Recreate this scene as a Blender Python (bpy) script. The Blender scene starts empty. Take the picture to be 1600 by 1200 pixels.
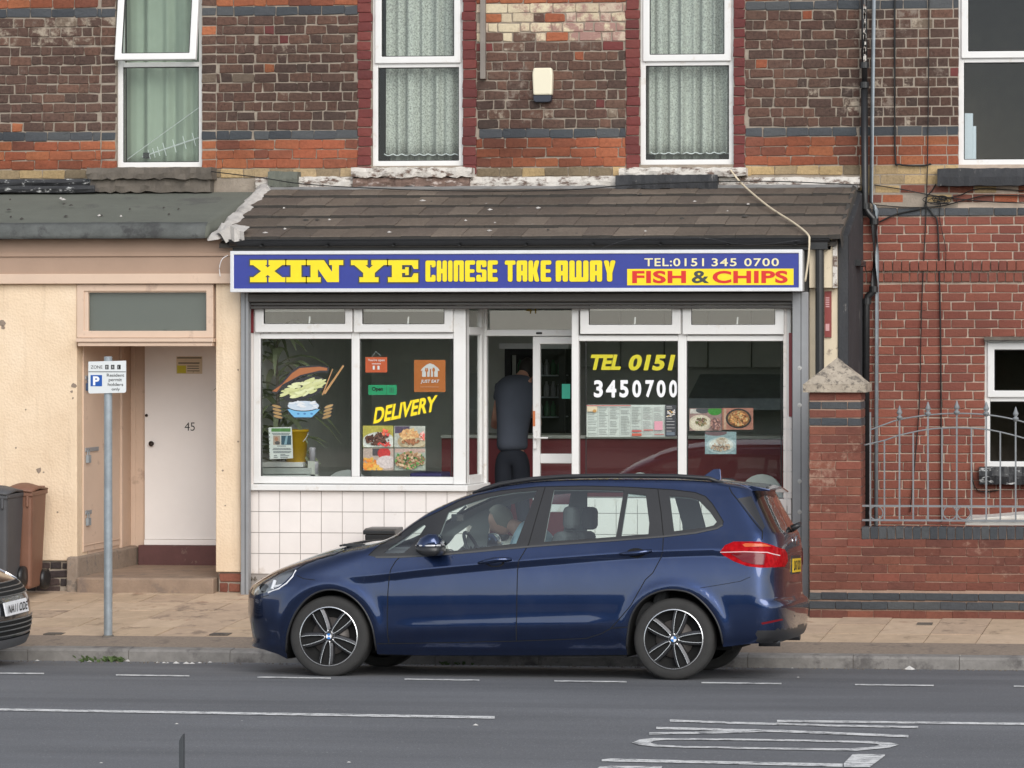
import bpy, bmesh, math, random
import numpy as np
from mathutils import Vector, Matrix, noise
from mathutils.geometry import delaunay_2d_cdt
from math import radians as rad, sin, cos, pi

random.seed(11)
S = bpy.context.scene
COL = S.collection

# ------------------------------------------------------------------ camera, sky, sun, exposure
FPX, PPX, HZN, CAMZ, YAW = 4500.0, 1359.0, 540.0, 2.63, rad(5)
cd = bpy.data.cameras.new("camera")
cd.sensor_fit = 'HORIZONTAL'
cd.sensor_width = 36.0
cd.lens = FPX / 1600 * 36
cd.shift_x = -(PPX - 800) / 1600
cd.shift_y = -(600 - HZN) / 1600
cd.clip_start, cd.clip_end = 0.5, 2000
cam = bpy.data.objects.new("camera", cd)
COL.objects.link(cam)
cam.location = (0, 0, CAMZ)
cam.rotation_euler = (rad(90), 0, YAW)
S.camera = cam

W = bpy.data.worlds.new("World")
S.world = W
W.use_nodes = True
wn = W.node_tree
wn.nodes.clear()
SUN_EL, SUN_AZ = rad(30), rad(152)
sky = wn.nodes.new('ShaderNodeTexSky')
sky.sky_type = 'NISHITA'
sky.sun_disc = False
sky.sun_elevation = SUN_EL
sky.sun_rotation = SUN_AZ
sky.air_density = 1.0
sky.dust_density = 0.2
sky.ozone_density = 1.0
hs = wn.nodes.new('ShaderNodeHueSaturation')
hs.inputs['Saturation'].default_value = 0.35
bg = wn.nodes.new('ShaderNodeBackground')
bg.inputs['Strength'].default_value = 0.12
wo = wn.nodes.new('ShaderNodeOutputWorld')
wn.links.new(sky.outputs[0], hs.inputs['Color'])
wn.links.new(hs.outputs[0], bg.inputs['Color'])
wn.links.new(bg.outputs[0], wo.inputs['Surface'])

sd = bpy.data.lights.new("sun", 'SUN')
sd.energy = 1.5
sd.angle = rad(46)
sd.color = (1.0, 0.95, 0.88)
sun = bpy.data.objects.new("sun", sd)
COL.objects.link(sun)
# sky sun_rotation is measured clockwise from +Y
sdir = Vector((sin(SUN_AZ) * cos(SUN_EL), cos(SUN_AZ) * cos(SUN_EL), sin(SUN_EL)))
sun.rotation_euler = sdir.to_track_quat('Z', 'Y').to_euler()
sun.location = sdir * 40

S.view_settings.view_transform = 'Standard'
S.view_settings.look = 'None'
S.view_settings.exposure = 0.80
S.view_settings.gamma = 1.0
S.view_settings.use_curve_mapping = False
S.render.engine = 'CYCLES'
S.cycles.max_bounces = 8
S.cycles.transparent_max_bounces = 16

# ------------------------------------------------------------------ surveying: pixel of the photo -> metres on a real plane
FWD = Vector((-sin(YAW), cos(YAW), 0))
RGT = Vector((cos(YAW), sin(YAW), 0))
CAM = Vector((0, 0, CAMZ))


def ray(u, v):
    return FWD * FPX + RGT * (u - PPX) + Vector((0, 0, 1)) * (HZN - v)


def at(u, v, y):
    r = ray(u, v)
    return CAM + r * (y / r.y)


def X(u, y, v=500):
    return at(u, v, y).x


def Z(v, y, u=800):
    return at(u, v, y).z


# facade depths (metres from the camera along +Y)
YW = 29.30      # old brick wall of the upper floor
YE = 27.50      # eaves of the lean-to
YT = 27.70      # rendered frontage of no. 45
YS = 27.62      # shutter guides
YF = 27.80      # shop window frames
YD = 28.30      # shop door
YG = 26.55      # garden wall
YK = 24.60      # kerb face
PAVE0, PAVES = -0.036, 0.0748


def zroad(y):
    ys = [-60, -3, 4, 9, 15, 20, 22.43, 24.14, 24.6, 40]
    zs = [0.0, 0.0, -.06, -.02, .07, .075, .001, -.104, -.143, -.143]
    return float(np.interp(y, ys, zs))


def zpave(y):
    return PAVE0 + PAVES * (y - YK)


def gnd(u, v, f=zroad):
    z = 0.0
    r = ray(u, v)
    for _ in range(30):
        p = CAM + r * ((z - CAMZ) / r.z)
        z = f(p.y)
    return p


# ------------------------------------------------------------------ materials
def nmat(name):
    m = bpy.data.materials.new(name)
    m.use_nodes = True
    nt = m.node_tree
    b = nt.nodes['Principled BSDF']
    return m, nt, b


def nd(nt, t, **kw):
    n = nt.nodes.new(t)
    for k, v in kw.items():
        if hasattr(n, k):
            setattr(n, k, v)
        else:
            n.inputs[k].default_value = v
    return n


def lk(nt, a, b):
    nt.links.new(a, b)


def ramp(nt, fac, stops, interp='LINEAR'):
    r = nt.nodes.new('ShaderNodeValToRGB')
    r.color_ramp.interpolation = interp
    e = r.color_ramp.elements
    while len(e) > 1:
        e.remove(e[-1])
    e[0].position, e[0].color = stops[0][0], (*stops[0][1], 1) if len(stops[0][1]) == 3 else stops[0][1]
    for p, c in stops[1:]:
        k = e.new(p)
        k.color = (*c, 1)
    lk(nt, fac, r.inputs[0])
    return r.outputs[0]


def pos_noise(nt, scale, detail=4, rough=.6, stretch=None, dist=0.0):
    g = nt.nodes.new('ShaderNodeNewGeometry')
    src = g.outputs['Position']
    if stretch:
        mp = nt.nodes.new('ShaderNodeMapping')
        mp.inputs['Scale'].default_value = stretch
        lk(nt, src, mp.inputs[0])
        src = mp.outputs[0]
    n = nd(nt, 'ShaderNodeTexNoise', Scale=scale, Detail=detail, Roughness=rough, Distortion=dist)
    lk(nt, src, n.inputs['Vector'])
    return n.outputs['Fac']


def mixc(nt, fac, a, b, mode='MIX'):
    m = nt.nodes.new('ShaderNodeMix')
    m.data_type = 'RGBA'
    m.blend_type = mode
    for s, i in ((fac, 0), (a, 6), (b, 7)):
        if isinstance(s, (int, float)):
            m.inputs[i].default_value = s
        elif isinstance(s, tuple):
            m.inputs[i].default_value = (*s, 1)
        else:
            lk(nt, s, m.inputs[i])
    return m.outputs[2]


def bump(nt, b, fac, strength, dist=.01):
    n = nd(nt, 'ShaderNodeBump', Strength=strength, Distance=dist)
    lk(nt, fac, n.inputs['Height'])
    lk(nt, n.outputs[0], b.inputs['Normal'])


def g3(c, k):
    return tuple(min(1, x * k) for x in c)


def mat(name, col, rough=.6, var=.18, scale=6, bmp=.0, bscale=60, metal=0, coat=0, stain=None, stain_amt=.5,
        stain_scale=3, spec=.5, stretch=None, alpha=None):
    """a surface colour with grain, uneven wear and optional stains"""
    m, nt, b = nmat(name)
    f = pos_noise(nt, scale, 6, .65, stretch)
    c = ramp(nt, f, [(.25, g3(col, 1 - var)), (.55, col), (.8, g3(col, 1 + var))])
    if stain:
        sf = pos_noise(nt, stain_scale, 8, .7, stretch)
        k = ramp(nt, sf, [(.62 - .25 * stain_amt, (0, 0, 0)), (.70 - .2 * stain_amt, (1, 1, 1))])
        c = mixc(nt, k, c, stain)
    lk(nt, c, b.inputs['Base Color'])
    b.inputs['Roughness'].default_value = rough
    b.inputs['Metallic'].default_value = metal
    b.inputs['Specular IOR Level'].default_value = spec
    if coat:
        b.inputs['Coat Weight'].default_value = coat
        b.inputs['Coat Roughness'].default_value = .04
    if bmp:
        bump(nt, b, pos_noise(nt, bscale, 5, .6), bmp)
    return m


def brickmat(name, pal, mottling=.35, pale=None, pale_amt=.0, rough=.85, soot=.25):
    """fired brick: every brick its own shade, mottled, with pale lime bloom and soot in broad patches"""
    m, nt, b = nmat(name)
    oi = nt.nodes.new('ShaderNodeObjectInfo')
    ge = nt.nodes.new('ShaderNodeNewGeometry')
    a = nd(nt, 'ShaderNodeMath', operation='ADD')
    lk(nt, oi.outputs['Random'], a.inputs[0])
    lk(nt, ge.outputs['Random Per Island'], a.inputs[1])
    fr = nd(nt, 'ShaderNodeMath', operation='FRACT')
    lk(nt, a.outputs[0], fr.inputs[0])
    n = len(pal)
    c = ramp(nt, fr.outputs[0], [(i / n, p) for i, p in enumerate(pal)], 'CONSTANT')
    f = pos_noise(nt, 30, 8, .75)
    dk = ramp(nt, f, [(.3, (1 - mottling,) * 3), (.5, (1, 1, 1)), (.72, (1 + mottling * .7,) * 3)])
    c = mixc(nt, 1.0, c, dk, 'MULTIPLY')
    if soot:
        sf = pos_noise(nt, .55, 5, .6, (1, 1, 1.6))
        sk = ramp(nt, sf, [(.35, (1 - soot,) * 3), (.62, (1.08, 1.06, 1.04))])
        c = mixc(nt, 1.0, c, sk, 'MULTIPLY')
    if pale:
        pf = pos_noise(nt, 9, 9, .75)
        pf2 = pos_noise(nt, 1.1, 4, .6)
        ad = nd(nt, 'ShaderNodeMath', operation='MULTIPLY')
        lk(nt, pf, ad.inputs[0])
        lk(nt, pf2, ad.inputs[1])
        k = ramp(nt, ad.outputs[0], [(.34 - .12 * pale_amt, (0, 0, 0)), (.42 - .12 * pale_amt, (1, 1, 1))])
        c = mixc(nt, k, c, pale)
    lk(nt, c, b.inputs['Base Color'])
    b.inputs['Roughness'].default_value = rough
    b.inputs['Specular IOR Level'].default_value = .3
    bump(nt, b, pos_noise(nt, 60, 6, .75), .8, .008)
    return m


def glassmat(name, tint=(.8, .86, .84), refl=1.0, ior=1.5, rough=.0, sheets=1.7):
    m = bpy.data.materials.new(name)
    m.use_nodes = True
    nt = m.node_tree
    nt.nodes.clear()
    o = nt.nodes.new('ShaderNodeOutputMaterial')
    t = nd(nt, 'ShaderNodeBsdfTransparent', Color=(*tint, 1))
    g = nd(nt, 'ShaderNodeBsdfGlossy', Roughness=rough, Color=(refl, refl, refl, 1))
    f = nd(nt, 'ShaderNodeFresnel', IOR=ior)
    mx = nt.nodes.new('ShaderNodeMixShader')
    ge = nt.nodes.new('ShaderNodeNewGeometry')
    k = nd(nt, 'ShaderNodeMath', operation='SUBTRACT')
    k.inputs[0].default_value = 1.0
    lk(nt, ge.outputs['Backfacing'], k.inputs[1])
    k2 = nd(nt, 'ShaderNodeMath', operation='MULTIPLY')
    lk(nt, f.outputs[0], k2.inputs[0])
    lk(nt, k.outputs[0], k2.inputs[1])
    k3 = nd(nt, 'ShaderNodeMath', operation='MULTIPLY')
    k3.inputs[1].default_value = sheets
    lk(nt, k2.outputs[0], k3.inputs[0])
    lk(nt, k3.outputs[0], mx.inputs[0])
    lk(nt, t.outputs[0], mx.inputs[1])
    lk(nt, g.outputs[0], mx.inputs[2])
    lk(nt, mx.outputs[0], o.inputs[0])
    return m


def cutmat(name, col, scale, lo, hi, tr=.6, rough=.9):
    """woven lace: threads of the given colour with holes between"""
    m = bpy.data.materials.new(name)
    m.use_nodes = True
    nt = m.node_tree
    b = nt.nodes['Principled BSDF']
    b.inputs['Base Color'].default_value = (*col, 1)
    b.inputs['Roughness'].default_value = rough
    o = nt.nodes['Material Output']
    t = nd(nt, 'ShaderNodeBsdfTransparent')
    f = pos_noise(nt, scale, 6, .7)
    v = ramp(nt, f, [(lo, (1 - tr,) * 3), (hi, (1, 1, 1))])
    mx = nt.nodes.new('ShaderNodeMixShader')
    lk(nt, v, mx.inputs[0])
    lk(nt, t.outputs[0], mx.inputs[1])
    lk(nt, b.outputs[0], mx.inputs[2])
    lk(nt, mx.outputs[0], o.inputs[0])
    return m


def flat(name, col, rough=.5, metal=0, spec=.4):
    return mat(name, col, rough, var=.06, scale=14, metal=metal, spec=spec)


M = {}
OLD = [(0.0996, 0.0580, 0.0454), (0.0842, 0.0522, 0.0421), (0.1123, 0.0615, 0.0464), (0.1225, 0.0719, 0.0540), (0.0792, 0.0534, 0.0443), (0.1060, 0.0580, 0.0454),
       (0.0920, 0.0568, 0.0454), (0.1303, 0.0742, 0.0551), (0.0881, 0.0545, 0.0443), (0.1149, 0.0673, 0.0518), (0.1021, 0.0603, 0.0475), (0.1404, 0.0766, 0.0562)]
M['old_brick'] = brickmat('brown old brick', OLD, .55, (.21, .165, .135), .12, soot=.3)
M['old_brick_pale'] = brickmat('brown old brick with lime', OLD + [(.16, .12, .09)], .35, (.36, .30, .235), .45)
M['orange_brick'] = brickmat('orange brick', [(.33, .110, .056), (.28, .090, .048), (.23, .078, .045), (.37, .130, .062), (.19, .070, .046), (.31, .095, .05)], .35, soot=.45)
M['blue_brick'] = brickmat('blue engineering brick', [(.055, .062, .07), (.065, .07, .078), (.047, .052, .06), (.075, .08, .085)], .2, rough=.6, soot=.15)
M['buff_brick'] = brickmat('buff brick', [(.46, .33, .17), (.40, .29, .16), (.36, .27, .16), (.50, .36, .19), (.22, .17, .11)], .35, soot=.4)
M['limewashed'] = brickmat('limewashed old sign brick', [(.56, .48, .34), (.50, .42, .30), (.60, .52, .37), (.52, .42, .33)], .2, (.34, .20, .17), .55, soot=.1)
M['rust_brick'] = brickmat('rust stained brick', [(.40, .17, .07), (.34, .12, .06)], .4)
M['painted_brick'] = brickmat('dark red painted brick', [(.150, .035, .032), (.135, .032, .030), (.165, .042, .036), (.12, .03, .028)], .18, rough=.6, soot=.1)
M['red_brick'] = brickmat('red brick', [(.235, .079, .055), (.212, .069, .050), (.255, .087, .060), (.225, .078, .056), (.198, .067, .050)], .18, (.33, .20, .16), -.35, soot=.16)
M['garden_brick'] = brickmat('weathered red garden brick', [(.22, .080, .056), (.19, .068, .048), (.24, .09, .06), (.20, .075, .055), (.17, .066, .05)], .25, (.32, .19, .14), .1, soot=.3)
M['base_brick'] = brickmat('sooty base brick', [(.06, .045, .045), (.05, .04, .04), (.08, .055, .05)], .4)
M['mortar_old'] = mat('old lime mortar', (.31, .26, .21), .95, .25, 9, .6, 60, stain=(.16, .135, .115), stain_amt=.15)
M['mortar_new'] = mat('pale cement mortar', (.48, .385, .31), .95, .25, 9, .4, 60)
M['mortar_garden'] = mat('pink grey mortar', (.36, .24, .18), .95, .2, 9, .4, 60)
M['pvc'] = mat('white plastic frame', (.72, .71, .695), .35, .04, 4, stain=(.62, .58, .53), stain_amt=.12, stain_scale=5)
M['pvc_old'] = mat('cream grubby plastic frame', (.74, .70, .63), .4, .07, 4, stain=(.50, .44, .37), stain_amt=.2, stain_scale=6)
M['rubber'] = flat('black rubber gasket', (.02, .02, .02), .6)
M['pane'] = glassmat('window pane', (.94, .97, .955), sheets=.85)
M['pane_shop'] = glassmat('shop pane', (.94, .96, .95), rough=.012, sheets=2.0)
M['render'] = mat('cream roughcast render', (.72, .57, .41), .9, .08, 2.0, .7, 30, stain=(.58, .44, .31), stain_amt=.1, stain_scale=1.6)
M['tan'] = mat('tan gloss paint', (.62, .46, .35), .5, .07, 3, .12, 20, stain=(.46, .33, .25), stain_amt=.1)
M['tan_eave_shade'] = mat('brown tan fascia paint with eave shade', (.37, .25, .18), .55, .08, 3, .12, 20)  # the tan paint made browner, with the eave shadow put into its colour
def weathered_render():
    m, nt, b = nmat('cream roughcast render')
    f = pos_noise(nt, 1.6, 6, .6)
    c = ramp(nt, f, [(.25, (.66, .50, .345)), (.5, (.74, .58, .415)), (.75, (.79, .64, .48))])
    st = pos_noise(nt, 1.0, 7, .7, (7, 7, .55))
    k = ramp(nt, st, [(.52, (0, 0, 0)), (.72, (.55, .55, .55))])
    c = mixc(nt, k, c, (.52, .39, .27))
    sp = pos_noise(nt, 5, 9, .8)
    k = ramp(nt, sp, [(.64, (0, 0, 0)), (.74, (.7, .7, .7))])
    c = mixc(nt, k, c, (.50, .36, .25))
    lk(nt, c, b.inputs['Base Color'])
    b.inputs['Roughness'].default_value = .92
    b.inputs['Specular IOR Level'].default_value = .2
    n = nt.nodes.new('ShaderNodeTexVoronoi')
    n.inputs['Scale'].default_value = 42
    g = nt.nodes.new('ShaderNodeNewGeometry')
    lk(nt, g.outputs['Position'], n.inputs['Vector'])
    bump(nt, b, n.outputs['Distance'], .32, .010)
    return m


M['render'] = weathered_render()
M['door_white'] = mat('off white door paint', (.87, .835, .81), .35, .03, 3)
M['purple'] = mat('plum step paint', (.115, .048, .045), .7, .2, 5, .2, 30, stain=(.25, .19, .15), stain_amt=.12)
M['step'] = mat('weathered step stone', (.30, .215, .155), .9, .22, 5, .5, 50, stain=(.20, .15, .12), stain_amt=.3)
M['stone_mid'] = mat('rough grey brown stone', (.29, .225, .175), .9, .3, 6, .8, 40, stain=(.18, .15, .125), stain_amt=.35, stain_scale=6)
M['stone_dark'] = mat('dark stone', (.135, .115, .095), .9, .35, 5, .6, 40, stain=(.07, .06, .055), stain_amt=.35)
M['peel'] = mat('peeling white paint', (.62, .58, .53), .8, .15, 6, .7, 40, stain=(.13, .085, .065), stain_amt=.5, stain_scale=7, stretch=(1, 1, 2.2))
M['peel_brown'] = mat('mostly bare peeling sill', (.19, .125, .10), .85, .4, 9, .8, 40, stain=(.55, .47, .43), stain_amt=.35, stain_scale=6, stretch=(1, 1, 3))
M['peel_black'] = mat('peeling black paint', (.022, .022, .024), .5, .3, 6, .4, 40, stain=(.55, .55, .54), stain_amt=.22, stain_scale=9, stretch=(1, 1, 2.5))
M['black_paint'] = mat('black masonry paint', (.033, .034, .038), .75, .35, 3, .5, 40, stain=(.20, .19, .18), stain_amt=.04, stain_scale=7, stretch=(1.6, 1, .5))
M['black_gloss'] = mat('black gloss plastic', (.016, .016, .017), .35, .2, 5)
M['felt'] = mat('green grey roofing felt', (.135, .142, .118), .95, .16, 2.2, .5, 130, stain=(.10, .10, .09), stain_amt=.2, stain_scale=1.4)
M['felt_dark'] = mat('dark felt edge', (.10, .105, .10), .95, .35, 5, .6, 60, stain=(.05, .05, .05), stain_amt=.35)
M['tile'] = brickmat('grey brown concrete roof tile', [(.142, .113, .090), (.158, .126, .100), (.126, .101, .082), (.172, .139, .112), (.133, .106, .087)], .3, (.45, .43, .40), -.3, soot=.25)
M['tile_bed_shade'] = mat('dark tile bed and row shade', (.05, .045, .04), .95)
M['cement'] = mat('white cement fillet', (.50, .47, .44), .9, .25, 6, .8, 30, stain=(.28, .26, .24), stain_amt=.35)
M['iron'] = mat('dull grey iron', (.20, .21, .22), .6, .25, 9)
M['steel'] = mat('grey steel', (.27, .275, .285), .55, .12, 3, .1, 30, metal=.15)
M['galv'] = mat('galvanised steel', (.30, .335, .36), .5, .25, 9, .1, 30, metal=.3)
M['shutter'] = mat('dark brown grey shutter', (.075, .07, .066), .5, .15, 5)
M['alu'] = flat('silver aluminium', (.70, .70, .71), .4, .4)
M['sign_blue'] = flat('blue sign face', (.030, .045, .27), .25)
M['yellow'] = flat('yellow lettering', (.86, .66, .015), .35)
M['ochre'] = flat('mustard lettering', (.56, .50, .02), .4)
M['cream'] = flat('cream lettering', (.80, .72, .42), .4)
M['red'] = flat('red lettering', (.62, .025, .02), .35)
M['navy'] = flat('dark lettering outline', (.05, .06, .06), .4)
M['white'] = flat('white vinyl', (.80, .80, .82), .4)
M['black'] = flat('black', (.012, .012, .012), .6)
M['cream_paint'] = mat('flaking cream paint', (.66, .56, .41), .7, .08, 4, .2, 30, stain=(.16, .11, .09), stain_amt=.08, stain_scale=6)
M['glazed'] = mat('glazed white wall tile', (.77, .72, .69), .25, .06, 3, .0, stain=(.60, .53, .47), stain_amt=.12, stain_scale=2.5)
M['grout'] = flat('grey grout', (.33, .30, .28), .9)
M['maroon'] = mat('maroon counter board', (.22, .03, .036), .4, .15, 2)
M['room_dark'] = mat('dim grey wall', (.66, .67, .63), .8, .12, 2)
M['room_mid'] = mat('grey cupboard', (.52, .53, .48), .6, .1, 2)
M['floor_in'] = flat('interior floor', (.08, .07, .06), .6)
M['curtain_green'] = mat('sage green curtain', (.275, .315, .255), .9, .12, 3)
M['curtain_grey'] = mat('pale grey curtain', (.27, .285, .255), .9, .08, 3)
M['lace'] = cutmat('lace net', (.50, .50, .465), 55, .38, .60, .6)
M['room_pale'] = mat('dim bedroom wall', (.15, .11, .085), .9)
M['skin'] = mat('skin', (.50, .27, .19), .5, .06, 8)
M['hair_dark'] = flat('dark hair', (.018, .014, .012), .6)
M['hair_grey'] = flat('grey brown hair', (.22, .20, .16), .7)
M['tshirt'] = mat('slate grey cotton', (.065, .075, .10), .9, .1, 6, .2, 60)
M['trousers'] = mat('navy trousers', (.014, .017, .026), .9, .1, 6)
M['shirt_blue'] = mat('pale blue shirt', (.48, .66, .74), .8, .06, 6)

# ------------------------------------------------------------------ mesh helpers
def link(name, me, parent=None):
    o = bpy.data.objects.new(name, me)
    COL.objects.link(o)
    if parent is not None:
        o.parent = parent
        if not parent.get('local'):
            o.matrix_parent_inverse = Matrix.Translation(-Vector(parent.location))
    return o


def tag(o, label=None, cat=None, group=None, kind=None):
    if label:
        o['label'] = label
    if cat:
        o['category'] = cat
    if group:
        o['group'] = group
    if kind:
        o['kind'] = kind
    return o


def thing(name, label, cat, loc=(0, 0, 0), group=None):
    o = bpy.data.objects.new(name, None)
    COL.objects.link(o)
    o.location = loc
    o.empty_display_size = .2
    return tag(o, label, cat, group)


class MB:
    """collects faces; build() links them as ONE mesh object"""

    def __init__(self):
        self.v, self.f, self.m = [], [], []

    def add(self, vs, fs, mi=0):
        n = len(self.v)
        self.v += [tuple(p) for p in vs]
        self.f += [tuple(i + n for i in f) for f in fs]
        self.m += [mi] * len(fs)

    def box(self, x0, x1, y0, y1, z0, z1, mi=0):
        vs = [(x, y, z) for x in (x0, x1) for y in (y0, y1) for z in (z0, z1)]
        self.add(vs, [(0, 1, 3, 2), (4, 6, 7, 5), (0, 4, 5, 1), (2, 3, 7, 6), (0, 2, 6, 4), (1, 5, 7, 3)], mi)
        return self

    def quad(self, a, b, c, d, mi=0):
        self.add([a, b, c, d], [(0, 1, 2, 3)], mi)

    def prism_xz(self, pts, y0, y1, mi=0):
        """pts: outline (x,z), counter-clockwise seen from -Y"""
        n = len(pts)
        vs = [(x, y0, z) for x, z in pts] + [(x, y1, z) for x, z in pts]
        fs = [tuple(range(n)), tuple(range(2 * n - 1, n - 1, -1))]
        fs += [(i, i + n, (i + 1) % n + n, (i + 1) % n) for i in range(n)]
        self.add(vs, fs, mi)
        return self

    def prism_yz(self, pts, x0, x1, mi=0):
        n = len(pts)
        vs = [(x0, y, z) for y, z in pts] + [(x1, y, z) for y, z in pts]
        fs = [tuple(range(n)), tuple(range(2 * n - 1, n - 1, -1))]
        fs += [(i, i + n, (i + 1) % n + n, (i + 1) % n) for i in range(n)]
        self.add(vs, fs, mi)
        return self

    def prism_xy(self, pts, z0, z1, mi=0):
        n = len(pts)
        vs = [(x, y, z0) for x, y in pts] + [(x, y, z1) for x, y in pts]
        fs = [tuple(range(n - 1, -1, -1)), tuple(range(n, 2 * n))]
        fs += [(i, (i + 1) % n, (i + 1) % n + n, i + n) for i in range(n)]
        self.add(vs, fs, mi)
        return self

    def tube(self, pts, r, n=8, mi=0, closed=False):
        pts = [Vector(p) for p in pts]
        rs = r if isinstance(r, (list, tuple)) else [r] * len(pts)
        N = len(pts)
        vs, fs = [], []
        up = Vector((0, 0, 1))
        for i, p in enumerate(pts):
            if closed:
                t = pts[(i + 1) % N] - pts[i - 1]
            else:
                t = pts[min(i + 1, N - 1)] - pts[max(i - 1, 0)]
            t.normalize()
            a = t.cross(up)
            if a.length < 1e-3:
                a = t.cross(Vector((0, 1, 0)))
            a.normalize()
            b = a.cross(t)
            for k in range(n):
                th = 2 * pi * k / n
                vs.append(p + (a * cos(th) + b * sin(th)) * rs[i])
        for i in range(N if closed else N - 1):
            for k in range(n):
                i2 = (i + 1) % N
                fs.append((i * n + k, i * n + (k + 1) % n, i2 * n + (k + 1) % n, i2 * n + k))
        if not closed:
            fs.append(tuple(range(n - 1, -1, -1)))
            fs.append(tuple((N - 1) * n + k for k in range(n)))
        self.add(vs, fs, mi)
        return self

    def lathe(self, prof, n=24, axis='Z', c=(0, 0, 0), mi=0, caps=True):
        """prof: (radius, height) pairs"""
        vs, fs = [], []
        for r, h in prof:
            for k in range(n):
                a = 2 * pi * k / n
                p = (r * cos(a), r * sin(a), h)
                if axis == 'Y':
                    p = (p[0], p[2], p[1])
                elif axis == 'X':
                    p = (p[2], p[0], p[1])
                vs.append((p[0] + c[0], p[1] + c[1], p[2] + c[2]))
        for i in range(len(prof) - 1):
            for k in range(n):
                fs.append((i * n + k, i * n + (k + 1) % n, (i + 1) * n + (k + 1) % n, (i + 1) * n + k))
        if caps:
            fs.append(tuple(range(n - 1, -1, -1)))
            fs.append(tuple((len(prof) - 1) * n + k for k in range(n)))
        self.add(vs, fs, mi)
        return self

    def mesh(self, name, mats, smooth=False):
        me = bpy.data.meshes.new(name)
        me.from_pydata(self.v, [], self.f)
        for m in (mats if isinstance(mats, (list, tuple)) else [mats]):
            me.materials.append(m)
        me.polygons.foreach_set('material_index', self.m)
        if smooth:
            me.polygons.foreach_set('use_smooth', [True] * len(self.f))
        me.update()
        return me

    def build(self, name, mats, parent=None, smooth=False, bevel=0, fix=True):
        me = self.mesh(name, mats, smooth)
        if fix:
            bm = bmesh.new()
            bm.from_mesh(me)
            bmesh.ops.recalc_face_normals(bm, faces=bm.faces)
            bm.to_mesh(me)
            bm.free()
        o = link(name, me, parent)
        if bevel:
            b = o.modifiers.new('edge', 'BEVEL')
            b.width = bevel
            b.segments = 2
            b.limit_method = 'ANGLE'
            b.angle_limit = rad(40)
        if smooth == 'auto':
            pass
        return o


def rects(mb, x0, x1, z0, z1, w, y0, y1, mi=0, top=True, bot=True):
    """a mitred rectangular frame of width w"""
    vs = []
    for y in (y0, y1):
        for (a, b) in ((0, 0), (1, 0), (1, 1), (0, 1)):
            vs.append((x1 if a else x0, y, z1 if b else z0))
        for (a, b) in ((0, 0), (1, 0), (1, 1), (0, 1)):
            vs.append(((x1 - w) if a else (x0 + w), y, (z1 - w) if b else (z0 + w)))
    fs = []
    for i in range(4):
        j = (i + 1) % 4
        fs += [(i, j, j + 4, i + 4), (i + 8, i + 12, j + 12, j + 8), (i, i + 8, j + 8, j), (i + 4, j + 4, j + 12, i + 12)]
    mb.add(vs, fs, mi)


# ------------------------------------------------------------------ lettering
def curve_mesh(name, cu, mt):
    o = bpy.data.objects.new(name, cu)
    me = bpy.data.meshes.new_from_object(o)
    bpy.data.objects.remove(o)
    me.name = name
    me.materials.clear()
    me.materials.append(mt)
    return me


def fit(me, x0, x1, z0, z1, y, slant=0.0, rise=0.0):
    """lay a flat mesh (x,y) on the vertical plane at depth y, stretched into a rectangle"""
    n = len(me.vertices)
    a = np.empty(n * 3)
    me.vertices.foreach_get('co', a)
    a = a.reshape(-1, 3)
    lo, hi = a.min(0), a.max(0)
    s = (a - lo) / np.maximum(hi - lo, 1e-6)
    out = np.empty_like(a)
    zz = z0 + s[:, 1] * (z1 - z0)
    out[:, 0] = x0 + s[:, 0] * (x1 - x0) + slant * (zz - z0)
    out[:, 2] = zz + rise * s[:, 0]
    out[:, 1] = y - (a[:, 2] - lo[2])
    me.vertices.foreach_set('co', out.ravel())
    me.update()


def text(parent, string, x0, x1, z0, z1, y, mt, bold=.0, slant=0.0, rise=0.0, depth=.0012, name='lettering', space=1.0, spacing=None):
    cu = bpy.data.curves.new(name, 'FONT')
    cu.body = string
    cu.size = 1
    cu.extrude = depth / 2
    cu.offset = bold
    cu.space_character = space
    cu.resolution_u = 4
    me = curve_mesh(name, cu, mt)
    fit(me, x0, x1, z0, z1, y, slant, rise)
    return link(name, me, parent)


def round_loop(loop, r):
    out = []
    n = len(loop)
    for i in range(n):
        p0, p, p1 = Vector(loop[i - 1]), Vector(loop[i]), Vector(loop[(i + 1) % n])
        d0, d1 = p0 - p, p1 - p
        cr = d0.x * d1.y - d0.y * d1.x
        k = r if cr < 0 else r * .35
        k = min(k, d0.length * .45, d1.length * .45)
        a, b = p + d0.normalized() * k, p + d1.normalized() * k
        for t in (0, .33, .67, 1):
            out.append(tuple(a * (1 - t) ** 2 + p * 2 * t * (1 - t) + b * t * t))
    return out


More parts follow.
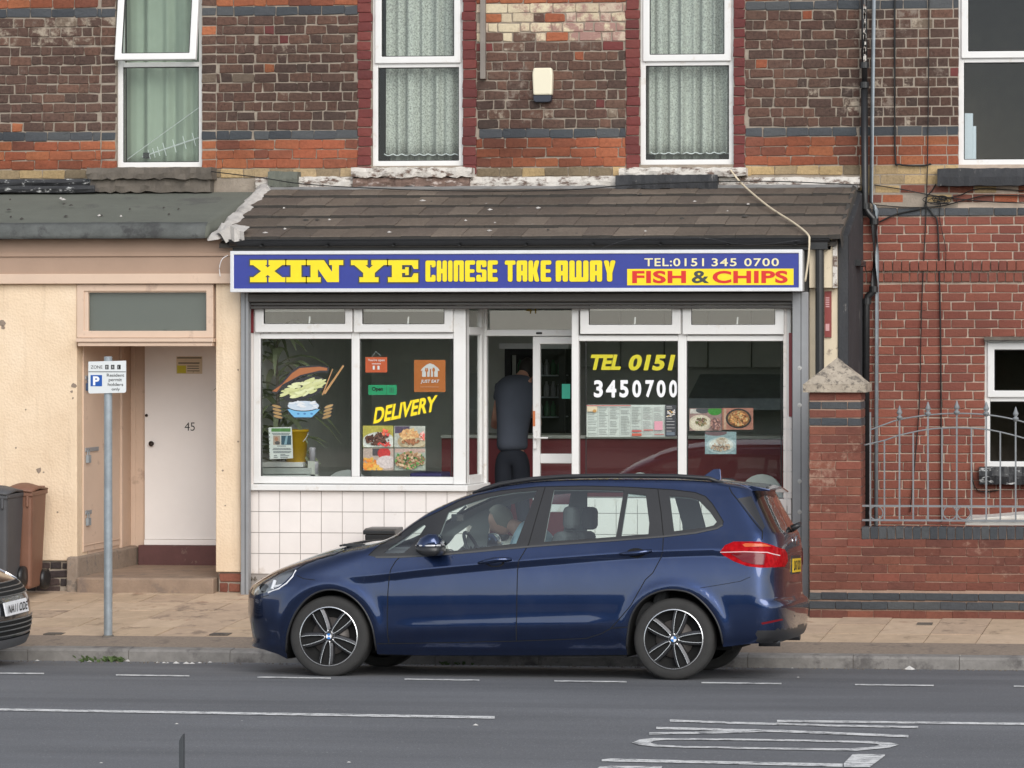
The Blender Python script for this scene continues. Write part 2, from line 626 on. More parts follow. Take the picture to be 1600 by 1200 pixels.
BLOCK = {
    'C': (6, [[(0, 0), (6, 0), (6, 3.2), (3.6, 3.2), (3.6, 2), (2.8, 2), (2.8, 8), (3.6, 8), (3.6, 6.8), (6, 6.8), (6, 10), (0, 10)]]),
    'H': (6, [[(0, 0), (2.6, 0), (2.6, 4), (3.4, 4), (3.4, 0), (6, 0), (6, 10), (3.4, 10), (3.4, 6), (2.6, 6), (2.6, 10), (0, 10)]]),
    'I': (2.6, [[(0, 0), (2.6, 0), (2.6, 10), (0, 10)]]),
    'N': (6, [[(0, 0), (2.6, 0), (2.6, 8), (3.4, 8), (3.4, 0), (6, 0), (6, 10), (0, 10)]]),
    'E': (6, [[(0, 0), (6, 0), (6, 2), (2.8, 2), (2.8, 4.2), (5.6, 4.2), (5.6, 5.8), (2.8, 5.8), (2.8, 8), (6, 8), (6, 10), (0, 10)]]),
    'S': (6, [[(0, 0), (6, 0), (6, 5.7), (2.6, 5.7), (2.6, 8), (3.4, 8), (3.4, 6.8), (6, 6.8), (6, 10), (0, 10), (0, 4.3), (3.4, 4.3), (3.4, 2), (2.6, 2), (2.6, 3.2), (0, 3.2)]]),
    'T': (6, [[(1.7, 0), (4.3, 0), (4.3, 8), (6, 8), (6, 10), (0, 10), (0, 8), (1.7, 8)]]),
    'A': (6, [[(0, 0), (2.6, 0), (2.6, 3), (3.4, 3), (3.4, 0), (6, 0), (6, 10), (0, 10)], [(2.6, 5), (2.6, 8), (3.4, 8), (3.4, 5)]]),
    'K': (6.2, [[(0, 0), (2.6, 0), (2.6, 4), (3.6, 0), (6.2, 0), (4.8, 5.2), (6.2, 10), (3.6, 10), (2.6, 6), (2.6, 10), (0, 10)]]),
    'W': (9.4, [[(0, 0), (9.4, 0), (9.4, 10), (6.8, 10), (6.8, 2), (6, 2), (6, 10), (3.4, 10), (3.4, 2), (2.6, 2), (2.6, 10), (0, 10)]]),
    'Y': (6, [[(1.7, 0), (4.3, 0), (4.3, 4), (6, 10), (3.4, 10), (3, 6.5), (2.6, 10), (0, 10), (1.7, 4)]]),
}
SLAB = {
    'X': [[(0, 0), (7.6, 0), (7.6, 2.2), (6.8, 2.2), (8, 3.4), (9.2, 2.2), (8.4, 2.2), (8.4, 0), (16, 0), (16, 2.2), (14.6, 2.2), (11, 5), (14.6, 7.8), (16, 7.8), (16, 10), (8.4, 10), (8.4, 7.8), (9.2, 7.8), (8, 6.6), (6.8, 7.8), (7.6, 7.8), (7.6, 10), (0, 10), (0, 7.8), (1.4, 7.8), (5, 5), (1.4, 2.2), (0, 2.2)]],
    'I': [[(0, 0), (8, 0), (8, 2.2), (6.2, 2.2), (6.2, 7.8), (8, 7.8), (8, 10), (0, 10), (0, 7.8), (1.8, 7.8), (1.8, 2.2), (0, 2.2)]],
    'N': [[(0, 0), (6.5, 0), (6.5, 2.2), (5.2, 2.2), (5.2, 6), (9.5, 0), (15, 0), (15, 7.8), (17, 7.8), (17, 10), (10.5, 10), (10.5, 7.8), (11.8, 7.8), (11.8, 4.6), (8, 10), (0, 10), (0, 7.8), (1.8, 7.8), (1.8, 2.2), (0, 2.2)]],
    'Y': [[(4, 0), (13, 0), (13, 2.2), (11.2, 2.2), (11.2, 4.2), (15.4, 7.8), (17, 7.8), (17, 10), (9.6, 10), (9.6, 7.8), (10.4, 7.8), (8.6, 6.2), (6.8, 7.8), (7.8, 7.8), (7.8, 10), (0, 10), (0, 7.8), (1.6, 7.8), (5.8, 4.2), (5.8, 2.2), (4, 2.2)]],
    'E': [[(0, 0), (14, 0), (14, 4), (12, 4), (11, 2.2), (6.5, 2.2), (6.5, 4.2), (8, 4.2), (8, 3.2), (9.6, 3.2), (9.6, 6.8), (8, 6.8), (8, 5.8), (6.5, 5.8), (6.5, 7.8), (11, 7.8), (12, 6), (14, 6), (14, 10), (0, 10), (0, 7.8), (1.8, 7.8), (1.8, 2.2), (0, 2.2)]],
}


def loops_mesh(name, loops, mt, offset=0.0, depth=.002):
    cu = bpy.data.curves.new(name, 'CURVE')
    cu.dimensions = '2D'
    cu.fill_mode = 'BOTH'
    cu.extrude = depth / 2
    cu.offset = offset
    for lp in loops:
        sp = cu.splines.new('POLY')
        sp.points.add(len(lp) - 1)
        for i, (x, y) in enumerate(lp):
            sp.points[i].co = (x, y, 0, 1)
        sp.use_cyclic_u = True
    return curve_mesh(name, cu, mt)


def put(me, x, z, y):
    """drop a flat letter mesh given in metres on the vertical plane at depth y"""
    n = len(me.vertices)
    a = np.empty(n * 3)
    me.vertices.foreach_get('co', a)
    a = a.reshape(-1, 3)
    o = np.stack([a[:, 0] + x, y - a[:, 2], a[:, 1] + z], 1)
    me.vertices.foreach_set('co', o.ravel())
    me.update()


def letters(parent, loops, x0, x1, z0, z1, y, mt, outline=None, off=.006, name='lettering'):
    xs = [p[0] for l in loops for p in l]
    ys = [p[1] for l in loops for p in l]
    ax, ay = (x1 - x0) / (max(xs) - min(xs)), (z1 - z0) / (max(ys) - min(ys))
    lp = [[((p[0] - min(xs)) * ax, (p[1] - min(ys)) * ay) for p in l] for l in loops]
    me = loops_mesh(name, lp, mt)
    put(me, x0, z0, y - .004)
    o = link(name, me, parent)
    if outline:
        big = grow(lp, off)
        m2 = loops_mesh(name + '_edge', big, outline)
        put(m2, x0, z0, y - .0015)
        link(name + '_outline', m2, o)
    return o


def grow(loops, d):
    """offset closed loops outward by d (holes, wound the other way, shrink)"""
    out = []
    for l in loops:
        n = len(l)
        q = []
        for i in range(n):
            p0, p, p1 = Vector(l[i - 1]), Vector(l[i]), Vector(l[(i + 1) % n])
            e0, e1 = (p - p0).normalized(), (p1 - p).normalized()
            n0, n1 = Vector((e0.y, -e0.x)), Vector((e1.y, -e1.x))
            k = 1 + n0.dot(n1)
            off = (n0 + n1) / max(k, .35)
            q.append(tuple(p + off * d))
        out.append(q)
    return out


def word(string, gap=.7, space=3.0):
    loops, x = [], 0
    for ch in string:
        if ch == ' ':
            x += space
            continue
        w, ls = BLOCK[ch]
        for l in ls:
            loops.append([(px + x, py) for px, py in round_loop(l, 1.0)])
        x += w + gap
    return loops


# ------------------------------------------------------------------ bricks and other repeated pieces
_brick_cache = {}


def brick_mesh(w, h, d, variant, mt, rough=1.0):
    key = (round(w, 2), round(h, 3), d, variant, mt.name, rough)
    if key in _brick_cache:
        return _brick_cache[key]
    rnd = random.Random(hash((round(w, 2), round(h, 3), variant)))
    c = (.004 + .010 * rnd.random()) * rough
    c *= min(1, w / .18)
    pts = []
    for sx, sz in ((-1, -1), (1, -1), (1, 1), (-1, 1)):
        cx, cz = sx * w / 2, sz * h / 2
        j = lambda: (rnd.random() - .5) * .012 * rough
        a = (cx - sx * c, cz)
        b = (cx, cz - sz * c)
        if sx * sz > 0:
            a, b = b, a
        pts += [(a[0] + j(), a[1] + j()), (b[0] + j(), b[1] + j())]
    pts = [pts[1], pts[0]] + pts[2:] if False else pts
    # order the eight corner points counter-clockwise
    pts.sort(key=lambda p: math.atan2(p[1] / h, p[0] / w))
    mb = MB()
    n = 8
    ch = .003 + .0025 * rough
    vs = [(x, d, z) for x, z in pts] + [(x, ch, z) for x, z in pts]
    for x, z in pts:
        k = 1 - ch / max(.03, abs(x) + .01)
        vs.append((x * k, (rnd.random()) * .004 * rough, z * (1 - ch * 2 / h)))
    vs.append((0, .001 - rnd.random() * .002 * rough, 0))
    fs = []
    for i in range(n):
        j2 = (i + 1) % n
        fs.append((i, i + n, j2 + n, j2)[::-1])
        fs.append((i + n, i + 2 * n, j2 + 2 * n, j2 + n)[::-1])
        fs.append((i + 2 * n, 3 * n, j2 + 2 * n)[::-1])
    mb.add(vs, fs)
    me = mb.mesh('brick', mt)
    bm = bmesh.new()
    bm.from_mesh(me)
    bmesh.ops.recalc_face_normals(bm, faces=bm.faces)
    bm.to_mesh(me)
    bm.free()
    _brick_cache[key] = me
    return me


def set_bricks(wall, bricks, limit=300, depth=.05, rough=1.0, name='brick'):
    """bricks: (x0, x1, z0, z1, yfront, material key). The largest become objects, the rest one mass."""
    vis = []
    for b in bricks:
        x0, x1, z0, z1, y, mk = b
        p = at(800, 600, y)
        vis.append((-(x1 - x0) * (z1 - z0) * (1 if inview(b) else .01), b))
    vis.sort(key=lambda t: t[0])
    solo, rest = [b for _, b in vis[:limit]], [b for _, b in vis[limit:]]
    for x0, x1, z0, z1, y, mk in solo:
        me = brick_mesh(x1 - x0, z1 - z0, depth, random.randint(0, 5), M[mk], rough)
        o = link(name, me, wall)
        o.location = ((x0 + x1) / 2, y - random.random() * .004 * rough, (z0 + z1) / 2 + random.uniform(-.003, .003) * rough)
        o.scale = ((x1 - x0) / max(.02, round(x1 - x0, 2)), 1, 1)
        if rough > .5:
            o.rotation_euler = (0, (random.random() - .5) * .012, 0)
    if rest:
        keys = sorted({b[5] for b in rest})
        mb = MB()
        for x0, x1, z0, z1, y, mk in rest:
            me = brick_mesh(x1 - x0, z1 - z0, depth, random.randint(0, 5), M[mk], rough)
            vs = [(v.co.x + (x0 + x1) / 2, v.co.y + y, v.co.z + (z0 + z1) / 2) for v in me.vertices]
            mb.add(vs, [tuple(p.vertices) for p in me.polygons], keys.index(mk))
        o = mb.build('brickwork', [M[k] for k in keys], wall, fix=False)
        o['kind'] = 'stuff'


def pix(p):
    d = Vector(p) - CAM
    z = d.dot(FWD)
    return PPX + FPX * d.dot(RGT) / z, HZN - FPX * d.z / z


def inview(b):
    u0, v0 = pix((b[0], b[4], b[3]))
    u1, v1 = pix((b[1], b[4], b[2]))
    return u1 > 2 and u0 < 1598 and v1 > 3 and v0 < 1190


def course(x0, x1, z0, z1, y, mk, L=.24, hdr=0, first=0, joint=.012, holes=(), bond='flemish', jit=.012):
    """one course of bricks between x0 and x1, cut round holes (hx0,hx1,hz0,hz1)"""
    out = []
    x = x0 - L
    k = first
    while x < x1:
        if bond == 'flemish':
            w = L if k % 2 == 0 else L * .48
        elif bond == 'stretch':
            w = L
        elif bond == 'header':
            w = L
        w2 = w + (random.random() - .5) * jit * 2
        if k == first:
            w2 = w * (.5 if first == 0 else .75) + L * (random.random() * .2)
        segs = [(max(x, x0), min(x + w2 - joint, x1))]
        for h in holes:
            if h[2] < z1 - .01 and h[3] > z0 + .01:
                ns = []
                for a, b in segs:
                    if b <= h[0] or a >= h[1]:
                        ns.append((a, b))
                    else:
                        if a < h[0]:
                            ns.append((a, h[0]))
                        if b > h[1]:
                            ns.append((h[1], b))
                segs = ns
        for a, b in segs:
            if b - a > .03:
                m = mk() if callable(mk) else mk
                out.append((a, b, z0, z1, y, m))
        x += w2
        k += 1
    return out


def backing(name, x0, x1, z0, z1, y0, y1, holes, mt, parent, reveal=None):
    """the mortar body of a wall, with real openings"""
    xs = sorted({x0, x1, *[min(max(h[0], x0), x1) for h in holes], *[min(max(h[1], x0), x1) for h in holes]})
    zs = sorted({z0, z1, *[min(max(h[2], z0), z1) for h in holes], *[min(max(h[3], z0), z1) for h in holes]})
    mb = MB()
    inh = lambda x, z: any(h[0] < x < h[1] and h[2] < z < h[3] for h in holes)
    for a, b in zip(xs, xs[1:]):
        for c, d in zip(zs, zs[1:]):
            if b - a < 1e-5 or d - c < 1e-5 or inh((a + b) / 2, (c + d) / 2):
                continue
            mb.quad((a, y0, c), (b, y0, c), (b, y0, d), (a, y0, d))
            mb.quad((a, y1, c), (a, y1, d), (b, y1, d), (b, y1, c))
    for h in holes:
        a, b, c, d = max(h[0], x0), min(h[1], x1), max(h[2], z0), min(h[3], z1)
        mb.quad((a, y0, c), (a, y0, d), (a, y1, d), (a, y1, c))
        mb.quad((b, y0, c), (b, y1, c), (b, y1, d), (b, y0, d))
        mb.quad((a, y0, c), (a, y1, c), (b, y1, c), (b, y0, c))
        mb.quad((a, y0, d), (b, y0, d), (b, y1, d), (a, y1, d))
    mb.quad((x0, y0, z0), (x0, y0, z1), (x0, y1, z1), (x0, y1, z0))
    mb.quad((x1, y0, z0), (x1, y1, z0), (x1, y1, z1), (x1, y0, z1))
    mb.quad((x0, y0, z1), (x1, y0, z1), (x1, y1, z1), (x0, y1, z1))
    return mb.build(name, mt, parent, fix=False)


def room(mb, x0, x1, y0, y1, z0, z1, mi=0):
    """inside faces of a room, open towards the street"""
    mb.quad((x0, y1, z0), (x1, y1, z0), (x1, y1, z1), (x0, y1, z1), mi)
    mb.quad((x0, y0, z0), (x0, y1, z0), (x0, y1, z1), (x0, y0, z1), mi)
    mb.quad((x1, y0, z0), (x1, y0, z1), (x1, y1, z1), (x1, y1, z0), mi)
    mb.quad((x0, y0, z0), (x1, y0, z0), (x1, y1, z0), (x0, y1, z0), mi)
    mb.quad((x0, y0, z1), (x0, y1, z1), (x1, y1, z1), (x1, y0, z1), mi)

def RX(u0, u1, v0, v1, y):
    vm, um = (v0 + v1) / 2, (u0 + u1) / 2
    return at(u0, vm, y).x, at(u1, vm, y).x, at(um, v1, y).z, at(um, v0, y).z


# ------------------------------------------------------------------ ground
def asphalt():
    m, nt, b = nmat('worn asphalt')
    f = pos_noise(nt, 85, 8, .85)
    f2 = pos_noise(nt, .5, 5, .6, (.4, 1.6, 1))
    c = ramp(nt, f, [(.28, (.085, .088, .095)), (.5, (.144, .147, .156)), (.74, (.255, .258, .268))])
    w = ramp(nt, f2, [(.3, (.80, .80, .80)), (.6, (1.05, 1.05, 1.05)), (.8, (1.18, 1.18, 1.18))])
    c = mixc(nt, 1, c, w, 'MULTIPLY')
    f3 = pos_noise(nt, 6, 8, .8)
    k = ramp(nt, f3, [(.66, (0, 0, 0)), (.78, (.5, .5, .5))])
    c = mixc(nt, k, c, (.045, .046, .05))
    f4 = pos_noise(nt, 60, 2, .5)
    k = ramp(nt, f4, [(.66, (0, 0, 0)), (.72, (.7, .7, .7))])
    c = mixc(nt, k, c, (.30, .30, .30))
    f5 = pos_noise(nt, 1.0, 4, .6, (.05, 1.5, 1))
    k = ramp(nt, f5, [(.35, (.86, .86, .86)), (.55, (1, 1, 1)), (.7, (1.10, 1.10, 1.09))])
    c = mixc(nt, 1, c, k, 'MULTIPLY')
    lk(nt, c, b.inputs['Base Color'])
    b.inputs['Roughness'].default_value = .88
    b.inputs['Specular IOR Level'].default_value = .35
    bump(nt, b, f, .45, .006)
    return m


M['asphalt'] = asphalt()
M['asphalt_foot'] = mat('brown worn footway asphalt', (.26, .205, .16), .95, .25, 30, .6, 120, stain=(.17, .135, .11), stain_amt=.3, stain_scale=5)
M['slab'] = mat('buff paving slab', (.50, .37, .255), .92, .16, 7, .4, 90, stain=(.30, .22, .15), stain_amt=.22, stain_scale=4)
M['slab2'] = mat('buff paving slab, paler', (.54, .405, .285), .92, .16, 7, .4, 90, stain=(.37, .24, .165), stain_amt=.2, stain_scale=4)
M['slab3'] = mat('buff paving slab, pinker', (.47, .345, .245), .92, .18, 7, .4, 90, stain=(.26, .19, .14), stain_amt=.3, stain_scale=4)
M['joint'] = mat('dirty sand joint', (.12, .09, .065), .95, .4, 12)
M['kerb'] = mat('grey concrete kerb', (.23, .215, .20), .92, .25, 8, .5, 60, stain=(.12, .11, .105), stain_amt=.35, stain_scale=3)


def road_paint():
    m, nt, b = nmat('worn road paint')
    f = pos_noise(nt, 16, 9, .82, (.6, 2.2, 1))
    k = ramp(nt, f, [(.44, (0, 0, 0)), (.50, (1, 1, 1))])
    c = mixc(nt, k, (.13, .132, .14), (.70, .695, .68))
    lk(nt, c, b.inputs['Base Color'])
    b.inputs['Roughness'].default_value = .8
    return m


M['road_paint'] = road_paint()

mb = MB()
ys = [-300, -60, -3, 0, 2, 4, 6, 8, 9, 10, 11, 12, 13, 14, 15, 16, 17, 18, 19, 20, 20.6, 21.2, 21.8, 22.43, 23, 23.6, 24.14, 24.4, 24.62]
xs = [-300, -40, -20, -14, -12, -10, -8, -6, -4, -2, 0, 2, 6, 40, 300]
for a, b in zip(ys, ys[1:]):
    for c, d in zip(xs, xs[1:]):
        mb.quad((c, a, zroad(a)), (d, a, zroad(a)), (d, b, zroad(b)), (c, b, zroad(b)))
road = mb.build('road', M['asphalt'], fix=False)
tag(road, 'grey asphalt road with white bay, centre and letter markings', kind='structure')


def ground_strip(pts_top, pts_bot, name, parent=road, mt='road_paint', h=.005):
    """painted mark: the two edges given on the road surface"""
    mb = MB()
    T = [gnd(*p) for p in pts_top]
    B = [gnd(*p) for p in pts_bot]
    n = len(T)
    up = Vector((0, 0, h))
    for i in range(n - 1):
        mb.quad(T[i] + up, B[i] + up, B[i + 1] + up, T[i + 1] + up)
    return mb.build(name, M[mt], parent, fix=False)


def line_px(x0, y0, x1, y1, w0, w1=None, name='bay_line', n=6):
    w1 = w1 or w0
    t = [(x0 + (x1 - x0) * i / n, y0 + (y1 - y0) * i / n - (w0 + (w1 - w0) * i / n) / 2) for i in range(n + 1)]
    b = [(x0 + (x1 - x0) * i / n, y0 + (y1 - y0) * i / n + (w0 + (w1 - w0) * i / n) / 2) for i in range(n + 1)]
    return ground_strip(t, b, name)


for (a, b, c, d) in [(-60, 1052, 69, 1053.3), (181, 1055.5, 296, 1057), (402, 1058.8, 517, 1060.5), (632, 1062, 749, 1063.6),
                     (866, 1064.8, 979, 1066.2), (1096, 1067.5, 1221, 1069), (1336, 1070.6, 1459, 1072), (1584, 1073, 1700, 1074.4)]:
    line_px(a, b, c, d, 2.0)
line_px(-120, 1107.6, 773, 1122, 3.2, 4.0, 'centre_line', 14)
line_px(1214, 1127.5, 1720, 1133.5, 3.2, 3.4, 'centre_line', 10)
# the stretched letters of SLOW, read from the left-hand lane
def lp(x, y):
    return 920 + x / 2.963, 1110 + y / 2.963


def stroke(pts, w, name='painted_letter'):
    P = [lp(*p) for p in pts]
    h = w / 2.963 / 2 * 1.2
    return [(x, y - h) for x, y in P], [(x, y + h) for x, y in P]


for pts, w in [([(375, 50), (650, 60), (885, 66)], 8), ([(870, 64), (1150, 74), (1525, 81)], 7),
               ([(312, 84), (600, 92), (900, 99), (1480, 123)], 9), ([(280, 110), (560, 106), (820, 98)], 8)]:
    ground_strip(*stroke(pts, w), name='painted_letter')
# the O: a long flat ring
outer = [(200, 152), (235, 138), (300, 131), (700, 134), (1000, 139), (1300, 145), (1400, 153), (1437, 162), (1390, 176), (1240, 190), (800, 183), (450, 176), (300, 170), (230, 162)]
inner = [(285, 152), (300, 144), (360, 139), (700, 142), (1000, 147), (1250, 153), (1330, 158), (1350, 164), (1310, 173), (1200, 180), (800, 175), (450, 168), (340, 164), (300, 158)]
mb = MB()
up = Vector((0, 0, .005))
for i in range(len(outer)):
    j = (i + 1) % len(outer)
    mb.quad(gnd(*lp(*outer[i])) + up, gnd(*lp(*outer[j])) + up, gnd(*lp(*inner[j])) + up, gnd(*lp(*inner[i])) + up)
mb.build('painted_letter', M['road_paint'], road)
ground_strip([lp(*p) for p in [(60, 231), (100, 226), (600, 238), (1175, 250)]], [lp(*p) for p in [(60, 239), (100, 240), (600, 250), (1175, 265)]], 'painted_letter')
ground_strip([lp(*p) for p in [(1180, 249), (1222, 205), (1370, 207)]], [lp(*p) for p in [(1181, 266), (1300, 266), (1371, 213)]], 'painted_letter')
ground_strip([lp(*p) for p in [(50, 264), (100, 260), (340, 262)]], [lp(*p) for p in [(20, 285), (100, 285), (330, 285)]], 'painted_letter')

# far side of the street, behind the camera
mb = MB()
mb.box(-60, 60, -40, -3.2, -.3, .1)
tag(mb.build('near_pavement', M['asphalt_foot']), 'footway on the photographer\'s side of the road', kind='structure')

# kerb
kerb = MB().box(-60, 60, YK + .01, YK + .14, -.5, PAVE0 - .012).build('kerb', M['joint'])
tag(kerb, 'grey concrete kerb along the road', kind='structure')
km = MB()
kp = [(YK, -.4), (YK, PAVE0 - .02), (YK + .02, PAVE0), (YK + .15, PAVE0 + .008), (YK + .15, -.4)]
km.prism_yz(kp, -.4535, .4535)
kme = km.mesh('kerb_stone', M['kerb'])
x = -13.2
xk0 = X(43, YK, 1020)
for i in range(-7, 17):
    o = link('kerb_stone', kme, kerb)
    o.location = (xk0 + i * .912 - .456, random.uniform(-.003, .003), random.uniform(-.003, .003))

# pavement
mb = MB()
SK = .07
ya, yb, yc = YK + .15, 25.25, 36.0
for a, b, mi, dz in ((ya - .001, yb, 0, 0.004), (yb, yc, 1, -.012)):
    za = PAVE0 + .0055 if mi == 0 else zpave(a) + dz
    mb.quad((-60, a, za), (60, a, za), (60, b, zpave(b) + dz), (-60, b, zpave(b) + dz), mi)
pave = mb.build('pavement', [M['asphalt_foot'], M['joint']], fix=False)
tag(pave, 'pavement of buff slabs with a strip of brown asphalt by the kerb', kind='structure')
SL = .462
sm = []
for k in range(3):
    b = MB()
    e = SL / 2 - .004
    vs = []
    rnd = random.Random(k)
    for dx, dy in ((-e, -e), (e, -e), (e, e), (-e, e)):
        vs.append((dx + SK * dy, dy, PAVES * dy))
    top = vs
    bot = [(x, y, z - .04) for x, y, z in vs]
    b.add(top + bot, [(0, 1, 2, 3), (0, 4, 5, 1), (1, 5, 6, 2), (2, 6, 7, 3), (3, 7, 4, 0)])
    sm.append(b.mesh('paving_slab', M[('slab', 'slab2', 'slab3')[k]]))
for r in range(6):
    y = yb + SL * (r + .5) + .004
    x0 = X(46, yb, 967) - SL * 9 + SK * SL * (r + .5)
    i = 0
    while x0 + i * SL < 4.2:
        x = x0 + i * SL
        i += 1
        if y > YG + .1 and x > X(1250, YG):
            continue
        if y + SL / 2 > YT and not (X(110, YT) < x < X(345, YT)) and r > 5:
            continue
        o = link('paving_slab', random.choice(sm), pave)
        o.location = (x, y, zpave(y) + random.uniform(-.003, .004))
        o.rotation_euler = (random.uniform(-.005, .005), random.uniform(-.005, .005), 0)
# utility covers
for u, v, w in [(345, 991, .17), (86, 990.5, .17), (1445, 975, .14)]:
    p = gnd(u, v, zpave)
    o = MB().box(p.x - w / 2, p.x + w / 2, p.y - .07, p.y + .07, p.z - .02, p.z + .008).build('utility_cover', M['stone_dark'], pave)

# ------------------------------------------------------------------ the terrace
P0 = Z(217, YW, 650)                                  # underside of the blue band
PC = (Z(22, YW, 650) - Z(217, YW, 650)) / 13.0       # course height
XA, XB, XC_, XD = -15.5, X(397, YW, 150), X(1343, YW, 150), 4.0
XTL, XTR = X(425, 29.25, 290), X(1337, 29.25, 293)   # verges of the tiled lean-to

house = thing('terraced_house', 'brick terraced house with cream rendered ground floor, felt roof and white door 45', 'house', (XA + 2, YW, .2))
shop = thing('takeaway_building', 'brown brick building over the blue takeaway sign with tiled lean-to roof', 'building', (-6, YW, .2))
rhouse = thing('red_brick_house', 'red brick house behind garden railing with dentil courses and black downpipe', 'house', (-1.5, YW, .2))

W1 = RX(180, 315, -60, 261, YW)
W2 = RX(580, 723, -60, 259, YW)
W3 = RX(999, 1146, -60, 257, YW)
W4 = RX(1497, 1641, -60, 257, YW)
W5 = RX(1538, 1682, 531, 730, YW)


def old_rows(x0, x1, holes, kmin=-4, kmax=17, y=YW, seed=1):
    random.seed(seed)
    out = []
    for k in range(kmin, kmax + 1):
        jz = .0045 if (k in (0, 13) or k < 0 or k > 13) else .0065
        z0, z1 = P0 + k * PC + jz, P0 + (k + 1) * PC - jz
        if k in (0, 13):
            mk, bond, L = 'blue_brick', 'stretch', .245
        elif -3 <= k <= -1 or k in (14, 15, 16):
            mk, bond, L = 'orange_brick', 'stretch', .245
        elif k < -3:
            mk, bond, L = 'buff_brick', 'stretch', .24
        else:
            mk, bond, L = 'old_brick', 'flemish', .235
        out += course(x0, x1, z0, z1, y, mk, L, first=(k % 2), holes=holes, bond=bond, joint=.013 if bond == 'flemish' else .007, jit=.014)
    return out


def recolour(bs, fn):
    return [(a, b, c, d, y, fn((a + b) / 2, (c + d) / 2, m)) for a, b, c, d, y, m in bs]


def tint_old(x, z, m):
    u, v = pix((x, YW, z))
    r = random.random()
    if m == 'old_brick':
        if r < .012:
            return 'orange_brick'
        if r < .03:
            return 'painted_brick'
        if r < .12:
            return 'old_brick_pale'
        if u < 150 and 12 < v < 75 and r < .8:
            return 'old_brick_pale'
        if 745 < u < 976 and 4 < v < 66:
            return 'limewashed'
    if m == 'blue_brick' and 745 < u < 976 and v < 30:
        return 'limewashed'
    if m in ('limewashed', 'old_brick', 'blue_brick') and 885 < u < 917 and 10 < v < 64:
        return 'rust_brick'
    return m


wall_top = Z(-110, YW, 650)
wz0 = P0 - 4 * PC - .02
# --- no. 45: upper wall
h1 = backing('wall', XA, XB, wz0 - .25, wall_top, YW + .012, YW + .32, [W1], M['mortar_old'], house)
rv = .16
hol = [(W1[0] - rv, W1[1] + rv, W1[2] - .02, W1[3])]
bs = old_rows(XA, XB, hol, seed=3)
for k in range(-3, 18):        # set-back brick reveals of the first window
    z0, z1 = P0 + k * PC + .007, P0 + (k + 1) * PC - .007
    mk = 'orange_brick' if k < 0 else ('blue_brick' if k in (0, 13) else 'old_brick')
    bs.append((W1[0] - rv + .012, W1[0] - .004, z0, z1, YW + .006, mk))
    bs.append((W1[1] + .004, W1[1] + rv - .012, z0, z1, YW + .006, mk))
set_bricks(h1, recolour(bs, tint_old), 300, .05)
# --- takeaway: upper wall
s1 = backing('wall', XB, XC_, wz0 - .25, wall_top, YW + .012, YW + .32, [W2, W3], M['mortar_old'], shop)
q = .145
hol = [(W2[0] - q, W2[1] + q, -9, 99), (W3[0] - q, W3[1] + q * .85, -9, 99)]
bs = old_rows(XB, XC_, hol, seed=5)
for (a, b) in ((W2[0] - q + .006, W2[0] - .004), (W2[1] + .004, W2[1] + q - .008), (W3[0] - q + .008, W3[0] - .004), (W3[1] + .004, W3[1] + q * .85 - .008)):
    for k in range(-4, 18):
        z0, z1 = P0 + k * PC + .005 + .02, P0 + (k + 1) * PC - .003 + .02
        bs.append((a + random.uniform(-.008, .006), b + random.uniform(-.004, .008), z0, z1, YW - .008, 'painted_brick'))
set_bricks(s1, recolour(bs, tint_old), 300, .05)
# --- right-hand house: old brick above, red brick below
ztop_red = Z(338, YW, 1450)
r1 = backing('wall', XC_, XD, -.3, wall_top, YW + .012, YW + .32, [W4, W5], M['mortar_new'], rhouse)
r0 = MB().box(W4[1] + .002, XD, YW + .004, YW + .0115, Z(324, YW, 1400), wall_top).build('old_mortar_bed', M['mortar_old'], rhouse)
r0 = MB().box(XC_, W4[0] - .002, YW + .004, YW + .0115, Z(324, YW, 1400), wall_top).build('old_mortar_bed', M['mortar_old'], rhouse)
hol = [(W4[0], W4[1], W4[2] - .2, 99)]
bs = recolour(old_rows(XC_, XD, hol, kmin=-5, seed=8), tint_old)
zb = P0 - 5 * PC
random.seed(21)
for k in range(2):
    mk = lambda: random.choice(['orange_brick', 'garden_brick', 'garden_brick', 'buff_brick'])
    bs += [b for b in course(XC_, XD, zb - (k + 1) * .095 + .008, zb - k * .095 - .008, YW + .002, mk, .24, first=k, bond='stretch', jit=.03) if random.random() < .8]
bs += course(XC_, XD, Z(337, YW, 1450), Z(325, YW, 1450), YW - .012, 'blue_brick', .245, bond='stretch')
rows = []
v = 338.5
for k in range(5):
    rows.append((v, v + 13.65, 'n'))
    v += 13.65
rows.append((407.2, 424.5, 'd1'))
rows.append((425.6, 441.5, 'd2'))
v = 443.5
while v < 905:
    rows.append((v, v + 13.95, 'n'))
    v += 13.95
for i, (va, vb, kd) in enumerate(rows):
    z0, z1 = Z(vb, YW, 1450) + .007, Z(va, YW, 1450) - .005
    if kd == 'n':
        bs += course(XC_, XD, z0, z1, YW - .001, 'red_brick', .24, first=i % 2, bond='stretch', holes=[W5], joint=.013, jit=.003)
    elif kd == 'd1':
        bs += course(XC_, XD, z0, z1, YW - .045, 'red_brick', .088, first=1, bond='header', joint=.012, jit=.006)
    else:
        bs += course(XC_, XD, z0, z1, YW - .02, 'red_brick', .088, first=1, bond='header', joint=.012, jit=.006)
set_bricks(r1, bs, 300, .06, rough=.55)


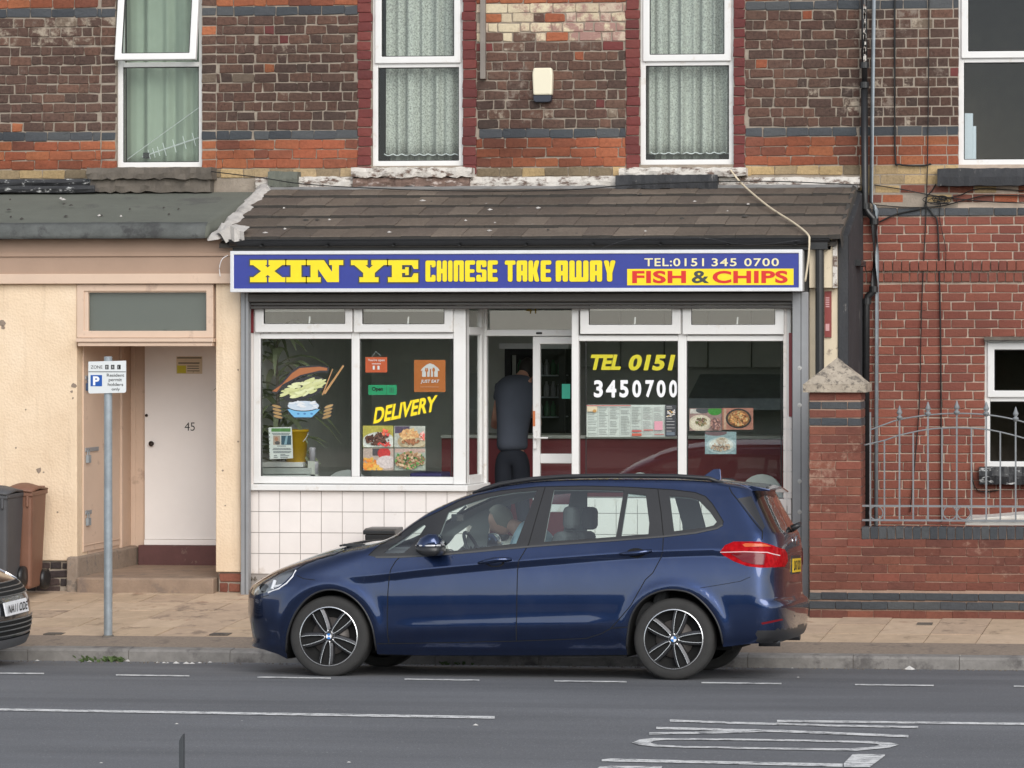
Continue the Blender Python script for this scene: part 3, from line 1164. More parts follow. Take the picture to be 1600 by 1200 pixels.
# --- plastic windows -------------------------------------------------------
def sash_window(parent, r, y, vt, u_mid, open_top=False, lab=None):
    """white two-light window; vt = image rows of the transom"""
    x0, x1, z0, z1 = r
    zt = Z(vt, YW, u_mid)
    w = MB()
    rects(w, x0, x1, z0, z1, .055, y, y + .07)
    w.box(x0 + .055, x1 - .055, y + .003, y + .068, zt - .03, zt + .02)
    win = w.build('window', M['pvc'], parent, bevel=.006)
    if lab:
        win['label'] = lab
    # lower fixed pane
    MB().box(x0 + .05, x1 - .05, y + .03, y + .045, z0 + .05, zt - .025).build('pane', M['pane'], win)
    g = MB()
    rects(g, x0 + .055, x1 - .055, z0 + .055, zt - .03, .008, y + .02, y + .032)
    g.build('gasket', M['rubber'], win)
    # opening casement above
    c = MB()
    rects(c, x0 + .03, x1 - .03, zt + .012, z1 - .03, .07, y - .028, y + .03)
    cas = c.build('casement', M['pvc'], win, bevel=.008)
    pn = MB().box(x0 + .095, x1 - .095, y - .005, y + .01, zt + .077, z1 - .095).build('pane', M['pane'], win)
    g = MB()
    rects(g, x0 + .10, x1 - .10, zt + .082, z1 - .10, .008, y - .016, y - .003)
    gk = g.build('gasket', M['rubber'], win)
    if open_top:
        piv = Vector((0, y, z1 - .03))
        T = Matrix.Translation(piv) @ Matrix.Rotation(rad(-9), 4, 'X') @ Matrix.Translation(-piv)
        for o in (cas, pn, gk):
            o.data.transform(T)
    return win


sash_window(house, W1, YW + .075, 99, 248, True, 'white window over the white door with its upper sash open')
sash_window(shop, W2, YW + .06, 100, 652)
sash_window(shop, W3, YW + .06, 97, 1072)
sash_window(rhouse, W4, YW + .06, 92, 1560)
w5 = sash_window(rhouse, W5, YW + .06, 623, 1560)

# rooms behind the upper windows
for pr_, r in ((house, W1), (shop, W2), (shop, W3), (rhouse, W4), (rhouse, W5)):
    mb = MB()
    room(mb, r[0] - .5, r[1] + .5, YW + .30, YW + 2.6, r[2] - .4, r[3] + .3)
    mb.build('room', M['room_pale'], pr_, fix=False)


def curtain(label, x0, x1, z0, z1, y, mt, amp=.03, folds=7, scallop=False, seed=0, name='curtain', cat='curtain'):
    rnd = random.Random(seed)
    n, mz = 120, 14
    ph = [rnd.random() * 6 for _ in range(4)]
    vs, fs = [], []
    for j in range(mz + 1):
        t = j / mz
        for i in range(n + 1):
            s = i / n
            d = amp * (sin(2 * pi * folds * s + ph[0]) * .6 + sin(2 * pi * folds * .43 * s + ph[1]) * .5 + sin(2 * pi * folds * 1.7 * s + ph[2]) * .2) * (.5 + .5 * (1 - t) + .2)
            zz = z0 + (z1 - z0) * t
            if scallop and j == 0:
                zz -= .018 * abs(sin(pi * s * 9))
            vs.append((x0 + (x1 - x0) * s, y + d, zz))
    for j in range(mz):
        for i in range(n):
            a = j * (n + 1) + i
            fs.append((a, a + 1, a + n + 2, a + n + 1))
    m = MB()
    m.add(vs, fs)
    o = m.build(name, mt, smooth=True, fix=False)
    so = o.modifiers.new('cloth', 'SOLIDIFY')
    so.thickness = .002
    return tag(o, label, cat, 'curtains in the upper windows')


curtain('sage green curtain drawn across the window over the white door', W1[0] + .02, W1[1] - .02, W1[2] + .03, W1[3], YW + .26, M['curtain_green'], .035, 5, seed=4)
c2 = curtain('white lace net curtain in the window left of the alarm box', W2[0] + .1, W2[1] - .03, Z(239, YW + .2, 650), W2[3], YW + .25, M['lace'], .05, 6, True, 2)
c3 = curtain('white lace net curtain in the window right of the alarm box', W3[0] + .03, W3[1] - .03, Z(238, YW + .2, 1070), W3[3], YW + .25, M['lace'], .05, 8, True, 9)
for c, r in ((c2, W2), (c3, W3)):     # the plain drop behind the lace
    x0, x1, z0, z1 = r
    m = MB()
    n = 60
    vs = [(x0 + .1 + (x1 - x0 - .3) * i / n, YW + .38 + .035 * sin(i * .62) + .015 * sin(i * 1.7), z) for i in range(n + 1) for z in (z0 + .02, z1)]
    m.add(vs, [(2 * i, 2 * i + 2, 2 * i + 3, 2 * i + 1) for i in range(n)])
    m.build('lining', M['curtain_grey'], c, smooth=True, fix=False)
    h = MB()
    zb_ = Z(240, YW + .2, 650)
    h.tube([(x0 + .08 + (x1 - x0 - .12) * i / 60, YW + .215, (zb_ - .018 * abs(sin(pi * i / 60 * 9)))) for i in range(61)], .005, 5)
    h.build('lace_hem', M['white'], c)
# odds and ends on the right upper sill
pp = MB()
a = RX(1507, 1520, 177, 248, YW + .2)
pp.box(a[0], a[1], YW + .2, YW + .26, W4[2] + .05, a[3])
a = RX(1520, 1525, 197, 248, YW + .2)
pp.box(a[0] + .001, a[1], YW + .2, YW + .26, W4[2] + .05, a[3])
tag(pp.build('paper_stack', flat('pale blue paper', (.55, .58, .66))), 'pale papers standing inside the upper right window', 'papers')
# aerial leaning inside the first window
ae = MB()
A, B = at(222, 245, YW + .16), at(314, 214, YW + .16)
ae.tube([A, B], .007, 6)
for t in (.12, .2, .28, .38, .55, .72, .88):
    p = A.lerp(B, t)
    d = Vector((-.10, 0, .36)).normalized() * (.05 + .02 * (t > .3))
    ae.tube([p - d, p + d], .004, 5)
ae.tube([at(199, 249, YW + .16), at(311, 168, YW + .16)], .004, 5)
bx = at(229, 243, YW + .16)
ae.box(bx.x - .03, bx.x + .03, bx.y - .02, bx.y + .02, bx.z - .03, bx.z + .03, 1)
tag(ae.build('television_aerial', [M['alu'], M['black']]), 'small silver TV aerial leaning inside the window over the white door', 'aerial')

# sills and the band between wall and lean-to
def rough_bar(name, r, y0, y1, mt, parent, amp=.012, n=24, seed=1):
    x0, x1, z0, z1 = r
    rnd = random.Random(seed)
    vs, fs = [], []
    for i in range(n + 1):
        x = x0 + (x1 - x0) * i / n
        j = [rnd.uniform(-amp, amp) for _ in range(6)]
        vs += [(x, y1, z0), (x, y0 + .01 + j[0], z0 + j[1]), (x, y0 + j[2], (z0 + z1) / 2 + j[3]), (x, y0 + .008 + j[4], z1 + j[5] * .6), (x, y1, z1)]
    for i in range(n):
        for k in range(4):
            a = i * 5 + k
            fs.append((a, a + 5, a + 6, a + 1))
    fs += [(0, 1, 2, 3, 4), tuple(n * 5 + k for k in (4, 3, 2, 1, 0))]
    m = MB()
    m.add(vs, fs)
    return m.build(name, mt, parent)


rough_bar('sill', RX(138, 333, 262, 280, 29.18), 29.12, YW + .1, M['stone_dark'], house, seed=2)
rough_bar('sill', RX(143, 330, 280.5, 300, 29.22), 29.18, YW + .05, M['stone_dark'], house, seed=3)
rough_bar('peeling_board', RX(-480, 146, 281, 291, 29.2), 29.2, YW + .02, M['peel_black'], house, .006, seed=4)
rough_bar('peeling_board', RX(-480, 148, 291.5, 302, 29.17), 29.16, YW + .02, M['peel_black'], house, .006, seed=5)
rough_bar('sill', RX(550, 738, 262, 277, 29.17), 29.13, YW + .1, M['peel'], shop, .012, seed=6)
rough_bar('sill', RX(552, 734, 277.5, 292, 29.2), 29.17, YW + .05, M['peel_brown'], shop, .014, seed=7)
rough_bar('sill', RX(968, 1166, 262, 276, 29.17), 29.13, YW + .1, M['peel'], shop, .012, seed=8)
rough_bar('lead_flashing', RX(400, 553, 276, 293, 29.24), 29.22, YW + .02, M['peel'], shop, .008, seed=9)
rough_bar('lead_flashing', RX(734, 966, 276, 293, 29.24), 29.22, YW + .02, M['peel'], shop, .008, seed=10)
rough_bar('lead_flashing', RX(1120, 1344, 277, 294, 29.24), 29.22, YW + .02, M['peel'], shop, .008, seed=12)
rough_bar('felt_patch', RX(962, 1121, 273, 295, 29.12), 29.10, YW + .02, M['black_paint'], shop, .008, seed=13)
rough_bar('felt_patch', RX(420, 466, 268, 292, 29.2), 29.16, YW + .02, M['felt'], shop, .01, 8, seed=14)
rough_bar('sill', RX(1465, 1665, 263, 290, 29.2), 29.14, YW + .1, M['black_paint'], rhouse, .006, seed=15)
rough_bar('sill', RX(1530, 1690, 730, 757, 29.2), 29.16, YW + .1, M['peel_black'], rhouse, .008, seed=16)
MB().box(*[f for f in (RX(1538, 1682, 526, 531.5, 29.25)[0], W5[1], 29.22, YW + .1)], Z(531.5, 29.25, 1560), Z(526, 29.25, 1560)).build('lintel_strip', M['stone_dark'], rhouse)

# ------------------------------------------------------------------ lean-to roofs
ZR0 = Z(291, 29.25, 800)
ZR1 = Z(371, YE, 800)
rl = math.hypot(29.25 - YE, ZR0 - ZR1)
sl = math.atan2(ZR0 - ZR1, 29.25 - YE)
roof = MB()
roof.prism_yz([(YE + .06, ZR1 - .05), (29.28, ZR0 - .05), (29.28, ZR0 - .09), (YE + .06, ZR1 - .09)], XTL - .02, XTR - .03)
tr = roof.build('tiled_roof', M['tile_bed_shade'], shop)
NR = 5
ex = rl / NR
tw = .298
tms = []
for k in range(4):
    rnd = random.Random(k + 40)
    m = MB()
    L_, T_ = ex + .07, .050
    n = 3
    vs = []
    for j, yy in enumerate((0, .012, L_)):
        for i in range(n + 1):
            xx = -tw / 2 + .0015 + (tw - .003) * i / n
            e = rnd.uniform(-.006, .006) if j == 0 else 0
            vs.append((xx, yy + e, T_ - (.006 if j == 0 else 0) + rnd.uniform(-.0015, .0015)))
    for i in range(n + 1):
        vs.append((-tw / 2 + .0015 + (tw - .003) * i / n, 0, 0))
    fs = []
    for j in range(2):
        for i in range(n):
            a = j * (n + 1) + i
            fs.append((a, a + 1, a + n + 2, a + n + 1))
    for i in range(n):
        fs.append((12 + i, 13 + i, i + 1, i))
    fs += [(12, 0, 4, 8), (15, 11, 7, 3)]
    m.add(vs, fs)
    me_ = m.mesh('roof_tile', [M['tile'], M['tile_bed_shade']])
    for i in (6, 7, 8):
        me_.polygons[i].material_index = 1  # front edges set dark: mossy dirt plus painted row shadow lines
    tms.append(me_)
random.seed(5)
for r in range(NR):
    off = (.5 if r % 2 else 0) * tw
    x = XTL - off + .02
    while x < XTR:
        x0, x1 = max(x, XTL - .01), min(x + tw, XTR + .015)
        if x1 - x0 > .05:
            s = r * ex
            o = link('roof_tile', random.choice(tms), tr)
            o.location = ((x0 + x1) / 2, YE + s * cos(sl), ZR1 + s * sin(sl) - .028 + random.uniform(-.004, .004))
            o.rotation_euler = (sl - .085 + random.uniform(-.006, .006), random.uniform(-.006, .006), random.uniform(-.012, .012))
            o.scale = ((x1 - x0) / tw, 1, 1)
        x += tw
# droppings and moss lumps
m = MB()
for i in range(24):
    s, xx = random.uniform(.05, rl - .05), random.uniform(XTL + .2, XTR - .2)
    yy, zz = YE + s * cos(sl), ZR1 + s * sin(sl) + .012
    w = random.uniform(.012, .035)
    m.add([(xx - w, yy, zz), (xx, yy - w, zz - w * .4), (xx + w * 1.3, yy, zz), (xx, yy + w, zz + w * .4), (xx, yy, zz + .012)], [(0, 1, 4), (1, 2, 4), (2, 3, 4), (3, 0, 4)], 0 if random.random() < .45 else 1)
o = m.build('lichen_spots', [M['cement'], M['tile_bed_shade']], tr)
o['kind'] = 'stuff'
# top strip, verge and cement fillet
rough_bar('lead_flashing', RX(420, 1340, 290.5, 299, 29.2), 29.15, 29.27, mat('grey lead', (.20, .195, .19), .7, .2, 4), shop, .006, 60, 18)
vm = MB()
for i in range(12):
    t0, t1 = i / 12, (i + 1) / 12
    y0, y1 = YE + t0 * (29.2 - YE), YE + t1 * (29.2 - YE)
    z0, z1 = ZR1 + t0 * (ZR0 - ZR1), ZR1 + t1 * (ZR0 - ZR1)
    e = random.uniform(-.02, .02)
    vm.add([(XTR + .012, y0, z0 - .01), (XTR + .012, y1, z1 - .01), (XTR + .03, y1, z1 - .12 + e), (XTR + .03, y0, z0 - .12 + e),
            (XTR - .02, y0, z0 + .004), (XTR - .02, y1, z1 + .004)], [(0, 1, 2, 3), (4, 5, 1, 0)])
vm.build('verge', M['tile_bed_shade'], shop)
fl = MB()
rnd = random.Random(3)
vs, fs = [], []
N = 26
for i in range(N + 1):
    t = i / N
    y = YE - .02 + t * (29.22 - YE)
    z = ZR1 + t * (ZR0 - ZR1)
    w = .03 + rnd.uniform(-.015, .015) + .02 * t
    vs += [(XTL - .09 - w + rnd.uniform(-.02, .02), y, z - .025), (XTL - .08 + rnd.uniform(-.02, .02), y, z + .028 + rnd.uniform(-.008, .008)),
           (XTL - .02 + rnd.uniform(-.02, .02), y, z + .028 + rnd.uniform(-.008, .008)), (XTL + .02 + rnd.uniform(-.02, .02), y, z - .01)]
for i in range(N):
    for k in range(3):
        a = i * 4 + k
        fs.append((a, a + 4, a + 5, a + 1))
fs.append((0, 1, 2, 3))
fl.add(vs, fs)
fl.build('cement_fillet', M['cement'], shop)
# torn lead over the party line at the eaves
sc = MB()
a = RX(338, 382, 351, 372, YE - .03)
xs = [a[0] + (a[1] - a[0]) * i / 6 for i in range(7)]
vs, fs = [], []
for i, x in enumerate(xs):
    vs += [(x, YE + .14, a[3] + .015 - .03 * (i / 6) + rnd.uniform(-.01, .01)), (x, YE - .04 + rnd.uniform(-.02, .02), a[3] - .02 - .02 * abs(i - 3) + rnd.uniform(-.01, .01)),
           (x, YE - .03 + rnd.uniform(-.02, .02), a[2] + (.05 if i < 2 else -.03) + rnd.uniform(-.02, .02))]
for i in range(6):
    for k in range(2):
        fs.append((i * 3 + k, i * 3 + 3 + k, i * 3 + 4 + k, i * 3 + 1 + k))
sc.add(vs, fs)
o = sc.build('torn_lead', M['cement'], shop)
o.modifiers.new('thickness', 'SOLIDIFY').thickness = .004

# felt roof of no. 45
zf0, zf1, zf2 = Z(301, 29.25, 180), Z(348, YE + .12, 180), Z(371, YE, 180)
prof = [(29.28, zf0), (28.4, zf0 + (zf1 - zf0) * .52 - .012), (YE + .16, zf1), (YE + .07, zf1 - .012), (YE + .02, zf1 - .05), (YE, zf2 + .03), (YE - .005, zf2), (YE + .03, zf2 - .01), (YE + .2, zf2), (29.28, zf2)]
n = 60
m = MB()
rnd = random.Random(6)
vs, fs = [], []
K = len(prof)
for i in range(n + 1):
    x = XA + (XTL - .14 - XA) * i / n
    for k, (y, z) in enumerate(prof):
        j = .005 * noise.noise(Vector((x * 2.3, k * .7, 1))) + .006 * noise.noise(Vector((x * .8, k * 1.7, 7)))
        vs.append((x, y, z + (j if k < 8 else 0)))
for i in range(n):
    for k in range(K - 1):
        a = i * K + k
        fs.append((a, a + 1, a + K + 1, a + K))
fs.append(tuple(range(K)))
fs.append(tuple(n * K + k for k in range(K)))
m.add(vs, fs)
fr = m.build('felt_roof', M['felt'], house, smooth=True)
m = MB()
for i in range(n + 1):
    pass
vs, fs = [], []
for i in range(n + 1):
    x = XA + (XTL - .14 - XA) * i / n
    j = .006 * noise.noise(Vector((x * 3, 0, 2)))
    vs += [(x, YE + .075, zf1 - .002 + j), (x, YE + .012, zf1 - .05), (x, YE - .010, zf2 + .03), (x, YE - .014, zf2 - .012 + j * 2)]
for i in range(n):
    for k in range(3):
        a = i * 4 + k
        fs.append((a, a + 4, a + 5, a + 1))
m.add(vs, fs)
o = m.build('felt_drip_edge', M['felt_dark'], fr, smooth=True)
o.modifiers.new('thickness', 'SOLIDIFY').thickness = .004
m = MB()
for (u, v) in [(14, 331), (16, 315), (95, 313), (99, 315), (100, 322), (111, 324), (203, 330), (159, 340), (256, 328), (279, 330), (264, 338), (103, 341), (34, 345), (17, 342), (155, 340), (189, 341)]:
    p = at(u, v, 28.4 + (325 - v) * .028)
    w = random.uniform(.012, .03)
    m.add([(p.x - w, p.y, p.z + .02), (p.x, p.y - w, p.z + .012), (p.x + w, p.y, p.z + .02), (p.x, p.y + w, p.z + .027), (p.x, p.y, p.z + .035)], [(0, 1, 4), (1, 2, 4), (2, 3, 4), (3, 0, 4)], random.random() < .25)
m.build('moss_lumps', [M['tile_bed_shade'], M['cement']], fr)['kind'] = 'stuff'

# ------------------------------------------------------------------ no. 45: rendered frontage
XL = XA
XR45 = X(376, YT, 600)
x_rl, x_rr = X(120, YT, 700), X(337, YT, 700)           # sides of the porch recess
zbase = zpave(YT) - .05
Zt = lambda v, u=200: Z(v, YT, u)
fa = MB()
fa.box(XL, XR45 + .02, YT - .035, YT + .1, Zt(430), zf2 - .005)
fa.build('fascia', M['tan_eave_shade'], house, bevel=.004)
MB().box(XL, XR45 + .02, YT - .055, YT - .034, Zt(401), Zt(395)).build('moulding', M['tan_eave_shade'], house, bevel=.004)
MB().box(XL, XR45 + .02, YT - .07, YT + .05, Zt(443.5), Zt(428)).build('moulding', M['tan'], house, bevel=.006)
m = MB()
m.box(XL, x_rl, YT, YT + .3, Zt(876, 60), Zt(443.5))
rw = m.build('rendered_wall', M['render'], house, bevel=.01)
m = MB().box(x_rr, XR45, YT, YT + .25, Zt(894, 355), Zt(443.5))
m.build('rendered_wall', M['render'], house, bevel=.01)
bw = MB().box(XL, x_rl - .01, YT + .035, YT + .3, zbase - .3, Zt(877, 60)).build('base_wall', M['mortar_old'], house)
bs = []
for i, (va, vb) in enumerate([(879, 889), (891.5, 902), (904, 915), (917, 927)]):
    bs += course(XL, x_rl - .06 * i, Zt(vb, 60), Zt(va, 60), YT + .022, 'base_brick', .24, first=i % 2, joint=.014, jit=.02)
set_bricks(bw, bs, 60, .05)
bw = MB().box(x_rr + .02, XR45, YT + .035, YT + .25, zbase - .3, Zt(895, 355)).build('base_wall', M['mortar_old'], house)
bs = []
for i, (va, vb) in enumerate([(897, 909), (912, 925)]):
    bs += course(x_rr + .03, XR45, Zt(vb, 355), Zt(va, 355), YT + .022, lambda: random.choice(['base_brick', 'garden_brick']), .24, first=i % 2, joint=.014, jit=.02)
set_bricks(bw, bs, 60, .05)
# old fixings and knocks in the render
m = MB()
rnd = random.Random(14)
for u, v, s_ in ((61, 735, .035), (68, 738, .012), (115, 603, .03), (112, 612, .02), (114, 622, .012), (3, 505, .045), (5, 512, .03), (348, 735, .012), (352, 790, .01), (372, 578, .012), (372, 690, .012), (40, 640, .01), (90, 800, .012), (25, 700, .01)):
    p = at(u, v, YT - .002)
    pts = [(p.x + s_ * rnd.uniform(.5, 1.1) * cos(a_), p.z + s_ * rnd.uniform(.5, 1.1) * sin(a_)) for a_ in [2 * pi * k / 7 for k in range(7)]]
    m.prism_xz(pts, YT - .003, YT + .004)
o = m.build('chipped_render', M['stone_mid'], rw)
o['kind'] = 'stuff'
# porch recess: ceiling, side walls, back wall
yb_ = 29.20
zc = Zt(540, 230)
zst = Z(903, YT - .05, 230)       # step top at the front
m = MB()
m.box(x_rl - .12, x_rr + .12, YT + .12, yb_ + .3, zc, zc + .06)
m.box(x_rl - .12, x_rl - .001, YT + .31, yb_ + .3, zbase - .3, zc)
m.box(x_rr + .001, x_rr + .12, YT + .26, yb_ + .3, zbase - .3, zc)
m.box(x_rl - .1, x_rr + .1, yb_ + .06, yb_ + .2, zbase - .3, zc)
m.box(x_rl - .1, x_rr + .1, YT + .065, YT + .115, zc + .0, Zt(435))
m.build('porch_lining', M['tan'], house)
# side door and post on the left cheek of the porch


def yside(u, v=700):
    r = ray(u, v)
    return r.y * (x_rl / r.x)


ys0, ys1, ys2, ys3 = yside(129), yside(186), yside(216), yside(222)
zd0 = Z(853, yb_, 210)
sdoor = MB().box(x_rl - .02, x_rl + .012, ys0, ys1 - .02, zd0 + .03, zc - .0).build('side_door', M['tan'], house, bevel=.003)
sdoor['label'] = 'tan side door with padlocked hasps in the porch'
m = MB()
m.box(x_rl + .0, x_rl + .03, ys1, ys1 + .05, zd0, zc)
m.box(x_rl + .0, x_rl + .035, ys2 - .08, ys2, zd0, zc)
m.box(x_rl + .0, x_rl + .055, ys2 + .02, yb_ + .05, zd0, zc)
m.box(x_rl + .012, x_rl + .02, ys0, ys1 - .02, zd0 + .09, zd0 + .1)
m.build('door_post', M['tan'], house, bevel=.004)


def hasp(v, w, blue=False):
    p = Vector((x_rl + .012, yside(131, v), 0))
    p.z = at(131, v, p.y).z
    m = MB()
    m.box(p.x, p.x + .012, p.y, p.y + w, p.z - .02, p.z + .02)
    h = m.build('hasp', M['steel'], sdoor, bevel=.002)
    m = MB()
    m.box(p.x + .004, p.x + .032, p.y + .01, p.y + .09, p.z - .13, p.z - .055)
    m.tube([(p.x + .018, p.y + .025, p.z - .055), (p.x + .018, p.y + .03, p.z - .01), (p.x + .018, p.y + .05, p.z + .004), (p.x + .018, p.y + .07, p.z - .01), (p.x + .018, p.y + .075, p.z - .055)], .005, 6)
    m.build('padlock', flat('blue padlock', (.04, .07, .14), .4) if blue else M['galv'], sdoor, bevel=.004)


hasp(590, .16, True)
hasp(703, .36)
hasp(801, .16)
# plinth on the left, step and riser
m = MB()
pts = [(x_rl - .22, YT - .03), (x_rl + .05, YT - .02), (x_rl + .10, yb_ - .1), (x_rl + .1, yb_ + .05), (x_rl - .1, yb_ + .05)]
m.prism_xy([(x_rl - .10, YT - .025), (x_rl + .015, YT - .02), (x_rl + .09, yb_ - .05), (x_rl + .09, yb_ + .05), (x_rl - .05, yb_ + .05), (x_rl - .05, YT + .05)], zbase - .2, zd0)
m.build('plinth', M['stone_mid'], house, bevel=.02)
m = MB()
m.prism_yz([(YT - .06, zbase - .2), (YT - .06, zst - .01), (YT - .04, zst), (yb_ + .05, zst + .01), (yb_ + .05, zbase - .2)], X(123, YT), X(337, YT) - .005)
m.build('step', M['step'], house, bevel=.012)
xd0, xd1 = X(226, yb_, 700), X(342, yb_, 700)
zr = Z(852, yb_, 280)
MB().box(xd0 - .06, xd1, yb_ - .03, yb_ + .05, zst - .02, zr).build('riser', M['purple'], house, bevel=.006)
fd = MB().box(xd0, xd1, yb_ + .0, yb_ + .045, zr + .062, zc + .02).build('front_door', M['door_white'], house, bevel=.003)
fd['label'] = 'white front door numbered 45'
MB().box(xd0, xd1, yb_ - .022, yb_ - .001, zr + .002, zr + .06).build('weather_bar', M['door_white'], fd, bevel=.006)
m = MB()
for u, v, r, d in ((229.5, 649, .016, .02), (238, 693, .028, .05)):
    p = at(u, v, yb_)
    m.lathe([(.0, 0), (r * .7, -.002), (r * .6, -d * .5), (r, -d * .7), (r * .85, -d), (0, -d - .004)], 16, 'Y', (p.x, yb_, p.z))
m.build('door_knob', flat('dark bronze', (.05, .04, .035), .4, .6), fd, smooth=True)
a = RX(288.5, 304.5, 660, 673, yb_)
text(fd, '45', a[0], a[1], a[2], a[3], yb_ - .001, M['black'], -.006, name='door_number')
a = RX(276, 316, 557, 584, yb_)
pl = MB().box(a[0], a[1], yb_ - .006, yb_, a[2], a[3]).build('notice_plate', M['cream_paint'], fd)
m = MB()
b = RX(277, 291, 571, 583, yb_)
m.box(b[0], b[1], yb_ - .008, yb_ - .0061, b[2], b[3], 0)
for v0, v1, u0, u1 in ((558.5, 560, 277, 315), (566.5, 568, 279, 312), (571.5, 572.5, 293, 311), (575, 576, 293, 311), (579, 580, 293, 312)):
    b = RX(u0, u1, v0, v1, yb_)
    m.box(b[0], b[1], yb_ - .008, yb_ - .0061, b[2], b[3], 1)
m.build('notice_print', [M['ochre'], M['black']], pl)
# transom light over the porch
t0 = RX(121, 334, 449, 540, YT)
m = MB()
rects(m, t0[0], t0[1], Zt(528, 230), Zt(444), .07, YT - .02, YT + .05)
tl = m.build('transom_window', M['tan'], house, bevel=.006)
g = RX(138, 322, 457, 519, YT)
m = MB()
rects(m, g[0] - .045, g[1] + .045, g[2] - .045, g[3] + .045, .045, YT - .005, YT + .04)
m.build('frame', M['tan'], tl, bevel=.008)
MB().box(g[0] - .002, g[1] + .002, YT + .02, YT + .03, g[2] - .002, g[3] + .002).build('pane', M['pane'], tl)
MB().box(g[0] - .02, g[1] + .02, YT + .06, YT + .064, g[2] - .03, g[3] + .03).build('backing_board', flat('grey board', (.10, .105, .10)), tl)
m = MB()
m.box(t0[0] + .01, t0[1] + .015, YT - .075, YT + .12, Zt(534.5, 230), Zt(528.5, 230))
m.box(t0[0] + .02, t0[1] + .0, YT - .05, YT + .12, Zt(541, 230), Zt(534.6, 230))
m.build('transom_ledge', M['tan'], tl, bevel=.006)

# ------------------------------------------------------------------ takeaway: gutter, pier, shutter guides
xg0, xg1 = X(358, YE, 380), X(1296, YE, 380)
m = MB()
m.box(xg0, xg1, YE + .11, YE + .2, Z(391, YE), ZR1 - .02)
m.build('fascia_board', M['black_gloss'], shop)
m = MB()
R_ = .058
prof = [(R_ * cos(a), R_ * sin(a)) for a in [pi + pi * i / 10 for i in range(11)]]
vs, fs = [], []
zg = Z(373.5, YE - .02, 800)
for x in (xg0, xg1):
    for (dy, dz) in prof:
        vs.append((x, YE + .04 + dy, zg + dz))
K = len(prof)
fs += [(i, i + 1, K + i + 1, K + i) for i in range(K - 1)] + [tuple(range(K)), tuple(range(2 * K - 1, K - 1, -1))]
m.add(vs, fs)
m.tube([(xg0, YE - .02, zg), (xg1, YE - .02, zg)], .006, 6)
for i in range(9):
    x = xg0 + (xg1 - xg0) * (i + .5) / 9
    m.box(x - .012, x + .012, YE - .03, YE + .1, zg - .062, zg - .055)
m.build('gutter', M['black_gloss'], shop, smooth=False)
MB().box(xg0 + .05, X(1263, YT, 600), YT + .02, YT + .18, Z(473, YT), ZR1 - .06).build('bulkhead', M['shutter'], shop)
# cream pier on the right end with downpipe
pr0, pr1 = X(1264, YT, 600), X(1309, YT, 600)
zl = lambda v: Z(v, YT, 1290)
pier = MB().box(pr0, pr1, YT + .02, YT + .25, zbase - .3, zl(450)).build('end_pier', M['cream_paint'], shop, bevel=.01)
bxx = MB().box(X(1266, YT, 400), X(1309, YT, 400), YT - .09, YT + .2, zl(450), zl(371)).build('gutter_box', M['cream_paint'], shop, bevel=.004)
o = MB().box(X(1303, YT, 400), X(1309, YT, 400) + .005, YT - .105, YT - .088, zl(450), zl(369)).build('corner_trim', M['peel'], shop)
dp = MB()
px = X(1281, YT - .13, 450)
dp.tube([(px, YT - .14, zl(376)), (px, YT - .14, zbase)], .043, 12)
dp.box(X(1267, YT - .14, 380), X(1294, YT - .14, 380), YT - .2, YT - .08, zl(391), zl(370))
dp.build('downpipe', M['black_gloss'], shop, bevel=.004)
a = RX(1288.5, 1297.5, 455, 527, YT)
st = MB().box(a[0], a[1] + .01, YT - .004, YT + .02, a[2], a[3]).build('red_notice', flat('faded red notice', (.24, .05, .045), .5), pier)
m = MB()
b = RX(1290, 1296, 463, 480, YT)
for i in range(5):
    z = b[2] + (b[3] - b[2]) * i / 5
    m.box(b[0], b[1], YT - .006, YT - .0041, z, z + .012)
b = RX(1290, 1296, 506, 517, YT)
m.box(b[0], b[1], YT - .006, YT - .0041, b[2], b[3])
m.build('notice_print', flat('pink print', (.60, .33, .33)), st)
# black painted cheek of the lean-to
m = MB()
xc = pr1 + .005
m.prism_yz([(YT + .0, zbase - .3), (YT + .0, Z(366, YT, 1310)), (YT, ZR1 + .02), (29.29, ZR0 - .06), (29.29, zbase - .3)], xc, xc + .1)
m.build('cheek_wall', M['black_paint'], shop, bevel=.008)
m = MB()
a = RX(1318, 1336, 407, 416, 28.6)
m.box(xc + .1, xc + .16, 28.4, 28.9, a[2], a[3])
m.build('cable_box', M['black_gloss'], shop)

# shutter box and guides
def guide(u0, u1, v0, v1, lab, bolts):
    a = RX(u0, u1, v0, v1, YS)
    o = MB().box(a[0], a[1], YS, YS + .09, zpave(YS) - .02, a[3]).build('shutter_guide', M['steel'], shop, bevel=.006)
    m = MB().box((a[0] + a[1]) / 2 + .004, (a[0] + a[1]) / 2 + .010, YS - .0015, YS + .001, zpave(YS), a[3])
    m.build('guide_seam', M['black_gloss'], o)
    if bolts:
        m = MB()
        for v in bolts:
            p = at((u0 + u1) / 2 - 1, v, YS)
            m.lathe([(0, 0), (.022, 0), (.018, -.002), (.006, -.003), (.006, -.009), (0, -.010)], 14, 'Y', (p.x, YS, p.z))
        m.build('bolt_patch', flat('pale bolt filler', (.42, .42, .41), .8), o)
    return o


guide(376, 388, 456, 928, '', [])
guide(1238, 1263, 456, 928, '', [575, 633, 752, 800, 852])
m = MB()
a = RX(386, 1240, 458, 472, YS)
m.box(a[0], a[1], YS + .0, YS + .16, a[2] + .004, a[3])
m.build('shutter_box', M['shutter'], shop, bevel=.01)
m = MB()
b = RX(388, 1238, 472, 483, YS)
for i in range(2):
    z0 = b[2] + (b[3] - b[2]) * i / 2
    m.box(b[0], b[1], YS + .05, YS + .075, z0 + .004, z0 + (b[3] - b[2]) / 2)
m.build('shutter_slat', M['shutter'], shop, bevel=.008)

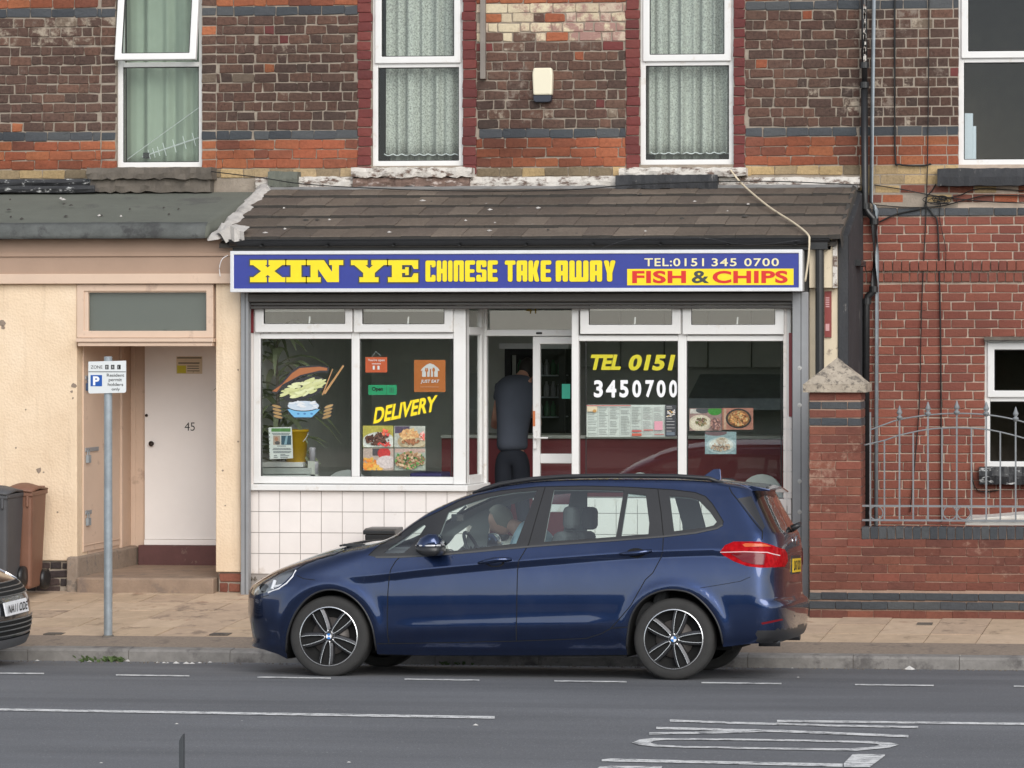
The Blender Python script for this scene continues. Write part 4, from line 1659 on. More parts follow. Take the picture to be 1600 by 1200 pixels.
# ------------------------------------------------------------------ the blue sign
YSG = 27.40
a = RX(360, 1254, 391, 456, YSG)
sign = thing('shop_sign', 'long blue illuminated box sign reading XIN YE CHINESE TAKE AWAY in yellow', 'sign', ((a[0] + a[1]) / 2, YSG, a[2]))
MB().box(a[0] + .004, a[1] - .004, YSG + .012, YSG + .20, a[2] + .004, a[3] - .004).build('sign_box', M['alu'], sign, bevel=.006)
m = MB()
rects(m, a[0], a[1], a[2], a[3], .036, YSG - .012, YSG + .02)
m.build('sign_frame', M['alu'], sign, bevel=.005)
MB().box(a[0] + .03, a[1] - .03, YSG + .0, YSG + .011, a[2] + .03, a[3] - .03).build('sign_face', M['sign_blue'], sign)


def sg(u0, u1, v0, v1):
    return RX(u0, u1, v0, v1, YSG)


for ch, u0, u1 in (('X', 391, 446), ('I', 447.5, 478), ('N', 479.5, 536.5), ('Y', 548.5, 605), ('E', 606.5, 653.5)):
    b = sg(u0, u1, 406.6, 440.8)
    letters(sign, SLAB[ch], b[0], b[1], b[2], b[3], YSG, M['yellow'], M['navy'], .013)
for wd, u0, u1 in (('CHINESE', 665, 778), ('TAKE', 789, 861.5), ('AWAY', 868.5, 961.5)):
    b = sg(u0, u1, 407, 440)
    letters(sign, word(wd), b[0], b[1], b[2], b[3], YSG, M['yellow'], M['navy'], .004)
b = sg(1007, 1050, 403.5, 416)
text(sign, 'TEL:', b[0], b[1], b[2], b[3], YSG, M['cream'], .012, depth=.003, space=1.1)
for s_, u0, u1 in (('0151', 1052, 1100), ('345', 1112, 1151), ('0700', 1163, 1217)):
    b = sg(u0, u1, 403.5, 416)
    text(sign, s_, b[0], b[1], b[2], b[3], YSG, M['cream'], .012, depth=.003, space=1.15)
b = sg(980, 1240, 420, 445.5)
MB().box(b[0], b[1], YSG - .003, YSG, b[2], b[3]).build('yellow_panel', M['yellow'], sign)
for s_, u0, u1, mk, v0, v1 in (('FISH', 988, 1072, 'red', 423, 442.5), ('&', 1081, 1108, 'navy', 423, 442.5), ('CHIPS', 1113.5, 1231, 'red', 423, 442.5)):
    b = sg(u0, u1, v0, v1)
    text(sign, s_, b[0], b[1], b[2], b[3], YSG - .003, M[mk], .035 if mk == 'red' else .02, depth=.003, space=1.05)

# ------------------------------------------------------------------ shop windows
def bay(u0, u1, v0, v1, mull, lights, tops, vt, y=YF):
    """white window: outer box, mullion, transom, opening top lights; panes"""
    um = (u0 + u1) / 2
    zz = lambda v: Z(v, y, um)
    a = RX(u0, u1, v0, v1, y)
    w = MB()
    rects(w, a[0], a[1], a[2], a[3], .07, y, y + .08)
    mx0, mx1 = X(mull[0], y, 600), X(mull[1], y, 600)
    w.box(mx0, mx1, y + .003, y + .077, a[2] + .07, a[3] - .06)
    w.box(a[0] + .07, mx0, y + .003, y + .077, zz(vt + 9), zz(vt))
    w.box(mx1, a[1] - .07, y + .003, y + .077, zz(vt + 9), zz(vt))
    win = w.build('window', M['pvc'], shop, bevel=.007)
    for (l0, l1, lv0, lv1) in lights:
        b = RX(l0, l1, lv0, lv1, y)
        MB().box(b[0] - .015, b[1] + .015, y + .03, y + .042, b[2] - .015, b[3] + .015).build('pane', M['pane_shop'], win)
        g = MB()
        rects(g, b[0] - .004, b[1] + .004, b[2] - .004, b[3] + .004, .007, y + .018, y + .032)
        g.build('gasket', M['rubber'], win)
    for (l0, l1, lv0, lv1, c0, c1, cv0, cv1) in tops:
        b = RX(l0, l1, lv0, lv1, y - .04)
        c = RX(c0, c1, cv0, cv1, y - .04)
        k = MB()
        vs = []
        for yy in (y - .045, y + .0):
            for p in ((b[0], b[2]), (b[1], b[2]), (b[1], b[3]), (b[0], b[3]), (c[0], c[2]), (c[1], c[2]), (c[1], c[3]), (c[0], c[3])):
                vs.append((p[0], yy, p[1]))
        fs = []
        for i in range(4):
            j = (i + 1) % 4
            fs += [(i, j, j + 4, i + 4), (i + 8, i + 12, j + 12, j + 8), (i, i + 8, j + 8, j), (i + 4, j + 4, j + 12, i + 12)]
        k.add(vs, fs)
        k.build('casement', M['pvc'], win, bevel=.010)
        MB().box(c[0] - .01, c[1] + .01, y - .022, y - .012, c[2] - .01, c[3] + .01).build('pane', M['pane_shop'], win)
        g = MB()
        rects(g, c[0] - .003, c[1] + .003, c[2] - .003, c[3] + .003, .007, y - .036, y - .022)
        g.build('gasket', M['rubber'], win)
        h = MB()
        xx = (c[0] + c[1]) / 2 + .03
        h.tube([(xx, y + .02, c[2] - .02), (xx + .006, y + .03, c[2] + .075)], .009, 6)
        h.build('handle', M['pvc'], win)
    return win, a


lw, la = bay(396, 728, 476, 756, (549, 561.5), [(408, 548, 529, 749), (562, 705, 529, 750)],
             [(398, 550.5, 478, 519.5, 412, 539, 481, 506), (552.5, 707.5, 478, 519.5, 566, 694, 481, 506.5)], 520.5)
rwn, ra = bay(893, 1236, 474, 790, (1059, 1072.5), [(915, 1058, 530, 760), (1074, 1220, 530, 760)],
              [(906.5, 1063.5, 474, 522, 920, 1050, 476, 507.5), (1066.5, 1225, 474, 522.5, 1080, 1211, 476, 507.5)], 524)
# corner post of the left bay and its splayed return
zz = lambda v, y=YF: Z(v, y, 720)
xq0, xq1 = X(728, YF, 600), X(757, YD, 600)
m = MB()
m.box(X(708.5, YF - .01, 600), xq0, YF - .012, YF + .085, zz(757), zz(474))
m.build('corner_post', M['pvc'], shop, bevel=.006)


def splay(v0, v1, name, t0, t1, mt, inset=0, thick=.05):
    """a piece of the oblique return, t along it"""
    A, B = Vector((xq0, YF + .02, 0)), Vector((xq1, YD, 0))
    d = (B - A)
    n_ = Vector((d.y, -d.x, 0)).normalized()
    p, q = A + d * t0 + n_ * inset * -1, A + d * t1 + n_ * inset * -1
    b0, b1 = p - n_ * thick, q - n_ * thick
    mm = MB()
    mm.prism_xy([(p.x, p.y), (q.x, q.y), (b1.x, b1.y), (b0.x, b0.y)], Z(v1, YF + .2, 740), Z(v0, YF + .2, 740))
    return mm


rt_ = splay(752, 474, '', .0, .12, None)
rt_ = splay(474, 756, '', .02, .16, None)
for a_ in ((474, 756, .84, .99), (474, 480, .16, .84), (511, 523, .16, .84), (742, 756, .16, .84)):
    q_ = splay(a_[0], a_[1], '', a_[2], a_[3], None)
    rt_.add(q_.v, q_.f)
ret = rt_.build('return_window', M['pvc'], shop, bevel=.005)
splay(480, 511, '', .16, .84, None, .02, .01).build('pane', M['pane_shop'], ret)
splay(523, 742, '', .16, .84, None, .02, .01).build('pane', M['pane_shop'], ret)
# sill and tiled stall riser following the bay
m = MB()
zs0, zs1 = Z(767, YF - .05, 560), Z(757.5, YF - .05, 560)
m.prism_xy([(X(389, YF), YF - .07), (xq0 + .03, YF - .07), (xq1 + .05, YD - .03), (xq1 + .05, YD + .05), (X(389, YF), YF + .08)], zs0, zs1)
m.build('sill', M['pvc'], shop, bevel=.008)
ytile = YF - .01
zt0 = zpave(YF) - .05
xt0 = X(388, ytile, 850)
sr = MB()
sr.prism_xy([(xt0, ytile + .012), (xq0 + .02, ytile + .012), (xq1 + .03, YD - .02), (xq1 + .03, YD + .1), (xt0, YD + .1)], zt0 - .2, zs0 - .001)
sr.box(X(893, YF), X(1238, YF), ytile + .012, YF + .2, zt0 - .2, Z(778, YF, 1000))
sr.box(X(1224, YF), X(1238, YF), ytile + .012, YF + .06, zt0 - .2, Z(650, YF, 1230))
srw = sr.build('stall_riser', M['grout'], shop)
pt = X(437, ytile, 850) - X(404.5, ytile, 850)
pz = pt * .985
tme = MB().box(-.5, .5, 0, .012, -.5, .5).mesh('wall_tile', M['glazed'])
xj = X(404.5, ytile, 850)


def tiles(x0, x1, z0, z1, phx, phz):
    i = math.floor((x0 - phx) / pt)
    while phx + i * pt < x1:
        a, b = max(phx + i * pt, x0) + .003, min(phx + (i + 1) * pt, x1) - .003
        j = math.floor((z0 - phz) / pz)
        while phz + j * pz < z1:
            c, d = max(phz + j * pz, z0) + .003, min(phz + (j + 1) * pz, z1) - .003
            if b - a > .015 and d - c > .015:
                o = link('wall_tile', tme, srw)
                o.location = ((a + b) / 2, ytile + random.uniform(-.0015, .0015), (c + d) / 2)
                o.scale = (b - a, 1, d - c)
                o.rotation_euler = (random.uniform(-.004, .004), 0, random.uniform(-.004, .004))
            j += 1
        i += 1


zj = Z(799.5, ytile, 450)
tiles(xt0, xq0 + .01, Z(897, ytile, 450), zs0 - .004, xj, zj)
tiles(X(893, ytile), X(1237, ytile), Z(897, ytile, 1000), Z(779, ytile, 1000), xj, zj)
tiles(X(1223.5, ytile), X(1237.5, ytile), Z(779, ytile, 1230), Z(652, ytile, 1230), xj, zj)
tiles(X(1223.5, ytile), X(1232, ytile), Z(652, ytile, 1230), Z(480, ytile, 1230), xj, zj)
m = MB()
m.box(X(1232.5, ytile), X(1237.5, ytile), ytile + .002, YF + .05, Z(651, ytile, 1230), Z(520, ytile, 1230))
m.build('red_edge', M['maroon'], shop)
MB().box(X(388, ytile), X(396, ytile), ytile + .002, YF + .05, Z(520, ytile, 390), Z(474, ytile, 390)).build('red_edge', M['maroon'], shop)
m = MB()
m.box(X(388, ytile), X(395.5, ytile), ytile + .002, YF + .05, Z(767, ytile, 390), Z(521, ytile, 390))
m.build('tile_edge', M['glazed'], shop)
# rubble where the bottom tiles have gone
m = MB()
for i in range(60):
    p = at(random.uniform(389, 470), random.uniform(899, 925), ytile + .01)
    s = random.uniform(.015, .045)
    m.add([(p.x - s, p.y + .02, p.z), (p.x, p.y - .015, p.z - s * .5), (p.x + s, p.y + .02, p.z), (p.x, p.y + .01, p.z + s * .6)], [(0, 1, 3), (1, 2, 3), (0, 2, 1)])
o = m.build('broken_render', M['stone_dark'], shop)
o['kind'] = 'stuff'

# ------------------------------------------------------------------ shop door
yd = YD
zq = lambda v: Z(v, yd, 830)
d0, d1 = X(758, yd, 600), X(905, yd, 600)
m = MB()
m.box(d0 - .06, d0 + .015, yd, yd + .08, .3, zq(474))
m.box(d0 + .015, d1, yd + .002, yd + .078, zq(525), zq(515))
m.box(d0 + .015, d1, yd + .002, yd + .078, zq(479), zq(470))
df = m.build('door_frame', M['pvc'], shop, bevel=.006)
MB().box(d0 + .01, d1, yd + .035, yd + .045, zq(516), zq(477)).build('pane', M['pane_shop'], df)
a = RX(838, 847, 519, 522, yd)
MB().box(a[0], a[1], yd - .01, yd + .001, a[2], a[3]).build('door_closer', M['black'], df)
# fixed leaf
f0, f1 = X(832, yd, 600), X(905, yd, 600)
m = MB()
rects(m, f0, f1, zq(800), zq(526), .075, yd + .01, yd + .065)
m.box(f0 + .075, f1 - .07, yd + .013, yd + .062, zq(724), zq(709))
lf = m.build('door_leaf', M['pvc'], shop, bevel=.007)
MB().box(f0 + .07, f1 - .06, yd + .035, yd + .045, zq(794), zq(535)).build('pane', M['pane_shop'], lf)
m = MB()
a = at(832, 687, yd)
m.box(f0 + .012, f0 + .045, yd - .02, yd + .01, a.z - .09, a.z + .09)
m.tube([(f0 + .03, yd - .02, a.z + .02), (f0 + .03, yd - .06, a.z + .02), (f0 + .17, yd - .065, a.z + .02)], .01, 8)
m.build('handle', M['pvc'], lf, bevel=.003)
a = RX(877, 890, 600, 623, yd)
MB().box(a[0], a[1], yd + .030, yd + .034, a[2], a[3]).build('green_notice', flat('teal notice', (.03, .30, .21), .5), lf)
a = RX(832.5, 836, 642, 666, yd)
MB().box(a[0], a[1], yd + .006, yd + .0095, a[2], a[3]).build('orange_label', flat('orange label', (.55, .17, .06), .5), lf)
# the lettering 41 on the fanlight
a = RX(821, 837, 478, 490, yd)
text(df, '41', a[0], a[1], a[2], a[3], yd + .03, flat('gold number', (.30, .22, .05), .5), .01, name='door_number')

# ------------------------------------------------------------------ inside the takeaway
FZ = .62
xi0, xi1 = X(388, YF + .1, 600), X(1240, YF + .1, 600)
m = MB()
room(m, xi0, xi1 + .3, YF + .09, 32.6, FZ, 3.35)
m.build('shop_room', M['room_dark'], shop, fix=False)
YC = 30.0
ct = thing('shop_counter', 'tall maroon serving counter inside the takeaway', 'counter', ((xi0 + xi1) / 2, YC, FZ))
zc_ = Z(680, YC, 1050)
MB().box(X(690, YC), xi1 + .2, YC, YC + .06, FZ, zc_ - .04).build('counter_front', M['maroon'], ct)
MB().box(X(690, YC), xi1 + .2, YC - .06, YC + .6, zc_ - .038, zc_).build('counter_top', M['room_mid'], ct, bevel=.01)
cb = thing('wall_cupboard', 'row of dim grey cupboards on the back wall of the takeaway', 'cupboard', (X(1050, 32.3), 32.3, 2.2))
for i in range(5):
    x0 = X(905 + i * 68, 32.3, 560)
    x1 = X(905 + (i + 1) * 68, 32.3, 560) - .012
    MB().box(x0, x1, 32.2, 32.55, Z(574, 32.3, 1000), Z(478, 32.3, 1000)).build('cupboard_door', M['room_mid'], cb, bevel=.008)
hood = MB().prism_yz([(31.2, Z(640, 31.2)), (31.2, Z(622, 31.2)), (32.1, Z(585, 31.8)), (32.5, Z(585, 31.8)), (32.5, Z(640, 31.2))], X(1075, 31.2), xi1 + .2)
tag(hood.build('worktop_range', M['galv'], smooth=False), 'steel kitchen range behind the counter', 'range')
fg = thing('drinks_fridge', 'black glass-door drinks fridge behind the counter', 'fridge', (X(840, 31.5), 31.5, FZ))
a = RX(790, 884, 545, 770, 31.4)
m = MB()
rects(m, a[0], a[1], FZ, a[3], .07, 31.35, 31.42)
m.box(a[0], a[1], 31.95, 32.0, FZ, a[3])
m.build('cabinet', M['black'], fg)
m = MB().box(a[0] - .05, a[1] + .05, 31.3, 32.0, a[3], a[3] + .06)
m.build('fridge_top', M['white'], fg)
for v in (586, 620, 651):
    z = Z(v, 31.5, 840)
    MB().box(a[0] + .07, a[1] - .07, 31.5, 31.9, z - .012, z).build('shelf', M['galv'], fg)
    m = MB()
    x = a[0] + .12
    k = 0
    while x < a[1] - .1:
        m.lathe([(0, 0), (.03, 0), (.032, .01), (.032, .11), (.012, .15), (.012, .17), (0, .17)], 8, 'Z', (x, 31.6, z + .001), k % 3)
        x += .075
        k += random.choice((0, 1))
    m.build('bottle_row', [flat('green bottles', (.03, .10, .05), .2), flat('dark bottles', (.03, .015, .01), .2), flat('grey cans', (.2, .2, .22), .3)], fg)


def chair(x, y, z, w, label):
    t = thing('cafe_chair', label, 'chair', (x, y, FZ), 'white moulded chairs in the takeaway')
    m = MB()
    n = 14
    vs = []
    for yy in (y, y + .03):
        for i in range(n + 1):
            a_ = pi * i / n
            vs.append((x - cos(a_) * w / 2, yy + .08 * (1 - sin(a_)) * 0 - .06 * (1 - sin(a_)), z - .38 + .38 * sin(a_) ** .6))
    vs2 = vs
    fs = [tuple(range(n + 1)), tuple(range(2 * n + 1, n, -1))] + [(i, i + n + 1, i + n + 2, i + 1) for i in range(n)]
    m.add(vs2, fs)
    m.build('backrest', flat('grey white moulded plastic', (.62, .64, .62), .4), t)
    MB().box(x - w / 2, x + w / 2, y - .4, y, z - .42, z - .385).build('seat', M['white'], t, bevel=.015)
    for sx in (-1, 1):
        for yy in (y - .36, y - .02):
            MB().tube([(x + sx * w * .4, yy, z - .42), (x + sx * w * .46, yy, FZ)], .012, 6).build('leg', M['galv'], t)


for u, v, w, lb in ((543, 734, .52, 'white moulded chair behind the mullion of the left shop window'),
                    (1000, 738, .30, 'white moulded chair under the menu in the right window'),
                    (1190, 741, .46, 'white moulded chair at the right end of the shop window')):
    p = at(u, v, 28.75)
    chair(p.x, 28.75, p.z, w, lb)
bl = MB()
a = RX(640, 690, 739, 770, 28.9)
bl.box(a[0], a[1], 28.9, 29.3, a[2] - .2, a[3])
tag(bl.build('plastic_crate', flat('violet blue plastic', (.06, .05, .22), .4), bevel=.02), 'violet blue plastic crate low in the left shop window', 'crate')
# window-sill clutter on the left
yk_ = 28.25
bk = thing('yellow_bucket', 'yellow plastic bucket on boxes in the left shop window', 'bucket', (X(465, yk_, 700), yk_, Z(722, yk_, 465)))
p = at(463, 722, yk_)
rt = X(481, yk_, 680) - X(463, yk_, 680)
h_ = Z(671, yk_, 460) - p.z
MB().lathe([(0, 0), (rt * .82, 0), (rt * .98, h_ * .93), (rt * 1.06, h_ * .93), (rt * 1.06, h_), (rt * .97, h_), (rt * .8, .02), (0, .02)], 28, 'Z', tuple(p)).build('bucket_body', flat('yellow plastic', (.72, .42, .012), .4), bk, smooth=True)
MB().tube([(p.x + rt * 1.05 * cos(a_), p.y - rt * 1.05 * abs(sin(a_)) * .6 - .01, p.z + h_ * .9 - .12 * sin(a_)) for a_ in [pi * i / 12 for i in range(13)]], .004, 5).build('bucket_handle', M['white'], bk)
for (u0, u1, v0, v1, lb, col) in ((409, 473, 722, 730, 'white carton under the yellow bucket', (.66, .66, .64)),
                                  (408, 486, 731, 741, 'grey white box, middle of the pile in the left window', (.42, .44, .42)),
                                  (408, 484, 742, 757, 'flat white box at the bottom of the pile in the left window', (.5, .52, .5))):
    a = RX(u0, u1, v0, v1, 28.15)
    tag(MB().box(a[0], a[1], 28.15, 28.45, a[2], a[3]).build('carton', flat('carton', col, .6), bevel=.006), lb, 'box', 'boxes piled in the left shop window')
for (u, v0, v1, lb) in ((488, 699, 720, 'clear jar of spoons behind the yellow bucket'), (492.5, 721, 741, 'clear jar in front of the boxes in the left window')):
    p = at(u, v1, 28.2)
    h = Z(v0, 28.2, u) - p.z
    j = MB().lathe([(0, 0), (.03, 0), (.034, h * .8), (.036, h), (.03, h), (.028, .01), (0, .01)], 14, 'Z', (p.x, 28.2, p.z)).build('jar', flat('cloudy plastic', (.42, .40, .44), .2), smooth=True)
    tag(j, lb, 'jar')
    MB().box(p.x - .036, p.x + .036, 28.164, 28.236, Z(760, 28.2, u), p.z - .001).build('stand', M['room_mid'], j)
# palm plant
pl = thing('potted_palm', 'tall dusty palm plant inside the left shop window', 'plant', (X(432, 28.35, 760), 28.35, FZ))
base = Vector((X(432, 28.35, 740), 28.35, FZ))
MB().lathe([(0, 0), (.12, 0), (.16, .3), (.15, .3), (.0, .28)], 16, 'Z', tuple(base)).build('pot', M['stone_dark'], pl, smooth=True)
MB().tube([base + Vector((0, 0, .28)), base + Vector((.03, 0, .9)), base + Vector((0, 0, 2.1))], [.03, .025, .012], 8).build('trunk', M['stone_dark'], pl)
m = MB()
rnd = random.Random(9)
for i in range(95):
    a_ = rnd.random() * 2 * pi
    h0 = rnd.uniform(.8, 2.1)
    L_ = rnd.uniform(.35, .7)
    st_ = base + Vector((0, 0, h0))
    up_ = rnd.uniform(.3, 1.2)
    prev = None
    pts = []
    for k in range(6):
        t = k / 5
        q_ = st_ + Vector((cos(a_) * L_ * t, sin(a_) * L_ * t * .35, L_ * (up_ * t - .9 * t * t)))
        w = .036 * (1 - t) * (.4 + t * 2.2) + .003
        s_ = Vector((-sin(a_), cos(a_), .35)).normalized() * w
        pts += [q_ - s_, q_ + s_]
    m.add(pts, [(2 * k, 2 * k + 1, 2 * k + 3, 2 * k + 2) for k in range(5)])
m.build('leaves', mat('dusty palm green', (.23, .26, .15), .6, .3, 8), pl)

# ------------------------------------------------------------------ things stuck in the windows
YO = YF + .028     # vinyl on the street side of the pane
YI = YF + .046     # paper on the room side
PAL = {}


def cmat(c, r=.55, var=.06):
    k = tuple(round(x, 3) for x in c) + (var,)
    if k not in PAL:
        PAL[k] = mat('print colour %d' % len(PAL), c, r, var, 55, spec=.4)
    return PAL[k]


class Print:
    """flat coloured print in image coordinates laid on a window plane, thin layers one above the other"""

    def __init__(self, y, var=.06):
        self.var = var
        self.gain = 1.0
        self.y, self.mb, self.mats, self.n = y, MB(), [], 0

    def mi(self, c):
        m = cmat(tuple(min(.85, x * self.gain) for x in c), .55, self.var)
        if m not in self.mats:
            self.mats.append(m)
        return self.mats.index(m)

    def poly(self, pts, c, lift=None):
        self.n += 1
        y = self.y - (.00018 * self.n if lift is None else lift)
        P = [at(u, v, self.y) for u, v in pts]
        self.mb.add([(p.x, y, p.z) for p in P], [tuple(range(len(P)))], self.mi(c))
        return self

    def rect(self, u0, u1, v0, v1, c):
        return self.poly([(u0, v1), (u1, v1), (u1, v0), (u0, v0)], c)

    def ell(self, cu, cv, a, b, c, n=20, rot=0.0, wob=0.0, rnd=random):
        pts = []
        for i in range(n):
            t = -2 * pi * i / n
            k = 1 + wob * (rnd.random() - .5)
            x, y_ = a * k * cos(t), b * k * sin(t)
            pts.append((cu + x * cos(rot) - y_ * sin(rot), cv + x * sin(rot) + y_ * cos(rot)))
        return self.poly(pts[::-1] if False else pts, c)

    def build(self, name, label, cat, group=None):
        y1 = self.y + .002
        o = self.mb.build(name, self.mats, fix=False)
        return tag(o, label, cat, group)


def inside(u, v, box):
    return box[0] <= u <= box[1] and box[2] <= v <= box[3]


def food(box, y, bg, layers, label, seed=0):
    """a printed food photograph: background, dish and heaped pieces, all flat print"""
    rnd = random.Random(seed)
    u0, u1, v0, v1 = box
    p = Print(y, .34)
    p.gain = 1.3
    p.rect(u0, u1, v0, v1, bg)
    clip = lambda a, lo, hi: min(max(a, lo), hi)
    for L in layers:
        kind = L[0]
        if kind == 'ell':
            _, cu, cv, a, b, c = L
            pts = []
            for i in range(26):
                t = -2 * pi * i / 26
                pts.append((clip(cu + a * cos(t), u0 + .2, u1 - .2), clip(cv + b * sin(t), v0 + .2, v1 - .2)))
            p.poly(pts, c)
        elif kind == 'rect':
            p.rect(*L[1:])
        elif kind == 'bits':
            _, cu, cv, a, b, cols, n, s = L
            n, s = int(n * 2.2), s * .72
            for _i in range(n):
                t, r = rnd.random() * 2 * pi, math.sqrt(rnd.random())
                x, z = cu + a * r * cos(t), cv + b * r * sin(t)
                q = s * rnd.uniform(.6, 1.4)
                an = rnd.random() * pi
                pts = []
                for i in range(6):
                    tt = -2 * pi * i / 6
                    k = rnd.uniform(.7, 1.1)
                    ex, ez = q * k * cos(tt), q * .6 * k * sin(tt)
                    pts.append((clip(x + ex * cos(an) - ez * sin(an), u0 + .2, u1 - .2), clip(z + ex * sin(an) + ez * cos(an), v0 + .2, v1 - .2)))
                p.poly(pts, rnd.choice(cols))
    return p.build('food_photo', label, 'poster', 'printed food photographs in the shop windows')


food((567, 614.5, 665, 699), YI, (.42, .36, .08), [('ell', 592, 691, 27, 16, (.60, .58, .55)), ('ell', 594, 692, 24, 13, (.70, .67, .62)),
     ('bits', 590, 686, 18, 9, [(.07, .03, .02), (.10, .045, .03), (.14, .07, .05), (.05, .02, .015)], 60, 3.6),
     ('bits', 604, 676, 6, 5, [(.62, .12, .06), (.7, .25, .1), (.5, .06, .05)], 10, 3.4), ('bits', 602, 694, 10, 3, [(.45, .05, .04)], 10, 3)],
     'food photo of dark braised meat, top left of the four prints', 1)
food((616, 664.5, 665.5, 699), YI, (.45, .44, .40), [('rect', 617, 640, 666, 677, (.10, .07, .12)), ('ell', 645, 690, 24, 13, (.40, .30, .19)), ('ell', 646, 690, 20, 9, (.55, .45, .32)),
     ('bits', 640, 680, 13, 8, [(.62, .36, .17), (.55, .28, .12), (.7, .45, .22)], 26, 5.5), ('bits', 643, 690, 14, 4, [(.25, .10, .05), (.35, .15, .07)], 16, 3.5),
     ('bits', 660, 683, 4, 7, [(.6, .12, .10), (.7, .4, .35)], 8, 3.4)], 'food photo of golden spring rolls, top right of the four prints', 2)
food((567.5, 615, 700.5, 735), YI, (.44, .34, .30), [('rect', 582, 601, 701, 712, (.07, .06, .07)), ('ell', 600, 708, 10, 9, (.52, .04, .04)), ('ell', 604, 722, 16, 10, (.60, .50, .50)),
     ('bits', 577, 724, 10, 10, [(.75, .26, .04), (.80, .36, .07), (.70, .20, .03)], 16, 6.5), ('bits', 590, 731, 8, 4, [(.80, .38, .08)], 6, 5)],
     'food photo of orange battered balls, bottom left of the four prints', 3)
food((616.5, 665, 700.5, 735), YI, (.36, .38, .33), [('rect', 617, 664, 701, 707, (.50, .34, .30)),
     ('bits', 641, 719, 22, 13, [(.28, .17, .09), (.36, .24, .13), (.05, .17, .04), (.10, .22, .06), (.45, .34, .22), (.20, .10, .05)], 110, 4)],
     'food photo of stir fry with green peppers, bottom right of the four prints', 4)
food((1077, 1127.5, 638, 673), YI, (.30, .19, .18), [('rect', 1078, 1096, 639, 646, (.55, .5, .47)), ('ell', 1098, 641, 11, 5, (.08, .08, .09)), ('ell', 1117, 642, 11, 7, (.05, .22, .04)),
     ('ell', 1094, 661, 18, 13, (.56, .47, .38)), ('ell', 1094, 661, 15, 10, (.62, .54, .44)), ('bits', 1096, 659, 9, 6, [(.16, .08, .07), (.30, .22, .12), (.12, .14, .06)], 26, 3),
     ('bits', 1119, 662, 8, 9, [(.20, .10, .08), (.34, .2, .16), (.12, .07, .07)], 34, 3.2)], 'food photo of noodles in a pale bowl, left in the right window', 5)
food((1128.5, 1177, 637.5, 671.5), YI, (.36, .16, .12), [('rect', 1131, 1135, 639, 671, (.46, .3, .22)), ('ell', 1154, 654, 20, 15.5, (.035, .03, .03)), ('ell', 1154, 654, 17, 13, (.30, .14, .06)),
     ('bits', 1154, 654, 15, 11, [(.42, .20, .07), (.30, .13, .05), (.50, .28, .10), (.22, .09, .04), (.40, .30, .14)], 70, 3.2)],
     'food photo of a dark round pan of stew, on the right in the right window', 6)
food((1101.5, 1150.5, 674.5, 709.5), YI, (.24, .32, .34), [('ell', 1118, 676, 18, 5, (.16, .10, .11)), ('ell', 1127, 696, 23, 13, (.36, .43, .44)), ('ell', 1127, 695, 19, 10, (.55, .56, .52)),
     ('ell', 1128, 689, 10, 6, (.55, .50, .42)), ('bits', 1128, 689, 7, 4, [(.35, .28, .2)], 14, 2.4), ('bits', 1126, 698, 15, 6, [(.30, .22, .15), (.44, .36, .26), (.2, .14, .1)], 34, 3)],
     'food photo of dumplings on a blue plate, lowest print in the right window', 7)

# take-away menu
p = Print(YI)
p.rect(916.5, 1040, 632.5, 682.5, (.68, .70, .67))
rnd = random.Random(4)
GREY, RED = (.36, .37, .36), (.46, .10, .09)
for cix in range(7):
    u0 = 918.5 + cix * 17.3
    v = 636 if cix else 645
    while v < 680:
        w = rnd.uniform(9, 14.5)
        if rnd.random() < .05:
            p.rect(u0, u0 + w, v, v + 1.3, RED)
        else:
            p.rect(u0, u0 + w, v, v + .9, GREY)
        v += 2.5 if rnd.random() < .85 else 4.5
    p.rect(u0 + 15.3, u0 + 15.7, 635, 681, (.44, .45, .43))
p.rect(917, 986, 633, 634.2, RED)
p.rect(918, 934, 635, 643, (.60, .52, .36))
p.ell(929.5, 642, 3, 2.6, (.45, .25, .08), 10)
p.rect(988, 1003, 672, 674.6, RED)
p.rect(988, 1003, 677, 681, (.46, .10, .06))
p.rect(1006, 1021, 671, 672.6, RED)
p.rect(1023, 1036, 658, 672, (.62, .30, .36))
p.rect(1023, 1038, 678, 679, RED)
p.rect(1040, 1057, 632.5, 682, (.045, .048, .055))
for i in range(26):
    p.ell(rnd.uniform(1042, 1055), rnd.uniform(640, 651), rnd.uniform(.7, 2), rnd.uniform(.6, 1.4), rnd.choice([(.6, .55, .45), (.5, .3, .1), (.62, .6, .6)]), 7)
for v in (634.5, 637, 654, 658, 663, 668, 673):
    p.rect(1042, 1042 + rnd.uniform(8, 13), v, v + .9, (.40, .40, .40))
p.rect(1042, 1055, 675, 680, (.12, .15, .18))
p.build('menu', 'long white takeaway menu with a black end column in the right window', 'menu')

# poster with green heading
p = Print(YI)
p.poly([(421.5, 717.5), (458, 716), (456, 667), (419.5, 668)], (.64, .66, .64))
p.rect(424, 454, 669.2, 674.6, (.10, .24, .07))
for v, a, b in ((676.5, 425, 453), (678.3, 426, 452), (696.5, 433, 447), (700, 427, 454), (702, 426, 455), (705, 427, 455), (706.8, 427, 454), (709.5, 438, 446), (711.5, 428, 433), (711.5, 438, 452), (714, 428, 434), (714, 438, 450)):
    p.rect(a, b, v, v + 1.0, (.10, .11, .13))
p.rect(427, 438, 680.5, 695, (.42, .32, .26))
p.ell(432, 686, 3, 3.5, (.40, .2, .12), 10)
p.ell(433.5, 692, 4, 3, (.1, .09, .09), 10)
p.rect(439.5, 455, 680.5, 695, (.05, .10, .14))
p.poly([(444, 694.5), (448, 694.5), (450, 681), (447, 681)], (.25, .38, .45))
for v in (676, 682, 688, 694, 700, 706, 712):
    p.rect(420.6, 422, v, v + 1.4, (.1, .1, .1))
